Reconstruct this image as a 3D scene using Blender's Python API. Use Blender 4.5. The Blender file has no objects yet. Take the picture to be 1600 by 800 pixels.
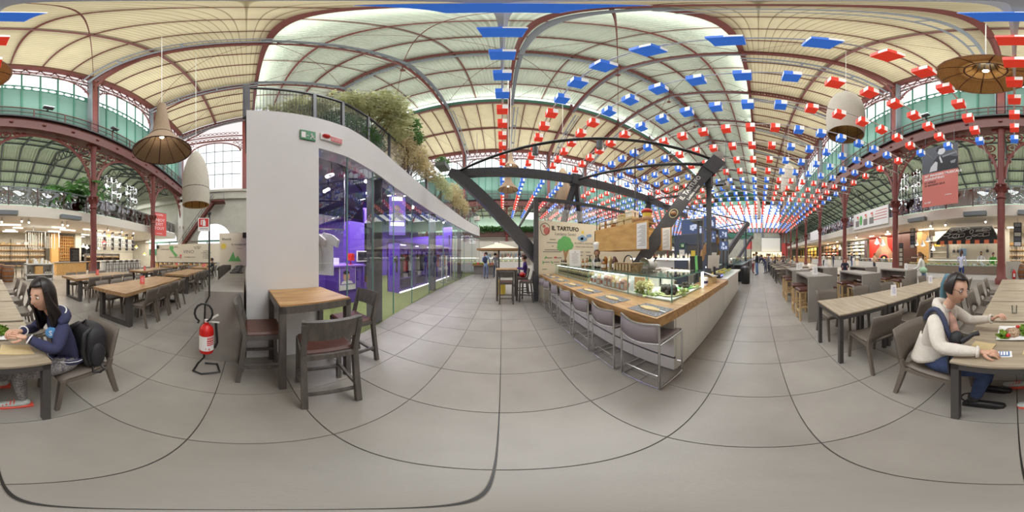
import bpy, bmesh, math, random
from mathutils import Vector, Matrix
random.seed(7)
SC = bpy.context.scene
COL = SC.collection
EYE = 1.48                                   # tripod height; the camera stands at the origin of the floor plan
# ---------------------------------------------------------------- camera (a full 360 degree panorama)
cam_d = bpy.data.cameras.new('camera'); cam = bpy.data.objects.new('camera', cam_d); COL.objects.link(cam)
cam_d.type = 'PANO'
try: cam_d.panorama_type = 'EQUIRECTANGULAR'
except Exception: cam_d.cycles.panorama_type = 'EQUIRECTANGULAR'
cam.location = (0, 0, EYE); cam.rotation_euler = (math.pi/2, 0, -math.radians(3.375))
cam_d.clip_start = 0.02; cam_d.clip_end = 400
SC.camera = cam
# ---------------------------------------------------------------- sky, exposure, hall light
w = bpy.data.worlds.new('world'); SC.world = w; w.use_nodes = True
bgn = w.node_tree.nodes['Background']; bgn.inputs[0].default_value = (0.86, 0.93, 1.0, 1); bgn.inputs[1].default_value = 1.2
vs = SC.view_settings; vs.view_transform = 'Standard'; vs.look = 'None'; vs.exposure = -0.04; vs.gamma = 1.0; vs.use_curve_mapping = False
SC.cycles.max_bounces = 7; SC.cycles.diffuse_bounces = 3; SC.cycles.glossy_bounces = 3; SC.cycles.transmission_bounces = 5; SC.cycles.transparent_max_bounces = 12
SC.cycles.use_denoising = True; SC.cycles.sample_clamp_indirect = 6
SC.cycles.caustics_reflective = False; SC.cycles.caustics_refractive = False
def lamp(kind, name, loc, energy, color=(1, .97, .92), size=1.0, size_y=None, rot=(0, 0, 0), **kw):
    d = bpy.data.lights.new(name, kind); d.energy = energy; d.color = color
    if kind == 'AREA':
        d.shape = 'RECTANGLE'; d.size = size; d.size_y = size_y or size
    elif kind in ('POINT', 'SPOT'): d.shadow_soft_size = size
    for k, v in kw.items(): setattr(d, k, v)
    o = bpy.data.objects.new(name, d); o.location = loc; o.rotation_euler = rot; COL.objects.link(o)
    return o
# fill lamps added in mid-air under the monitor, standing in for its daylight
for x in (-12, 2, 16, 30, 44, 58):
    lamp('AREA', 'monitor_fill', (x, 9, 24.0), 3000, (.95, .98, 1), 13, 13)
for x in (-13, 1, 15, 29, 43, 57):                  # uplights added inside the clerestory to brighten the underside of the monitor
    lamp('AREA', 'monitor_uplight', (x, 1.1, 26.3), 230, (.97, 1, .98), 13, .8, (math.radians(105), 0, 0))
    lamp('AREA', 'monitor_uplight', (x, 16.9, 26.3), 230, (.97, 1, .98), 13, .8, (math.radians(-105), 0, 0))
# floodlights on the gallery rails, washing the roof boards
for x in (-16.8, -9.8, -2.8, 4.2, 11.2, 18.2, 32.2, 46.2):
    lamp('AREA', 'roof_wash', (x, -7.4, 12.0), 490, (1, .98, .95), 4, 1.2, (math.radians(180-30), 0, 0))
    lamp('AREA', 'roof_wash', (x, 25.4, 12.0), 490, (1, .98, .95), 4, 1.2, (math.radians(180+30), 0, 0))
# lights of the food shops under the gallery, the purple shop, the aisle over the gallery
for x in (-17, -10, -3, 4, 11, 18, 28, 40):
    lamp('AREA', 'shop_light', (x, -12.6, 3.7), 460, (1, .92, .78), 6, 3)
    lamp('AREA', 'aisle_daylight', (x, -15, 9.8), 300, (.97, 1, .98), 6, 6)
    lamp('AREA', 'aisle_daylight', (x, 33, 9.8), 300, (.97, 1, .98), 6, 6)
    lamp('AREA', 'shop_light', (x, 30.0, 3.7), 190, (1, .92, .8), 6, 3)
for y in (2.5, 5.5, 8.5, 11.5):
    lamp('AREA', 'purple_shop_light', (-4.3, y, 3.6), 170, (.96, .93, 1), 2.2, 2.0)
lamp('AREA', 'stall_light', (2.9, 3.0, 3.3), 45, (1, .93, .8), 2.0, 3.0)
lamp('AREA', 'case_light', (2.0, 3.2, 1.17), 9, (1, .96, .88), .5, 3.6); lamp('AREA', 'case_light', (2.2, 1.3, 1.17), 5, (1, .97, .9), .9, .5)
lamp('SPOT', 'shop_spot', (-3.1, 1.35, 3.5), 260, (1, .95, .86), .03, rot=(0, math.radians(52), math.radians(-40)), spot_size=math.radians(60), spot_blend=.3)
# ---------------------------------------------------------------- helpers
def onZ(px, py, z=0.0):
    a = math.radians((px-785)*.225); d = (EYE-z)/math.tan(math.radians((py-400)*.225))
    return Vector((d*math.sin(a), d*math.cos(a), z))
def onY(px, py, Y):
    a = math.radians((px-785)*.225); d = Y/math.cos(a)
    return Vector((d*math.sin(a), Y, EYE + d*math.tan(math.radians((400-py)*.225))))
def onX(px, py, X):
    a = math.radians((px-785)*.225); d = X/math.sin(a)
    return Vector((X, d*math.cos(a), EYE + d*math.tan(math.radians((400-py)*.225))))
def atD(px, py, d):
    a = math.radians((px-785)*.225)
    return Vector((d*math.sin(a), d*math.cos(a), EYE + d*math.tan(math.radians((400-py)*.225))))
def C(r, g, b):
    f = lambda c: (c/255/12.92) if c <= 10 else ((c/255+.055)/1.055)**2.4
    return (f(r), f(g), f(b), 1)
PI = math.pi; TAU = 2*PI
ORD = ['first', 'second', 'third', 'fourth', 'fifth', 'sixth', 'seventh', 'eighth', 'ninth', 'tenth', 'eleventh', 'twelfth', 'thirteenth', 'fourteenth',
       'fifteenth', 'sixteenth', 'seventeenth', 'eighteenth', 'nineteenth', 'twentieth']
def ordw(i):
    if i < 20: return ORD[i]
    t = ['twenty', 'thirty', 'forty', 'fifty'][i//10-2] if (i % 10) or i < 20 else None
    i1 = i+1
    tens = {2: 'twenty', 3: 'thirty', 4: 'forty', 5: 'fifty', 6: 'sixty'}[i1//10]
    return tens + '-' + ORD[i1 % 10-1] if i1 % 10 else {2: 'twentieth', 3: 'thirtieth', 4: 'fortieth', 5: 'fiftieth', 6: 'sixtieth'}[i1//10]
class MB:
    def __init__(s): s.v = []; s.f = []; s.m = []; s.c = 0; s.g = []
    def use(s, i): s.c = i; return s
    def add(s, vs, fs):
        b = len(s.v); s.v += [tuple(v) for v in vs]; s.g.append((b, len(s.v), len(s.f), len(s.f)+len(fs)))
        for f in fs: s.f.append([b+i for i in f]); s.m.append(s.c)
        return s
    def box(s, x0, x1, y0, y1, z0, z1):
        return s.add([(x0, y0, z0), (x1, y0, z0), (x1, y1, z0), (x0, y1, z0), (x0, y0, z1), (x1, y0, z1), (x1, y1, z1), (x0, y1, z1)],
                     [(0, 3, 2, 1), (4, 5, 6, 7), (0, 1, 5, 4), (1, 2, 6, 5), (2, 3, 7, 6), (3, 0, 4, 7)])
    def cbox(s, c, sx, sy, sz, rz=0.0):
        n = MB().box(-sx/2, sx/2, -sy/2, sy/2, 0, sz); k, q = math.cos(rz), math.sin(rz)
        return s.add([(c[0]+x*k-y*q, c[1]+x*q+y*k, c[2]+z) for x, y, z in n.v], n.f)
    def bev(s, x0, x1, y0, y1, z0, z1, b):          # box with chamfered top rim
        return s.add([(x0, y0, z0), (x1, y0, z0), (x1, y1, z0), (x0, y1, z0), (x0, y0, z1-b), (x1, y0, z1-b), (x1, y1, z1-b), (x0, y1, z1-b),
                      (x0+b, y0+b, z1), (x1-b, y0+b, z1), (x1-b, y1-b, z1), (x0+b, y1-b, z1)],
                     [(0, 3, 2, 1), (0, 1, 5, 4), (1, 2, 6, 5), (2, 3, 7, 6), (3, 0, 4, 7), (4, 5, 9, 8), (5, 6, 10, 9), (6, 7, 11, 10), (7, 4, 8, 11), (8, 9, 10, 11)])
    def beam(s, p0, p1, w, h, up=(0, 0, 1), w1=None, h1=None):
        p0, p1 = Vector(p0), Vector(p1); d = (p1-p0).normalized(); up = Vector(up)
        if abs(d.dot(up)) > .99: up = Vector((1, 0, 0))
        r = d.cross(up).normalized(); u = r.cross(d); w1 = w1 or w; h1 = h1 or h
        vs = [p0-r*w/2-u*h/2, p0+r*w/2-u*h/2, p0+r*w/2+u*h/2, p0-r*w/2+u*h/2, p1-r*w1/2-u*h1/2, p1+r*w1/2-u*h1/2, p1+r*w1/2+u*h1/2, p1-r*w1/2+u*h1/2]
        return s.add(vs, [(0, 3, 2, 1), (4, 5, 6, 7), (0, 1, 5, 4), (1, 2, 6, 5), (2, 3, 7, 6), (3, 0, 4, 7)])
    def tube(s, pts, r, n=6, closed=False):
        pts = [Vector(p) for p in pts]; m = len(pts); R = r if isinstance(r, (list, tuple)) else [r]*m
        ref = Vector((.13, .21, 1)).normalized(); vs = []; pu = None
        for i, p in enumerate(pts):
            a = pts[(i-1) % m] if (closed or i) else p; b = pts[(i+1) % m] if (closed or i < m-1) else p
            d = (b-a).normalized()
            if pu is None: pu = d.cross(ref if abs(d.dot(ref)) < .95 else Vector((1, 0, 0))).normalized()
            u = (pu-d*pu.dot(d)).normalized(); pu = u; w_ = d.cross(u)
            vs += [p+(u*math.cos(TAU*k/n)+w_*math.sin(TAU*k/n))*R[i] for k in range(n)]
        fs = [[i*n+k, i*n+(k+1) % n, ((i+1) % m)*n+(k+1) % n, ((i+1) % m)*n+k] for i in range(m if closed else m-1) for k in range(n)]
        if not closed: fs += [list(range(n))[::-1], [(m-1)*n+k for k in range(n)]]
        return s.add(vs, fs)
    def lathe(s, prof, n=12, c=(0, 0, 0), cap=True):
        vs = [(c[0]+r*math.cos(TAU*k/n), c[1]+r*math.sin(TAU*k/n), c[2]+z) for r, z in prof for k in range(n)]
        fs = [[i*n+k, i*n+(k+1) % n, (i+1)*n+(k+1) % n, (i+1)*n+k] for i in range(len(prof)-1) for k in range(n)]
        if cap: fs += [list(range(n))[::-1], [(len(prof)-1)*n+k for k in range(n)]]
        return s.add(vs, fs)
    def ball(s, c, rx, ry=None, rz=None, nu=10, nv=6, jit=0.0):
        ry = ry or rx; rz = rz or rx
        vs = [(c[0], c[1], c[2]-rz)]
        for j in range(1, nv):
            t = PI*j/nv-PI/2
            for i in range(nu):
                q = 1+random.uniform(-jit, jit); vs.append((c[0]+rx*q*math.cos(t)*math.cos(TAU*i/nu), c[1]+ry*q*math.cos(t)*math.sin(TAU*i/nu), c[2]+rz*q*math.sin(t)))
        vs.append((c[0], c[1], c[2]+rz)); L = len(vs)-1
        fs = [[0, 1+(i+1) % nu, 1+i] for i in range(nu)]
        fs += [[1+j*nu+i, 1+j*nu+(i+1) % nu, 1+(j+1)*nu+(i+1) % nu, 1+(j+1)*nu+i] for j in range(nv-2) for i in range(nu)]
        fs += [[L, 1+(nv-2)*nu+i, 1+(nv-2)*nu+(i+1) % nu] for i in range(nu)]
        return s.add(vs, fs)
    def prism(s, poly, vec):
        n = len(poly); vec = Vector(vec); P = [Vector(p) for p in poly]
        return s.add(P+[p+vec for p in P], [list(range(n))[::-1], [n+i for i in range(n)]]+[[i, (i+1) % n, n+(i+1) % n, n+i] for i in range(n)])
    def sheet(s, fn, nu, nv, th=0.0):
        vs = [fn(i/nu, j/nv) for j in range(nv+1) for i in range(nu+1)]
        fs = [[j*(nu+1)+i, j*(nu+1)+i+1, (j+1)*(nu+1)+i+1, (j+1)*(nu+1)+i] for j in range(nv) for i in range(nu)]
        return s.add(vs, fs)
    def poly(s, pts): return s.add(pts, [list(range(len(pts)))])
    def merge(s, o, M=None):
        return s.add([(M @ Vector(v)) for v in o.v] if M else o.v, o.f)
    def mesh(s, name, off=None):
        me = bpy.data.meshes.new(name)
        vs = s.v if off is None else [(x-off[0], y-off[1], z-off[2]) for x, y, z in s.v]
        me.from_pydata(vs, [], s.f); 
        if any(s.m): me.polygons.foreach_set('material_index', s.m)
        me.update(); return me
KIDS = {}
WL = {}
def link(o, parent=None, label=None, cat=None, group=None, kind=None):
    COL.objects.link(o)
    if parent is not None: o.parent = parent; KIDS.setdefault(parent.name, []).append(o)
    if label: o['label'] = label
    if cat: o['category'] = cat
    if group: o['group'] = group
    if kind: o['kind'] = kind
    return o
def thing(name, label, cat, loc=(0, 0, 0), rotz=0, group=None, kind=None):
    o = bpy.data.objects.new(name, None); o.empty_display_size = .1; o.location = loc; o.rotation_euler = (0, 0, rotz)
    WL[o.name] = Vector(loc)
    return link(o, None, label, cat, group, kind)
def pieces(mb):                                      # groups of shapes that lie apart from each other
    bb = [([min(v[k] for v in mb.v[a:b]) for k in range(3)], [max(v[k] for v in mb.v[a:b]) for k in range(3)]) for a, b, _, _ in mb.g]; n = len(bb); par = list(range(n))
    def fd(i):
        while par[i] != i: i = par[i]
        return i
    for i in range(n):
        for j in range(i):
            gap = math.sqrt(sum(max(0, bb[i][0][k]-bb[j][1][k], bb[j][0][k]-bb[i][1][k])**2 for k in range(3))); sz = max(math.dist(*bb[i]), math.dist(*bb[j]))
            if gap < .45*sz and fd(i) != fd(j): par[fd(i)] = fd(j)
    out = {}
    for i in range(n): out.setdefault(fd(i), []).append(i)
    res = []
    for ids in out.values():
        m = MB()
        for i in ids:
            a, b, c, d = mb.g[i]
            for q in range(c, d): m.f.append([x-a+len(m.v) for x in mb.f[q]]); m.m.append(mb.m[q])
            m.v += mb.v[a:b]; m.g.append((0, 0, 0, 0))
        res.append(m)
    return res
def emit(mb, name, mats, parent=None, at=None, smooth=False, kind=None, label=None, cat=None, group=None, local=False, solid=0, rot=None):
    # shapes are written in world coordinates; with local=True in the parent's own coordinates
    if not isinstance(mats, (list, tuple)): mats = [mats]
    if parent is not None and kind is None and 1 < len(mb.g) <= 60 and sum(b-a for a, b, _, _ in mb.g) == len(mb.v):
        ps = pieces(mb)
        if 1 < len(ps) <= 12: return [emit(p, name, mats, parent, at, smooth, kind, label, cat, group, local, solid, rot) for p in ps][0]
        if len(ps) > 12: kind = 'stuff'
    base = None
    if parent is not None and not local: base = WL.get(parent.name, Vector((0, 0, 0)))
    elif parent is None and at is not None and not local: base = Vector(at)
    me = mb.mesh(name, base)
    for m in mats: me.materials.append(m)
    if smooth: me.polygons.foreach_set('use_smooth', [True]*len(me.polygons)); me.set_sharp_from_angle(angle=math.radians(smooth if smooth is not True else 45))
    o = bpy.data.objects.new(name, me)
    if parent is None and at is not None: o.location = at
    if rot is not None: o.rotation_euler = rot
    link(o, parent, label, cat, group, kind)
    WL[o.name] = base if base is not None else Vector((0, 0, 0))
    if solid: md = o.modifiers.new('solid', 'SOLIDIFY'); md.thickness = solid; md.offset = 0
    return o
def _copy(o, parent):
    c = o.copy(); COL.objects.link(c); WL[c.name] = WL.get(o.name, Vector((0, 0, 0)))
    if parent is not None: c.parent = parent; KIDS.setdefault(parent.name, []).append(c)
    for k in KIDS.get(o.name, []): _copy(k, c)
    return c
def dup(root, loc, rotz=0, label=None, group=None):
    c = _copy(root, None); c.location = loc; c.rotation_euler = (0, 0, rotz)
    if label: c['label'] = label
    if group: c['group'] = group
    return c
class Stock:                                        # the first placing moves the thing itself, later ones copy it with its parts
    def __init__(s, root): s.r = root; s.n = 0
    def put(s, loc, rotz=0, label=None, group=None):
        s.n += 1
        if s.n == 1:
            s.r.location = loc; s.r.rotation_euler = (0, 0, rotz)
            if label: s.r['label'] = label
            if group: s.r['group'] = group
            return s.r
        return dup(s.r, loc, rotz, label, group)
def text(s, size, M, mat, parent, name='lettering', depth=.004, align='CENTER', width=1.0, bold=0):
    cu = bpy.data.curves.new('t', 'FONT'); cu.body = s; cu.size = size; cu.extrude = depth/2; cu.align_x = align; cu.align_y = 'CENTER'; cu.resolution_u = 2; cu.offset = bold
    t = bpy.data.objects.new('t', cu); me = bpy.data.meshes.new_from_object(t)
    bpy.data.objects.remove(t); bpy.data.curves.remove(cu)
    M = Matrix(M) @ Matrix.Diagonal((width, 1, 1, 1)) if width != 1.0 else Matrix(M)
    base = WL.get(parent.name, Vector((0, 0, 0))) if parent is not None else Vector((0, 0, 0))
    me.transform(Matrix.Translation(-base) @ M); me.name = name; me.materials.clear(); me.materials.append(mat)
    o = bpy.data.objects.new(name, me); return link(o, parent, kind='stuff' if len(s) > 1 else None)
def frame(o, xdir, ydir):                            # matrix with given x (writing direction) and y (up) axes
    x = Vector(xdir).normalized(); y = Vector(ydir); y = (y-x*y.dot(x)).normalized(); z = x.cross(y)
    return Matrix(((x.x, y.x, z.x, o[0]), (x.y, y.y, z.y, o[1]), (x.z, y.z, z.z, o[2]), (0, 0, 0, 1)))
# ---------------------------------------------------------------- materials
def mat(name, col, rough=.5, metal=0.0, noise=0.0, nscale=8.0, bump=0.0, bscale=40.0, stretch=None, emit_=0.0, alpha=1.0, col2=None, coat=0.0, world=False, spec=None):
    m = bpy.data.materials.new(name); m.use_nodes = True; nt = m.node_tree; b = nt.nodes['Principled BSDF']; L = nt.links.new
    b.inputs['Base Color'].default_value = col; b.inputs['Roughness'].default_value = rough; b.inputs['Metallic'].default_value = metal
    if spec is not None: b.inputs['Specular IOR Level'].default_value = spec
    if coat: b.inputs['Coat Weight'].default_value = coat
    if emit_: b.inputs['Emission Color'].default_value = col; b.inputs['Emission Strength'].default_value = emit_
    if alpha < 1: b.inputs['Alpha'].default_value = alpha
    if noise or bump:
        tc = nt.nodes.new('ShaderNodeNewGeometry' if world else 'ShaderNodeTexCoord'); mp = nt.nodes.new('ShaderNodeMapping')
        L(tc.outputs['Position' if world else 'Object'], mp.inputs[0])
        if stretch: mp.inputs['Scale'].default_value = stretch
    if noise:
        n = nt.nodes.new('ShaderNodeTexNoise'); n.inputs['Scale'].default_value = nscale; n.inputs['Detail'].default_value = 5; L(mp.outputs[0], n.inputs[0])
        r = nt.nodes.new('ShaderNodeMix'); r.data_type = 'RGBA'
        c2 = col2 or tuple(max(0, c*(1-noise)) for c in col[:3])+(1,)
        c1 = col if col2 else tuple(min(1, c*(1+noise*.6)) for c in col[:3])+(1,)
        mr = nt.nodes.new('ShaderNodeMapRange'); mr.inputs[1].default_value = .3; mr.inputs[2].default_value = .7; L(n.outputs['Fac'], mr.inputs[0])
        L(mr.outputs[0], r.inputs['Factor']); r.inputs['A'].default_value = c1; r.inputs['B'].default_value = c2; L(r.outputs['Result'], b.inputs['Base Color'])
    if bump:
        n2 = nt.nodes.new('ShaderNodeTexNoise'); n2.inputs['Scale'].default_value = bscale; n2.inputs['Detail'].default_value = 4; L(mp.outputs[0], n2.inputs[0])
        bp = nt.nodes.new('ShaderNodeBump'); bp.inputs['Strength'].default_value = bump; bp.inputs['Distance'].default_value = .01; L(n2.outputs['Fac'], bp.inputs['Height']); L(bp.outputs[0], b.inputs['Normal'])
    return m
def wave_bump(m, scale, axis='X', dist=.03, strength=.6, dark=None, prof='SIN', coord='Object'):
    nt = m.node_tree; b = nt.nodes['Principled BSDF']; L = nt.links.new
    tc = nt.nodes.new('ShaderNodeTexCoord'); wv = nt.nodes.new('ShaderNodeTexWave'); wv.wave_type = 'BANDS'; wv.bands_direction = axis; wv.wave_profile = prof
    wv.inputs['Scale'].default_value = scale; L(tc.outputs[coord], wv.inputs[0])
    bp = nt.nodes.new('ShaderNodeBump'); bp.inputs['Strength'].default_value = strength; bp.inputs['Distance'].default_value = dist; L(wv.outputs['Fac'], bp.inputs['Height']); L(bp.outputs[0], b.inputs['Normal'])
    if dark:                                        # narrow joint lines between boards
        mr = nt.nodes.new('ShaderNodeMapRange'); mr.inputs[1].default_value = 0; mr.inputs[2].default_value = .06; L(wv.outputs['Fac'], mr.inputs[0])
        mx = nt.nodes.new('ShaderNodeMix'); mx.data_type = 'RGBA'; L(mr.outputs[0], mx.inputs['Factor']); mx.inputs['A'].default_value = dark
        src = b.inputs['Base Color'].links
        if src: L(src[0].from_socket, mx.inputs['B'])
        else: mx.inputs['B'].default_value = b.inputs['Base Color'].default_value
        L(mx.outputs['Result'], b.inputs['Base Color'])
    return m
def glow(name, col, s):
    m = bpy.data.materials.new(name); m.use_nodes = True; nt = m.node_tree; nt.nodes.remove(nt.nodes['Principled BSDF'])
    e = nt.nodes.new('ShaderNodeEmission'); e.inputs[0].default_value = col; e.inputs[1].default_value = s; nt.links.new(e.outputs[0], nt.nodes['Material Output'].inputs[0]); return m
def glass(name, tint=(.93, .97, .96, 1), refl=1.0, ior=1.45):
    m = bpy.data.materials.new(name); m.use_nodes = True; nt = m.node_tree; nt.nodes.remove(nt.nodes['Principled BSDF']); L = nt.links.new
    t = nt.nodes.new('ShaderNodeBsdfTransparent'); t.inputs[0].default_value = tint
    g = nt.nodes.new('ShaderNodeBsdfGlossy'); g.inputs['Roughness'].default_value = .0
    f = nt.nodes.new('ShaderNodeFresnel'); f.inputs[0].default_value = ior
    mu = nt.nodes.new('ShaderNodeMath'); mu.operation = 'MULTIPLY'; mu.inputs[1].default_value = refl; L(f.outputs[0], mu.inputs[0])
    mx = nt.nodes.new('ShaderNodeMixShader'); L(mu.outputs[0], mx.inputs[0]); L(t.outputs[0], mx.inputs[1]); L(g.outputs[0], mx.inputs[2]); L(mx.outputs[0], nt.nodes['Material Output'].inputs[0]); return m
def wood(name, c1, c2, scale=3.0, stretch=(1, 9, 9), rough=.45, bump=.05):
    m = mat(name, c1, rough, noise=.5, nscale=scale, stretch=stretch, col2=c2, bump=bump, bscale=scale*5); return m
M_TILE = mat('grey_stoneware', C(151, 145, 137), .34, noise=.12, nscale=2.2, bump=.05, bscale=60, world=True)
def tile_tone(m):                                    # every tile of the grid has its own slightly different tone
    nt = m.node_tree; L = nt.links.new; b = nt.nodes['Principled BSDF']; src = b.inputs['Base Color'].links[0].from_socket
    g = nt.nodes.new('ShaderNodeNewGeometry'); ad = nt.nodes.new('ShaderNodeVectorMath'); ad.operation = 'ADD'; ad.inputs[1].default_value = (.02, -.39, 0); L(g.outputs['Position'], ad.inputs[0])
    sn = nt.nodes.new('ShaderNodeVectorMath'); sn.operation = 'FLOOR'; dv = nt.nodes.new('ShaderNodeVectorMath'); dv.operation = 'DIVIDE'; dv.inputs[1].default_value = (.64, .642, 50); L(ad.outputs[0], dv.inputs[0]); L(dv.outputs[0], sn.inputs[0])
    wn = nt.nodes.new('ShaderNodeTexWhiteNoise'); L(sn.outputs[0], wn.inputs[0])
    mr = nt.nodes.new('ShaderNodeMapRange'); mr.inputs[3].default_value = .93; mr.inputs[4].default_value = 1.06; L(wn.outputs['Value'], mr.inputs[0])
    mm = nt.nodes.new('ShaderNodeVectorMath'); mm.operation = 'MULTIPLY'; L(src, mm.inputs[0]); L(mr.outputs[0], mm.inputs[1]); L(mm.outputs[0], b.inputs['Base Color'])
tile_tone(M_TILE)
def floor_far():
    m = mat('stoneware_floor', C(151, 145, 137), .34); nt = m.node_tree; L = nt.links.new; b = nt.nodes['Principled BSDF']
    g = nt.nodes.new('ShaderNodeNewGeometry'); mp = nt.nodes.new('ShaderNodeMapping'); mp.inputs['Location'].default_value = (.02, -.39, 0); L(g.outputs['Position'], mp.inputs[0])
    br = nt.nodes.new('ShaderNodeTexBrick'); br.offset = 0; br.squash = 1; br.inputs['Scale'].default_value = 1; br.inputs['Brick Width'].default_value = .64; br.inputs['Row Height'].default_value = .642; br.inputs['Mortar Size'].default_value = .006
    br.inputs['Color1'].default_value = C(152, 148, 143); br.inputs['Color2'].default_value = C(145, 141, 136); br.inputs['Mortar'].default_value = C(52, 48, 45); L(mp.outputs[0], br.inputs[0]); L(br.outputs[0], b.inputs['Base Color']); return m
M_FLOOR = floor_far()
M_ROOF = wave_bump(mat('cream_roof_boards', C(214, 203, 165), .7, noise=.08, nscale=1.2), 1.35, 'Y', .02, .5, dark=C(150, 138, 104))
M_ROOFG = wave_bump(mat('pale_green_corrugated_sheet', C(204, 214, 192), .6, noise=.05, nscale=.6), 1.1, 'X', .12, .8)
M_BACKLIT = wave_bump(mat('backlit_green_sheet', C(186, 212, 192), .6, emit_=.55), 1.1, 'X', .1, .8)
M_RED = mat('oxide_red_iron', C(104, 54, 46), .5, noise=.12, nscale=3)
M_RED2 = mat('oxide_red_column', C(118, 56, 50), .4, noise=.15, nscale=4)
M_STEEL = mat('grey_blue_steel', C(118, 124, 128), .5)
M_DARK = mat('anthracite_steel', C(86, 86, 91), .45, noise=.12, nscale=6)
M_BLACK = mat('black_metal', C(34, 33, 34), .45)
M_GREENP = wave_bump(mat('green_louvre', C(92, 126, 114), .6, noise=.06, nscale=.7), 2.0, 'Z', .02, .4)
M_GREEND = mat('dark_green_iron', C(48, 104, 84), .5)
M_SKY = glow('bright_glazing', (0.95, .98, 1, 1), 1.75)
M_SKYP = glow('bright_glazing_pink', (1, .92, .92, 1), 1.05)
M_WHITE = mat('white_plaster', C(222, 221, 219), .6, noise=.03, nscale=1.5, bump=.03, bscale=25)
M_CREAM = mat('cream_plaster', C(214, 207, 192), .7, noise=.05, nscale=1)
M_STONE = mat('grey_stone', C(182, 178, 166), .8, noise=.1, nscale=1.2, bump=.2, bscale=8)
M_GLASS = glass('clear_glass')
M_GLASSR = glass('shop_glass', (.9, .91, .95, 1), 1.9, 1.55)
M_GLASSG = glass('green_edge_glass', (.86, .95, .92, 1), .8)
M_EDGE = mat('glass_edge', C(120, 160, 150), .2)
M_OAK = wood('oak', C(196, 156, 104), C(150, 108, 64), 2.5, (9, 1.2, 9))
M_OAKX = wood('oak_cross', C(180, 146, 106), C(136, 100, 66), 2.5, (1.2, 9, 9))
M_OAKL = wood('light_oak', C(224, 180, 116), C(198, 150, 88), 2.2, (9, 1.2, 4))
M_BEECH = wood('beech', C(214, 184, 138), C(190, 156, 110), 4, (6, 6, 1))
M_GREYWOOD = wood('grey_stained_oak', C(104, 98, 92), C(78, 73, 69), 3, (8, 8, 1))
M_TAUPE = mat('taupe_plastic', C(112, 102, 92), .5, bump=.04, bscale=120)
M_GREYTOP = wood('pale_worn_oak_laminate', C(176, 162, 140), C(150, 134, 112), 2.4, (1.2, 10, 8), .5)
M_CONC = mat('grey_concrete_laminate', C(152, 146, 138), .6, noise=.14, nscale=3, bump=.08, bscale=20)
M_LEGS = mat('dark_grey_legs', C(74, 70, 68), .5)
M_CABLE = mat('pale_steel_cable', C(196, 196, 192), .5)
M_CHROME = mat('brushed_chrome', C(206, 204, 202), .22, 1.0)
M_LEATHER = mat('lavender_grey_leather', C(150, 140, 142), .45, bump=.06, bscale=90)
M_BROWNL = mat('dark_brown_leather', C(88, 56, 48), .4, bump=.08, bscale=80)
M_PANELW = mat('white_panel', C(224, 220, 212), .5)
M_LINEN = wave_bump(mat('wicker', C(176, 150, 122), .85, noise=.18, nscale=30), 40, 'Z', .006, .7)
M_LINENP = wave_bump(mat('pale_wicker', C(206, 196, 180), .85, noise=.12, nscale=24), 26, 'Z', .008, .8)
M_WICKIN = mat('golden_wicker_lining', C(186, 150, 92), .8, noise=.25, nscale=30, bump=.3, bscale=60)
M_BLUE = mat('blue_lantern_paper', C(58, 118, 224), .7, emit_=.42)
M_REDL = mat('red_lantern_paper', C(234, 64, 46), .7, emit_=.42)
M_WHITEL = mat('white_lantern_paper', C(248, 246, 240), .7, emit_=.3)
M_PURPLE = mat('purple_paint', C(96, 58, 176), .5)
M_PURPLEL = mat('lilac_panel', C(134, 100, 200), .5)
M_TURF = mat('green_turf', C(120, 132, 66), .95, noise=.3, nscale=25, bump=.6, bscale=200)
M_LEAF = mat('leaf_green', C(206, 208, 162), .6, noise=.25, nscale=3, world=True)
M_LEAFD = mat('deep_leaf_green', C(92, 136, 74), .6, noise=.3, nscale=4, world=True)
M_LEAFB = mat('dry_leaf_brown', C(214, 200, 156), .7, noise=.3, nscale=4, world=True)
def see_through(m, k):                               # thin leaves let part of the light pass
    nt = m.node_tree; b = nt.nodes['Principled BSDF']; t = nt.nodes.new('ShaderNodeBsdfTranslucent'); mx = nt.nodes.new('ShaderNodeMixShader'); mx.inputs[0].default_value = k
    src = b.inputs['Base Color'].links[0].from_socket; nt.links.new(src, t.inputs[0]); nt.links.new(b.outputs[0], mx.inputs[1]); nt.links.new(t.outputs[0], mx.inputs[2]); nt.links.new(mx.outputs[0], nt.nodes['Material Output'].inputs[0])
for m_ in (M_LEAF, M_LEAFD, M_LEAFB): see_through(m_, .5)
M_STEM = mat('stem_brown', C(110, 86, 56), .8)
M_LAMPW = glow('lamp_white', (1, .93, .8, 1), 4.0)
M_LAMPS = glow('bulb', (1, .88, .68, 1), 22.0)
M_PAPER = mat('white_paper', C(242, 240, 238), .7)
M_KRAFT = mat('kraft_paper', C(206, 184, 138), .8, noise=.06, nscale=20)
M_INK = mat('black_ink', C(52, 46, 44), .8)
M_INKG = mat('grey_ink', C(140, 134, 130), .8)
M_REDP = mat('red_paint', C(206, 34, 30), .35)
M_REDB = mat('coral_red_card', C(222, 92, 88), .7)
M_SALMON = mat('salmon_print', C(208, 122, 112), .7)
M_GREENSIGN = mat('sign_green', C(34, 128, 72), .5)
M_YELLOW = mat('yellow', C(238, 208, 84), .6)
M_SKYBLUE = mat('print_blue', C(140, 172, 204), .7)
M_PGREEN = mat('print_green', C(112, 186, 110), .7)
M_PBROWN = mat('print_brown', C(180, 140, 100), .7)
M_SLATE = mat('slate', C(66, 68, 74), .6, noise=.5, nscale=40, col2=C(140, 140, 142))
M_BOTTLE = mat('dark_bottle_glass', C(40, 36, 28), .15)
M_BOTTLEG = mat('green_bottle_glass', C(70, 84, 44), .15)
M_BOTTLEA = mat('amber_bottle_glass', C(150, 98, 44), .15)
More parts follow.
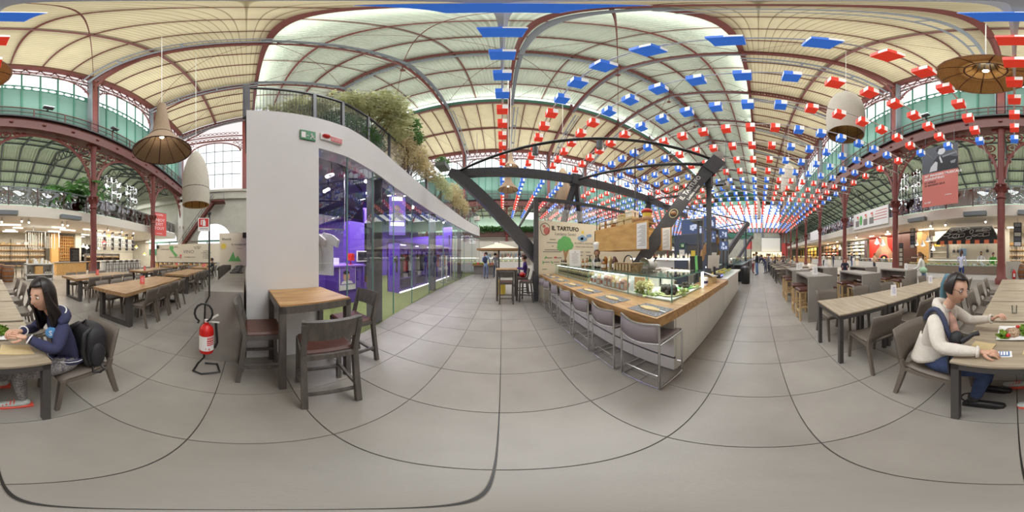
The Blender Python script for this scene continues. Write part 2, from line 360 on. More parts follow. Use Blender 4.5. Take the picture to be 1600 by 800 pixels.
M_SCREEN = glow('screen_glow', (.10, .13, .24, 1), .9)
M_SCREENP = glow('screen_purple', (.30, .2, .75, 1), 1.0)
M_SCREENW = mat('projection_screen', C(226, 222, 214), .8, emit_=.25)
M_SKIN = mat('skin', C(214, 168, 142), .5)
M_SKIN2 = mat('skin_tan', C(190, 142, 112), .5)
M_HAIR = mat('black_hair', C(36, 28, 26), .35, noise=.3, nscale=60, stretch=(4, 4, .4))
M_HAIRB = mat('brown_hair', C(74, 50, 38), .4)
M_CHALK = mat('blackboard', C(48, 46, 46), .8)
M_BARREL = wood('barrel_oak', C(160, 104, 58), C(112, 70, 38), 4, (6, 6, 1))
M_FASCIA = mat('cream_fascia', C(224, 216, 204), .7, emit_=0)
M_REDWALL = mat('red_wall', C(186, 48, 32), .5)
M_BLUEWALL = mat('slate_blue_wall', C(82, 90, 108), .5)
M_FOOD = mat('mixed_food', C(206, 186, 140), .7, noise=.6, nscale=14, col2=C(150, 104, 58))
# ---------------------------------------------------------------- the setting
def series(mb, name, m, parent, locs, kind=None, smooth=False, rotz=0):
    out = []
    for i, p in enumerate(locs):
        if i == 0:
            o = emit(mb, name, m, parent, local=True, smooth=smooth, kind=kind); o.location = p; o.rotation_euler = (0, 0, rotz); first = o
        else:
            o = first.copy(); o.location = p; COL.objects.link(o); KIDS.setdefault(parent.name, []).append(o)
        out.append(o)
    return out
X0, X1, BAY = -20.3, 63.7, 7.0
COLX = [0.7+BAY*k for k in range(-3, 10)]
# --- floor: a base with one tile object for each of the nearest tiles, the rest joined
floor = emit(MB().box(X0, X1, -20, 38, -.3, -.010), 'floor', M_FLOOR, kind='structure')
cells = []
for i in range(-36, 50):
    for j in range(-36, 42):
        cx, cy = -.02+.64*(i+.5), .39+.642*(j+.5)
        if cx < -2.75 and cy > 1.0: continue
        if cx < -2.05 and .3 < cy < 13: 
            if cx < -2.4: continue
        if cx < X0+.4 or cy > 26: continue
        cells.append((math.hypot(cx, cy), cx, cy))
cells.sort()
tile = MB().bev(-.317, .317, -.318, .318, -.0095, 0, .0018)
series(tile, 'floor_tile', M_TILE, floor, [(cx, cy, 0) for d, cx, cy in cells[:298]])
far = MB()
for d, cx, cy in cells[298:]:
    if d < 23: far.bev(cx-.317, cx+.317, cy-.318, cy+.318, -.0095, 0, .0018)
emit(far, 'floor_tile_field', M_TILE, floor, kind='stuff')
# --- roof
ceil = thing('ceiling', None, None, kind='structure')
def ys(y): return y                                   # south half as written
def yn(y): return 18.0-y                              # mirrored to the north half
for Y in (ys, yn):
    a, b = Y(-9.1), Y(.8)
    emit(MB().poly([(X0, a, 21.75), (X1, a, 21.75), (X1, b, 25.25), (X0, b, 25.25)]), 'roof_boards', M_ROOF, ceil, solid=.06)
    c, d = Y(.35), 9.0
    emit(MB().poly([(X0, c, 26.75), (X1, c, 26.75), (X1, d, 29.4), (X0, d, 29.4)]), 'monitor_roof_sheets', M_ROOFG, ceil, solid=.04)
    emit(MB().box(X0, X1, Y(.8)-.13, Y(.8)+.13, 24.95, 25.25), 'monitor_edge_beam', M_RED, ceil)
    emit(MB().box(X0, X1, Y(.8)-.08, Y(.8)+.08, 25.25, 26.15), 'clerestory_band', M_GREEND, ceil)
    emit(MB().box(X0, X1, Y(.8)-.05, Y(.8)+.05, 26.15, 26.85), 'clerestory_glazing', M_SKY, ceil)
    emit(MB().box(X0, X1, Y(-3.9)-.1, Y(-3.9)+.1, 23.22, 23.5), 'purlin', M_RED, ceil)
    emit(MB().box(X0, X1, Y(-8.6)-.25, Y(-8.6)+.25, 21.3, 21.85), 'eave_beam', M_RED, ceil)
    for yy, z in ((3.3, 27.45), (6.1, 28.35)):
        emit(MB().box(X0, X1, Y(yy)-.07, Y(yy)+.07, z-.12, z+.1), 'monitor_purlin', M_RED, ceil)
    rf = MB().beam((0, Y(-9.0), 21.68), (0, Y(.8), 25.14), .08, .16)
    series(rf, 'rafter', M_RED, ceil, [(x, 0, 0) for x in [X0+1.75*k for k in range(1, 48) if k % 4]])
    mr = MB().beam((0, Y(.4), 26.65), (0, 9, 29.28), .09, .12)
    series(mr, 'monitor_rafter', M_RED, ceil, [(x+3.5, 0, 0) for x in COLX[:-1]])
emit(MB().box(X0, X1, 8.85, 9.15, 28.95, 29.35).use(1).box(X0, X1, 9.3, 9.55, 28.7, 28.95), 'ridge_beam', [M_RED, M_STEEL], ceil)
# roof trusses, one at every column
def zig(mb, p, q, h, n, w):
    p, q = Vector(p), Vector(q)
    for i in range(n):
        a, b = p.lerp(q, i/n), p.lerp(q, (i+1)/n); m = (a+b)/2+Vector((0, 0, h))
        mb.beam(a, m, w, w); mb.beam(m, b, w, w)
tr = thing('roof_truss', None, None, kind='structure')
for Y in (ys, yn):
    emit(MB().beam((0, Y(-8.7), 20.75), (0, Y(.8), 24.15), .26, .16), 'bottom_chord', M_RED, tr)
    emit(MB().beam((0, Y(-8.7), 21.5), (0, Y(.8), 24.9), .26, .14), 'top_chord', M_RED, tr)
    z = MB(); zig(z, (0, Y(-8.6), 20.85), (0, Y(.8), 24.25), .62, 17, .07)
    for i in range(17):
        t = (i+.5)/17; y = -8.6+9.4*t; cz = 21.15+3.4*t
        z.tube([(0, Y(y)+.22*math.cos(TAU*k/8), cz+.22*math.sin(TAU*k/8)) for k in range(8)], .035, 4, True)
    emit(z, 'lattice', M_RED, tr, kind='stuff')
    kb = [(0, Y(-8.5), 18.2), (0, Y(-8.3), 19.3), (0, Y(-7.6), 20.2), (0, Y(-6.4), 20.9), (0, Y(-4.9), 21.9)]
    emit(MB().tube(kb, .12, 5), 'knee_brace', M_RED, tr)
    emit(MB().beam((0, Y(.7), 24.5), (0, 9, 27.3), .24, .2), 'monitor_chord', M_RED, tr)
    emit(MB().beam((.34, Y(.6), 24.75), (.34, 9, 27.65), .3, .32), 'steel_chord', M_STEEL, tr)
    m = MB(); zig(m, (.1, Y(1.2), 24.95), (.1, 9, 27.5), .6, 8, .07); emit(m, 'monitor_lattice', M_STEEL, tr, kind='stuff')
    emit(MB().beam((0, Y(.8), 24.4), (0, Y(.8), 26.6), .3, .3, (1, 0, 0)), 'monitor_post', M_RED, tr)
    emit(MB().beam((.55, Y(-8.4), 19.9), (.55, Y(.9), 23.7), .16, .14).beam((.95, Y(-8.4), 19.9), (.95, Y(.9), 23.7), .1, .1)
         .beam((.55, Y(-5.5), 21.08), (.95, Y(-5.5), 21.08), .3, .1, (0, 1, 0)).beam((.55, Y(-2.3), 22.4), (.95, Y(-2.3), 22.4), .3, .1, (0, 1, 0)), 'steel_rail', M_STEEL, tr)
    emit(MB().tube([(0, Y(.9), 24.3), (0, 9, 25.4)], .03, 4), 'tie_rod', M_RED, tr)
emit(MB().tube([(0, 9, 27.2), (0, 9, 25.3)], .03, 5).ball((0, 9, 25.35), .22, nu=8, nv=5), 'king_rod', M_RED, tr)
# diagonal wind bracing and monitor ties between the trusses
tr.location = (COLX[0], 0, 0)
for x in COLX[1:]: dup(tr, (x, 0, 0))
wb = MB()
for x in COLX[:-1]:
    wb.tube([(x, .9, 25.0), (x+BAY, 9, 27.7)], .025, 4).tube([(x+BAY, .9, 25.0), (x, 9, 27.7)], .025, 4)
    wb.tube([(x, 17.1, 25.0), (x+BAY, 9, 27.7)], .025, 4).tube([(x+BAY, 17.1, 25.0), (x, 9, 27.7)], .025, 4)
    wb.tube([(x, -8.6, 21.2), (x+BAY, .6, 24.8)], .018, 4).tube([(x+BAY, 26.6, 21.2), (x, 17.4, 24.8)], .018, 4)
emit(wb, 'wind_bracing', M_RED, ceil, kind='stuff')
# --- upper side walls: green louvres, scalloped rail, glazing, lattice under the eave
def side_wall(name, Y, bays):
    W = thing(name, None, None, kind='structure'); pw = (BAY-.5)/6
    y = Y(-8.9); s = 1 if Y is ys else -1
    L = [(x+.25+pw*(k+.5), y, 0) for x in bays for k in range(6)]
    series(MB().box(-pw/2+.04, pw/2-.04, -.05, .05, 10.9, 16.2), 'louvre_panel', M_GREENP, W, L)
    series(MB().box(-.05, .05, -.11, .11, 10.9, 19.8), 'mullion', M_GREEND, W, [(x+.25+pw*k, y, 0) for x in bays for k in range(7)])
    series(MB().box(-pw/2+.03, pw/2-.03, -.03, .03, 16.9, 19.75), 'window_pane', M_SKY, W, L)
    sc = MB(); sr = MB()
    for x in bays:
        sc.use(1).box(x+.2, x+BAY-.2, y-.04, y+.04, 16.2, 16.95).use(0)
        for k in range(12):
            cx = x+.5+(BAY-1.0)*(k+.5)/12
            sc.poly([(cx+.23*math.cos(t*TAU/10), y+s*.05, 16.55+.24*math.sin(t*TAU/10)) for t in range(10)][::1 if s < 0 else -1])
        sr.box(x+.2, x+BAY-.2, y-.06, y+.06, 16.92, 17.02).box(x+.2, x+BAY-.2, y-.06, y+.06, 19.7, 19.8).box(x+.2, x+BAY-.2, y-.08, y+.08, 16.15, 16.25)
    emit(sc, 'scallop_strip', [M_SKY, M_GREEND], W, kind='stuff'); emit(sr, 'glazing_rail', M_GREEND, W, kind='stuff')
    lt = MB()
    for x in bays:
        lt.use(1).box(x, x+BAY, y-.03, y+.03, 19.8, 21.3).use(0)
        for k in range(8):
            cx = x+BAY*(k+.5)/8
            lt.tube([(cx+.4*math.cos(PI*t/6), y+s*.1, 21.25-.75*math.sin(PI*t/6)) for t in range(7)], .06, 4)
            lt.tube([(cx+.22*math.cos(PI*t/4), y+s*.1, 20.2+.2*math.sin(PI*t/4)) for t in range(8)], .03, 4, True)
        lt.box(x, x+BAY, y-.1, y+.1, 20.45, 20.55).box(x, x+BAY, y-.1, y+.1, 19.8, 19.9)
        for e in (0, 1):                              # quarter arches against the posts, with rings in the spandrel
            sx = x+.25 if e == 0 else x+BAY-.25; q = 1 if e == 0 else -1
            lt.tube([(sx+q*2.6*(1-math.cos(PI/2*t/8)), y+s*.16, 17.1+2.75*math.sin(PI/2*t/8)) for t in range(9)], .08, 5)
            for (u, v, r) in ((.35, 19.2, .3), (.95, 19.45, .22), (.3, 18.5, .2), (1.45, 19.6, .14), (.25, 18.0, .12)):
                lt.tube([(sx+q*(u+r*math.cos(TAU*t/10)), y+s*.16, v+r*math.sin(TAU*t/10)) for t in range(10)], .045, 4, True)
    emit(lt, 'eave_lattice', [M_RED, M_SKYP], W, kind='stuff')
    series(MB().box(-.2, .2, -.2, .2, 10.6, 21.6).use(1).box(-.31, -.25, -.25, .25, 10.6, 21.3).box(.25, .31, -.25, .25, 10.6, 21.3), 'upper_post', [M_RED2, M_STEEL], W, [(x, Y(-8.6), 0) for x in bays+[bays[-1]+BAY]])
    # arcade beam with studs and its gallery
    B = thing('arcade_beam', None, None, kind='structure'); xa, xb = bays[0], bays[-1]+BAY
    f = sorted((Y(-8.15), Y(-8.25)))
    g = sorted((Y(-8.15), Y(-9.0)))
    emit(MB().box(xa, xb, f[0], f[1], 9.95, 10.75).box(xa, xb, g[0], g[1], 9.85, 9.95).box(xa, xb, g[0], g[1], 10.75, 10.85), 'girder', M_RED, B)
    emit(MB().box(xa, xb, min(Y(-7.95), Y(-8.2)), max(Y(-7.95), Y(-8.2)), 10.85, 11.0), 'gutter', M_BLACK, B)
    stud = MB().ball((0, 0, 0), .12, .1, .12, 8, 4)
    series(stud, 'rosette', M_RED2, B, [(xa+1.75*k, Y(-8.12), 10.35) for k in range(int((xb-xa)/1.75)+1)], smooth=True)
    series(MB().box(-.03, .03, -.03, .03, 10.95, 11.95), 'gallery_post', M_RED, B, [(xa+1.75*k+.6, Y(-8.0), 0) for k in range(int((xb-xa)/1.75))])
    emit(MB().box(xa, xb, Y(-8.0)-.03, Y(-8.0)+.03, 11.9, 11.97).box(xa, xb, Y(-8.0)-.02, Y(-8.0)+.02, 11.4, 11.44), 'gallery_rail', M_RED, B)
    return W
BS = COLX[:-1]; side_wall('wall_south', ys, BS); side_wall('wall_north', yn, BS)
# --- cast-iron columns with capitals, half arches and scrolled spandrels
ic = thing('iron_column', None, None, kind='structure')
emit(MB().lathe([(.34, 0), (.34, .25), (.25, .35), (.24, 1.0), (.215, 1.1), (.2, 4.5), (.2, 4.95)], 14), 'shaft', M_RED2, ic, smooth=True)
cp = MB().lathe([(.2, 0), (.27, .03), (.27, .12), (.22, .16), (.21, .45), (.3, .75), (.36, .8), (.36, .9), (.24, .94)], 14, (0, 0, 4.6))
for k in range(8):
    a = TAU*k/8; cp.tube([(.22*math.cos(a), .22*math.sin(a), 5.0), (.3*math.cos(a), .3*math.sin(a), 5.25), (.4*math.cos(a), .4*math.sin(a), 5.3), (.42*math.cos(a), .42*math.sin(a), 5.2)], [.05, .06, .05, .02], 5)
emit(cp, 'capital', M_RED2, ic, smooth=True)
emit(MB().lathe([(.2, 5.5), (.19, 9.6), (.26, 9.7), (.26, 9.9)], 12).box(-.5, .5, -.12, .12, 9.7, 9.9), 'upper_shaft', M_RED2, ic, smooth=True)
for q in (-1, 1):
    emit(MB().tube([(q*(.2+3.3*(1-math.cos(PI/2*t/12))), 0, 5.9+3.75*math.sin(PI/2*t/12)) for t in range(13)], .09, 6), 'arch_rib', M_RED2, ic, smooth=True)
    s_ = MB()
    for (u, v, r) in ((.72, 9.1, .4), (1.5, 9.42, .27), (.6, 8.2, .27), (2.1, 9.56, .17), (.48, 7.55, .17), (1.05, 8.55, .17), (.4, 7.1, .1), (2.5, 9.66, .1)):
        s_.tube([(q*(u+r*math.cos(TAU*t/12)), 0, v+r*math.sin(TAU*t/12)) for t in range(12)], .05, 4, True)
        s_.tube([(q*(u+r*.55*(1-t/9)*math.cos(TAU*1.3*t/8)), 0, v+r*.55*(1-t/9)*math.sin(TAU*1.3*t/8)) for t in range(8)], .04, 4)
    emit(s_, 'spandrel_scrollwork', M_RED2, ic)
ic.location = (COLX[0], -8.6, 0)
for x in COLX[1:]: dup(ic, (x, -8.6, 0))
for x in COLX: dup(ic, (x, 26.6, 0))
# --- aisles behind the arcades: roof, back wall, gallery floor with fascia and railing
def aisle(Y, tag):
    A = thing('aisle_roof', None, None, kind='structure'); a, m, b = Y(-9.0), Y(-14.5), Y(-20)
    emit(MB().poly([(X0, a, 11.0), (X1, a, 11.0), (X1, m, 13.2), (X0, m, 13.2)]).poly([(X0, m, 13.2), (X1, m, 13.2), (X1, b, 10.6), (X0, b, 10.6)]), 'roof_sheets', M_ROOFG, A)
    r = MB().beam((0, a, 10.8), (0, m, 13.0), .12, .2).beam((0, m, 13.0), (0, b, 10.4), .12, .2)
    series(r, 'rafter', M_DARK, A, [(X0+1.75*k, 0, 0) for k in range(49)])
    t = MB(); t.beam((0, a, 9.8), (0, m, 11.9), .14, .12); t.beam((0, m, 11.9), (0, b, 9.4), .14, .12); zig(t, (0, a, 9.85), (0, m, 11.95), .85, 6, .06); zig(t, (0, m, 11.95), (0, b, 9.45), .85, 6, .06)
    series(t, 'truss', M_DARK, A, [(x, 0, 0) for x in COLX])
    p = MB()
    for yy, z in ((-10.3, 11.4), (-11.7, 11.95), (-13.1, 12.5), (-16, 12.3), (-17.5, 11.6), (-19, 10.9)): p.box(X0, X1, Y(yy)-.06, Y(yy)+.06, z-.15, z)
    emit(p, 'purlin', M_DARK, A)
    bw = Y(-20)
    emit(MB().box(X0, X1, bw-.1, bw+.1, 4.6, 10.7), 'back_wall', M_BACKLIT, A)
    G = thing('gallery_floor', None, None, kind='structure')
    f = sorted((Y(-9.4), Y(-20)))
    emit(MB().box(X0, X1, f[0], f[1], 3.86, 4.55), 'slab', M_FASCIA, G)
    s = sorted((Y(-17), Y(-17.3)))
    emit(MB().box(X0, X1, s[0], s[1], 0, 3.86), 'shop_back_wall', M_CREAM, G)
    return A, G
aisle(ys, 's'); aisle(yn, 'n')
# --- end walls
WW = thing('wall_west', None, None, kind='structure')
emit(MB().box(X0-.4, X0, -20, 38, 0, 10.2), 'masonry', M_STONE, WW)
emit(MB().box(X0-.4, X0+.35, -20, 38, 8.9, 9.3).box(X0-.4, X0+.2, -20, 38, 10.0, 10.3), 'cornice', M_STONE, WW)
emit(MB().poly([(X0-.3, -9, 10.2), (X0-.3, -9, 21.8), (X0-.3, .8, 25.3), (X0-.3, .8, 26.7), (X0-.3, 9, 29.4), (X0-.3, 17.2, 26.7), (X0-.3, 17.2, 25.3), (X0-.3, 27, 21.8), (X0-.3, 27, 10.2)]), 'gable', M_SKYP, WW)
emit(MB().box(X0-.4, X0, -20, -9, 10.2, 13.5).box(X0-.4, X0, 27, 38, 10.2, 13.5), 'aisle_gable', M_STONE, WW)
def big_window(W, x, s, y0, y1, z0, zs, nv, nh, m=M_SKY):
    n = 12; r = (y1-y0)/2; cy = (y0+y1)/2; zr = r*.55
    emit(MB().poly([(x, y0, z0), (x, y1, z0)]+[(x, cy+r*math.cos(PI*t/n), zs+zr*math.sin(PI*t/n)) for t in range(n+1)]), 'arched_pane', m, W, solid=.04)
    b = MB()
    for k in range(1, nv):
        y = y0+(y1-y0)*k/nv; zt = zs+zr*math.sqrt(max(0, 1-((y-cy)/r)**2)); b.box(x, x+s*.14, y-.04, y+.04, z0, zt) if s > 0 else b.box(x+s*.14, x, y-.04, y+.04, z0, zt)
    for k in range(1, nh+1):
        z = z0+(zs-z0)*k/nh; b.box(min(x, x+s*.14), max(x, x+s*.14), y0, y1, z-.04, z+.04)
    emit(b, 'glazing_bar', M_STEEL, W)
    emit(MB().tube([(x+s*.1, cy+r*math.cos(PI*t/n), zs+zr*math.sin(PI*t/n)) for t in range(n+1)], .12, 5), 'arch_trim', M_RED, W)
big_window(WW, X0-.2, 1, -7.3, -.75, 10.75, 16.9, 6, 3)
for k in range(4): big_window(WW, X0-.2, 1, .4+6.6*k, 6.2+6.6*k, 10.75, 17.2, 6, 3)
lw = MB()
for i in range(14):
    y = -8.4+i*.55
    for z in (19.4, 20.6): lw.tube([(X0+.0, y+.24*math.cos(TAU*t/8), z+.24*math.sin(TAU*t/8)) for t in range(8)], .05, 4, True)
lw.box(X0-.1, X0+.1, -8.6, -.4, 18.95, 19.1).box(X0-.1, X0+.1, -8.6, -.4, 19.95, 20.05)
for (yy, q) in ((-7.9, 1), (-.5, -1)):
    for (u, v, r) in ((.3, 18.4, .3), (.9, 18.55, .22), (.25, 17.75, .2), (.2, 17.3, .14)): lw.tube([(X0, yy+q*(u+r*math.cos(TAU*t/8)), v+r*math.sin(TAU*t/8)) for t in range(8)], .05, 4, True)
emit(lw, 'gable_lattice', M_RED, WW, kind='stuff')
emit(MB().beam((X0, -8.7, 20.9), (X0, .8, 24.3), .3, .3).box(X0-.1, X0+.25, -.5, .1, 10.3, 24), 'gable_post', M_RED2, WW)
emit(MB().box(X0, X0+.35, -8.9, -8.3, 0, 10.2), 'corner_pilaster', M_PANELW, WW)
for cy, r, zs in ((-4.04, 2.15, 3.45), (-11.4, 2.3, 3.45), (4.0, 2.15, 3.45)):
    n = 14
    emit(MB().poly([(X0+.03, cy-r, 2.3), (X0+.03, cy+r, 2.3)]+[(X0+.03, cy+r*math.cos(PI*t/n), zs+r*math.sin(PI*t/n)) for t in range(n+1)]), 'lunette_pane', M_SKY, WW, solid=.03)
    ring = [(X0+.02, cy+(r+.95)*math.cos(PI*t/n), zs+(r+.95)*math.sin(PI*t/n)) for t in range(n+1)]+[(X0+.02, cy+r*math.cos(PI*t/n), zs+r*math.sin(PI*t/n)) for t in range(n, -1, -1)]
    emit(MB().prism(ring, (.3, 0, 0)), 'stone_arch', M_STONE, WW)
    emit(MB().box(X0+.04, X0+.14, cy-r, cy+r, 3.3, 3.5).box(X0+.04, X0+.12, cy-r*.45, cy-r*.45+.12, 2.3, 3.4).box(X0+.04, X0+.12, cy+r*.45, cy+r*.45+.12, 2.3, 3.4).box(X0+.03, X0+.09, cy-r, cy+r, 1.6, 2.5), 'green_frame', M_GREEND, WW)
WE = thing('wall_east', None, None, kind='structure')
emit(MB().box(X1, X1+.4, -20, 38, 0, 11.5), 'masonry', M_STONE, WE)
emit(MB().box(X1-.4, X1, -9, 27, 10.8, 12.3), 'transom_beam', M_STEEL, WE)
emit(MB().poly([(X1+.2, -9, 11.5), (X1+.2, 27, 11.5), (X1+.2, 27, 21.8), (X1+.2, 17.2, 25.3), (X1+.2, 17.2, 26.7), (X1+.2, 9, 29.4), (X1+.2, .8, 26.7), (X1+.2, .8, 25.3), (X1+.2, -9, 21.8)]), 'gable', M_GREEND, WE)
emit(MB().box(X1, X1+.4, -20, -9, 11.5, 13.5).box(X1, X1+.4, 27, 38, 11.5, 13.5), 'aisle_gable', M_STONE, WE)
for k in range(5): big_window(WE, X1+.05, -1, -8.2+7.04*k, -1.9+7.04*k, 12.6, 20.6, 6, 4)
series(MB().box(-.3, 0, -.35, .35, 0, 22.5), 'gable_post', M_STEEL, WE, [(X1, -8.6+7.04*k, 0) for k in range(6)])
emit(MB().box(X1-.35, X1-.05, 2, 14, 8.3, 10.6), 'green_transom', M_GREEND, WE)
# ---------------------------------------------------------------- purple shop with its glass front and planted roof terrace
FAC = [(-2.06, 0.0), (-2.06, .98), (-2.08, 1.5), (-2.22, 2.2), (-2.42, 3.1), (-2.58, 4.2), (-2.68, 5.6), (-2.70, 7.2), (-2.66, 9.0), (-2.56, 10.8), (-2.36, 12.6), (-2.02, 14.4)]
SHOP = thing('wall_shop', None, None, kind='structure')
def strip(pts, z0, z1, th):                          # wall ribbon following the curved front, thickness towards the shop
    m = MB(); n = len(pts)
    for (x, y) in pts: m.v += [(x, y, z0), (x, y, z1), (x-th, y, z0), (x-th, y, z1)]
    for i in range(n-1):
        a, b = 4*i, 4*i+4
        for q in ([a, b, b+1, a+1], [a+2, a+3, b+3, b+2], [a+1, b+1, b+3, a+3], [a, a+2, b+2, b]): m.f.append(q); m.m.append(0)
    for a, fl in ((0, 0), (4*(n-1), 1)):
        q = [a, a+1, a+3, a+2]; m.f.append(q[::-1] if fl else q); m.m.append(0)
    return m
emit(strip(FAC, 3.26, 4.05, .28), 'fascia', M_WHITE, SHOP, smooth=30)
emit(MB().box(-2.34, -2.06, 0, .98, 0, 3.26), 'pier', M_WHITE, SHOP)
emit(MB().box(-8.2, -2.34, 0.02, .2, 0, 4.05), 'side_wall', M_WHITE, SHOP)
emit(MB().box(-8.4, -8.2, 0, 14.4, 0, 4.05), 'back_wall', M_PURPLE, SHOP)
emit(MB().poly([(-8.3, .1, 3.9)]+[(x-.2, y, 3.9) for x, y in FAC]+[(-8.3, 14.4, 3.9)]).poly([(-8.3, .1, 4.0)]+[(x-.2, y, 4.0) for x, y in FAC]+[(-8.3, 14.4, 4.0)]), 'shop_ceiling', M_DARK, SHOP)
emit(MB().box(-8.2, -2.3, 14.2, 14.3, 0, 3.3), 'end_glazing', M_GLASS, SHOP)
emit(MB().poly([(-8.2, .2, .006)]+[(x-.03, y, .006) for x, y in FAC[1:]]+[(-8.2, 14.3, .006)]), 'turf_floor', M_TURF, SHOP)
pan = FAC[1:]
for i in range(len(pan)-1):
    (xa, ya), (xb, yb) = pan[i], pan[i+1]
    m = MB().add([(xa-.03, ya, .02), (xb-.03, yb, .02), (xb-.03, yb, 3.26), (xa-.03, ya, 3.26)], [(0, 1, 2, 3)])
    emit(m, 'shop_window_pane', M_GLASSR, SHOP)
    emit(MB().box(xb-.045, xb-.015, yb-.004, yb+.004, .02, 3.26), 'pane_edge', M_EDGE, SHOP)
emit(MB().box(-2.60, -2.36, 2.36, 2.60, 0, 3.9), 'shop_column', M_DARK, SHOP)
emit(MB().box(-3.0, -2.78, 6.2, 6.42, 0, 3.9), 'shop_column', M_DARK, SHOP)
emit(MB().box(-2.9, -2.7, 10.2, 10.4, 0, 3.9), 'shop_column', M_DARK, SHOP)
# signs on the pier
t = thing('exit_sign', 'green emergency exit sign with running figure high on white pier', 'sign', (-2.05, .80, 3.49))
emit(MB().box(-2.055, -2.035, .70, .92, 3.38, 3.60), 'plate', M_GREENSIGN, t)
s = MB().box(-2.034, -2.030, .715, .775, 3.41, 3.55)
s.poly([(-2.031, .785, 3.475), (-2.031, .80, 3.455), (-2.031, .80, 3.468), (-2.031, .822, 3.468), (-2.031, .822, 3.482), (-2.031, .80, 3.482), (-2.031, .80, 3.495)])
s.ball((-2.03, .862, 3.525), .004, .012, .014, 8, 5)
for a, b, w_ in (((.868, 3.505), (.875, 3.46), .022), ((.875, 3.46), (.85, 3.435), .013), ((.85, 3.435), (.845, 3.405), .012), ((.875, 3.46), (.9, 3.43), .013), ((.9, 3.43), (.91, 3.41), .01), ((.866, 3.5), (.838, 3.495), .01), ((.87, 3.5), (.9, 3.48), .01)):
    s.beam((-2.031, a[0], a[1]), (-2.031, b[0], b[1]), w_, .004, (1, 0, 0))
emit(s, 'pictogram', M_PAPER, t)
t = thing('fire_alarm', 'red fire alarm lamp with red lettered plate on white pier above the shop window', 'alarm', (-2.05, 1.18, 3.55))
emit(MB().box(-2.06, -2.035, 1.0, 1.36, 3.47, 3.63), 'backplate', M_PAPER, t)
emit(MB().ball((-2.03, 1.085, 3.56), .05, .065, .045, 12, 6), 'alarm_lamp', M_REDP, t, smooth=True)
emit(MB().box(-2.034, -2.028, 1.16, 1.35, 3.48, 3.59), 'red_plate', M_REDP, t)
text('ALLARME\nINCENDIO', .036, frame((-2.027, 1.255, 3.535), (0, 1, 0), (0, 0, 1)), M_PAPER, t, depth=.002)
# terrace railing of fine mesh between posts, dark sill, plants behind
TR = thing('terrace_railing', 'dark terrace railing with fine wire mesh panels above the white shop fascia', 'railing', (-2.3, 7, 4.05))
def along(dx):                                       # the front line moved back by dx
    return [(x-dx, y) for x, y in FAC]
rl = along(.16)
for i in range(len(rl)-1):
    (xa, ya), (xb, yb) = rl[i], rl[i+1]
    L = math.hypot(xb-xa, yb-ya); n = int(L/.045); mm = MB()
    for k in range(n+1):
        t_ = k/n; x, y = xa+(xb-xa)*t_, ya+(yb-ya)*t_; mm.add([(x-.002, y-.003, 4.12), (x+.002, y+.003, 4.12), (x+.002, y+.003, 5.14), (x-.002, y-.003, 5.14)], [(0, 1, 2, 3)])
    for k in range(24):
        z = 4.14+k*.042; mm.add([(xa, ya, z), (xb, yb, z), (xb, yb, z+.004), (xa, ya, z+.004)], [(0, 1, 2, 3)])
    emit(mm, 'wire_mesh', M_STEEL, TR, kind='stuff')
    emit(MB().box(xa-.03, xa+.03, ya-.025, ya+.025, 4.02, 5.2), 'post', M_DARK, TR)
    emit(MB().beam((xa, ya, 5.18), (xb, yb, 5.18), .05, .05), 'top_rail', M_DARK, TR)
    emit(MB().beam((xa, ya, 4.1), (xb, yb, 4.1), .05, .12), 'bottom_rail', M_DARK, TR)
emit(MB().box(-2.26, -2.2, -.05, .05, 4.0, 5.35).box(-3.6, -2.2, -.02, .02, 5.14, 5.2).box(-3.6, -2.2, -.02, .02, 4.1, 4.2), 'corner_post', M_DARK, TR)
def leaves(m, c, R, n, size, droop=0.0, wf=.2):
    for _ in range(n):
        while True:
            p = Vector((random.uniform(-1, 1), random.uniform(-1, 1), random.uniform(-1, 1)))
            if p.length < 1: break
        p = Vector((p.x*R[0], p.y*R[1], p.z*R[2]))+Vector(c)
        d = Vector((random.gauss(0, 1), random.gauss(0, 1), random.gauss(-droop, .7))).normalized(); u = d.cross(Vector((random.gauss(0, 1), random.gauss(0, 1), random.gauss(0, 1)))).normalized()
        L = size*random.uniform(.6, 1.3); q = L*wf
        m.add([p, p+d*L*.5+u*q, p+d*L, p+d*L*.5-u*q], [(0, 1, 2, 3)])
    return m
def clump(name, label, cat, c, blobs, mat_, n, size, stems=6, h=1.5, droop=.4, stem=M_STEM):
    t = thing(name, label, cat, c)
    st = MB()
    for k in range(stems):
        b = random.choice(blobs); tip = Vector(b[0])+Vector((random.uniform(-.5, .5)*b[1][0], random.uniform(-.5, .5)*b[1][1], .3*b[1][2])); base = Vector(c)+Vector((random.uniform(-.2, .2), random.uniform(-.25, .25), 0))
        st.tube([base, base.lerp(tip, .5)+Vector((0, 0, .15)), tip], [.018, .013, .006], 4)
    emit(st, 'stem', stem, t)
    m = MB(); tot = sum(b[1][0]*b[1][1]*b[1][2] for b in blobs)
    for b in blobs: leaves(m, b[0], b[1], int(n*b[1][0]*b[1][1]*b[1][2]/tot), size, droop=droop)
    emit(m, 'foliage', mat_, t, kind='stuff')
    return t
emit(MB().box(-3.0, -2.5, .5, 1.25, 4.05, 4.5), 'planter_box', M_DARK, at=(-2.75, .9, 4.05), label='dark planter box behind the mesh panel at the terrace corner', cat='planter')
clump('ivy_hedge', 'dense clipped green hedge pressed against the second mesh panel of the terrace', 'hedge', (-2.5, 1.9, 4.05), [((-2.46, 1.9, 4.6), (.12, .75, .55)), ((-2.62, 2.55, 4.6), (.12, .45, .52))], M_LEAFD, 5200, .07)
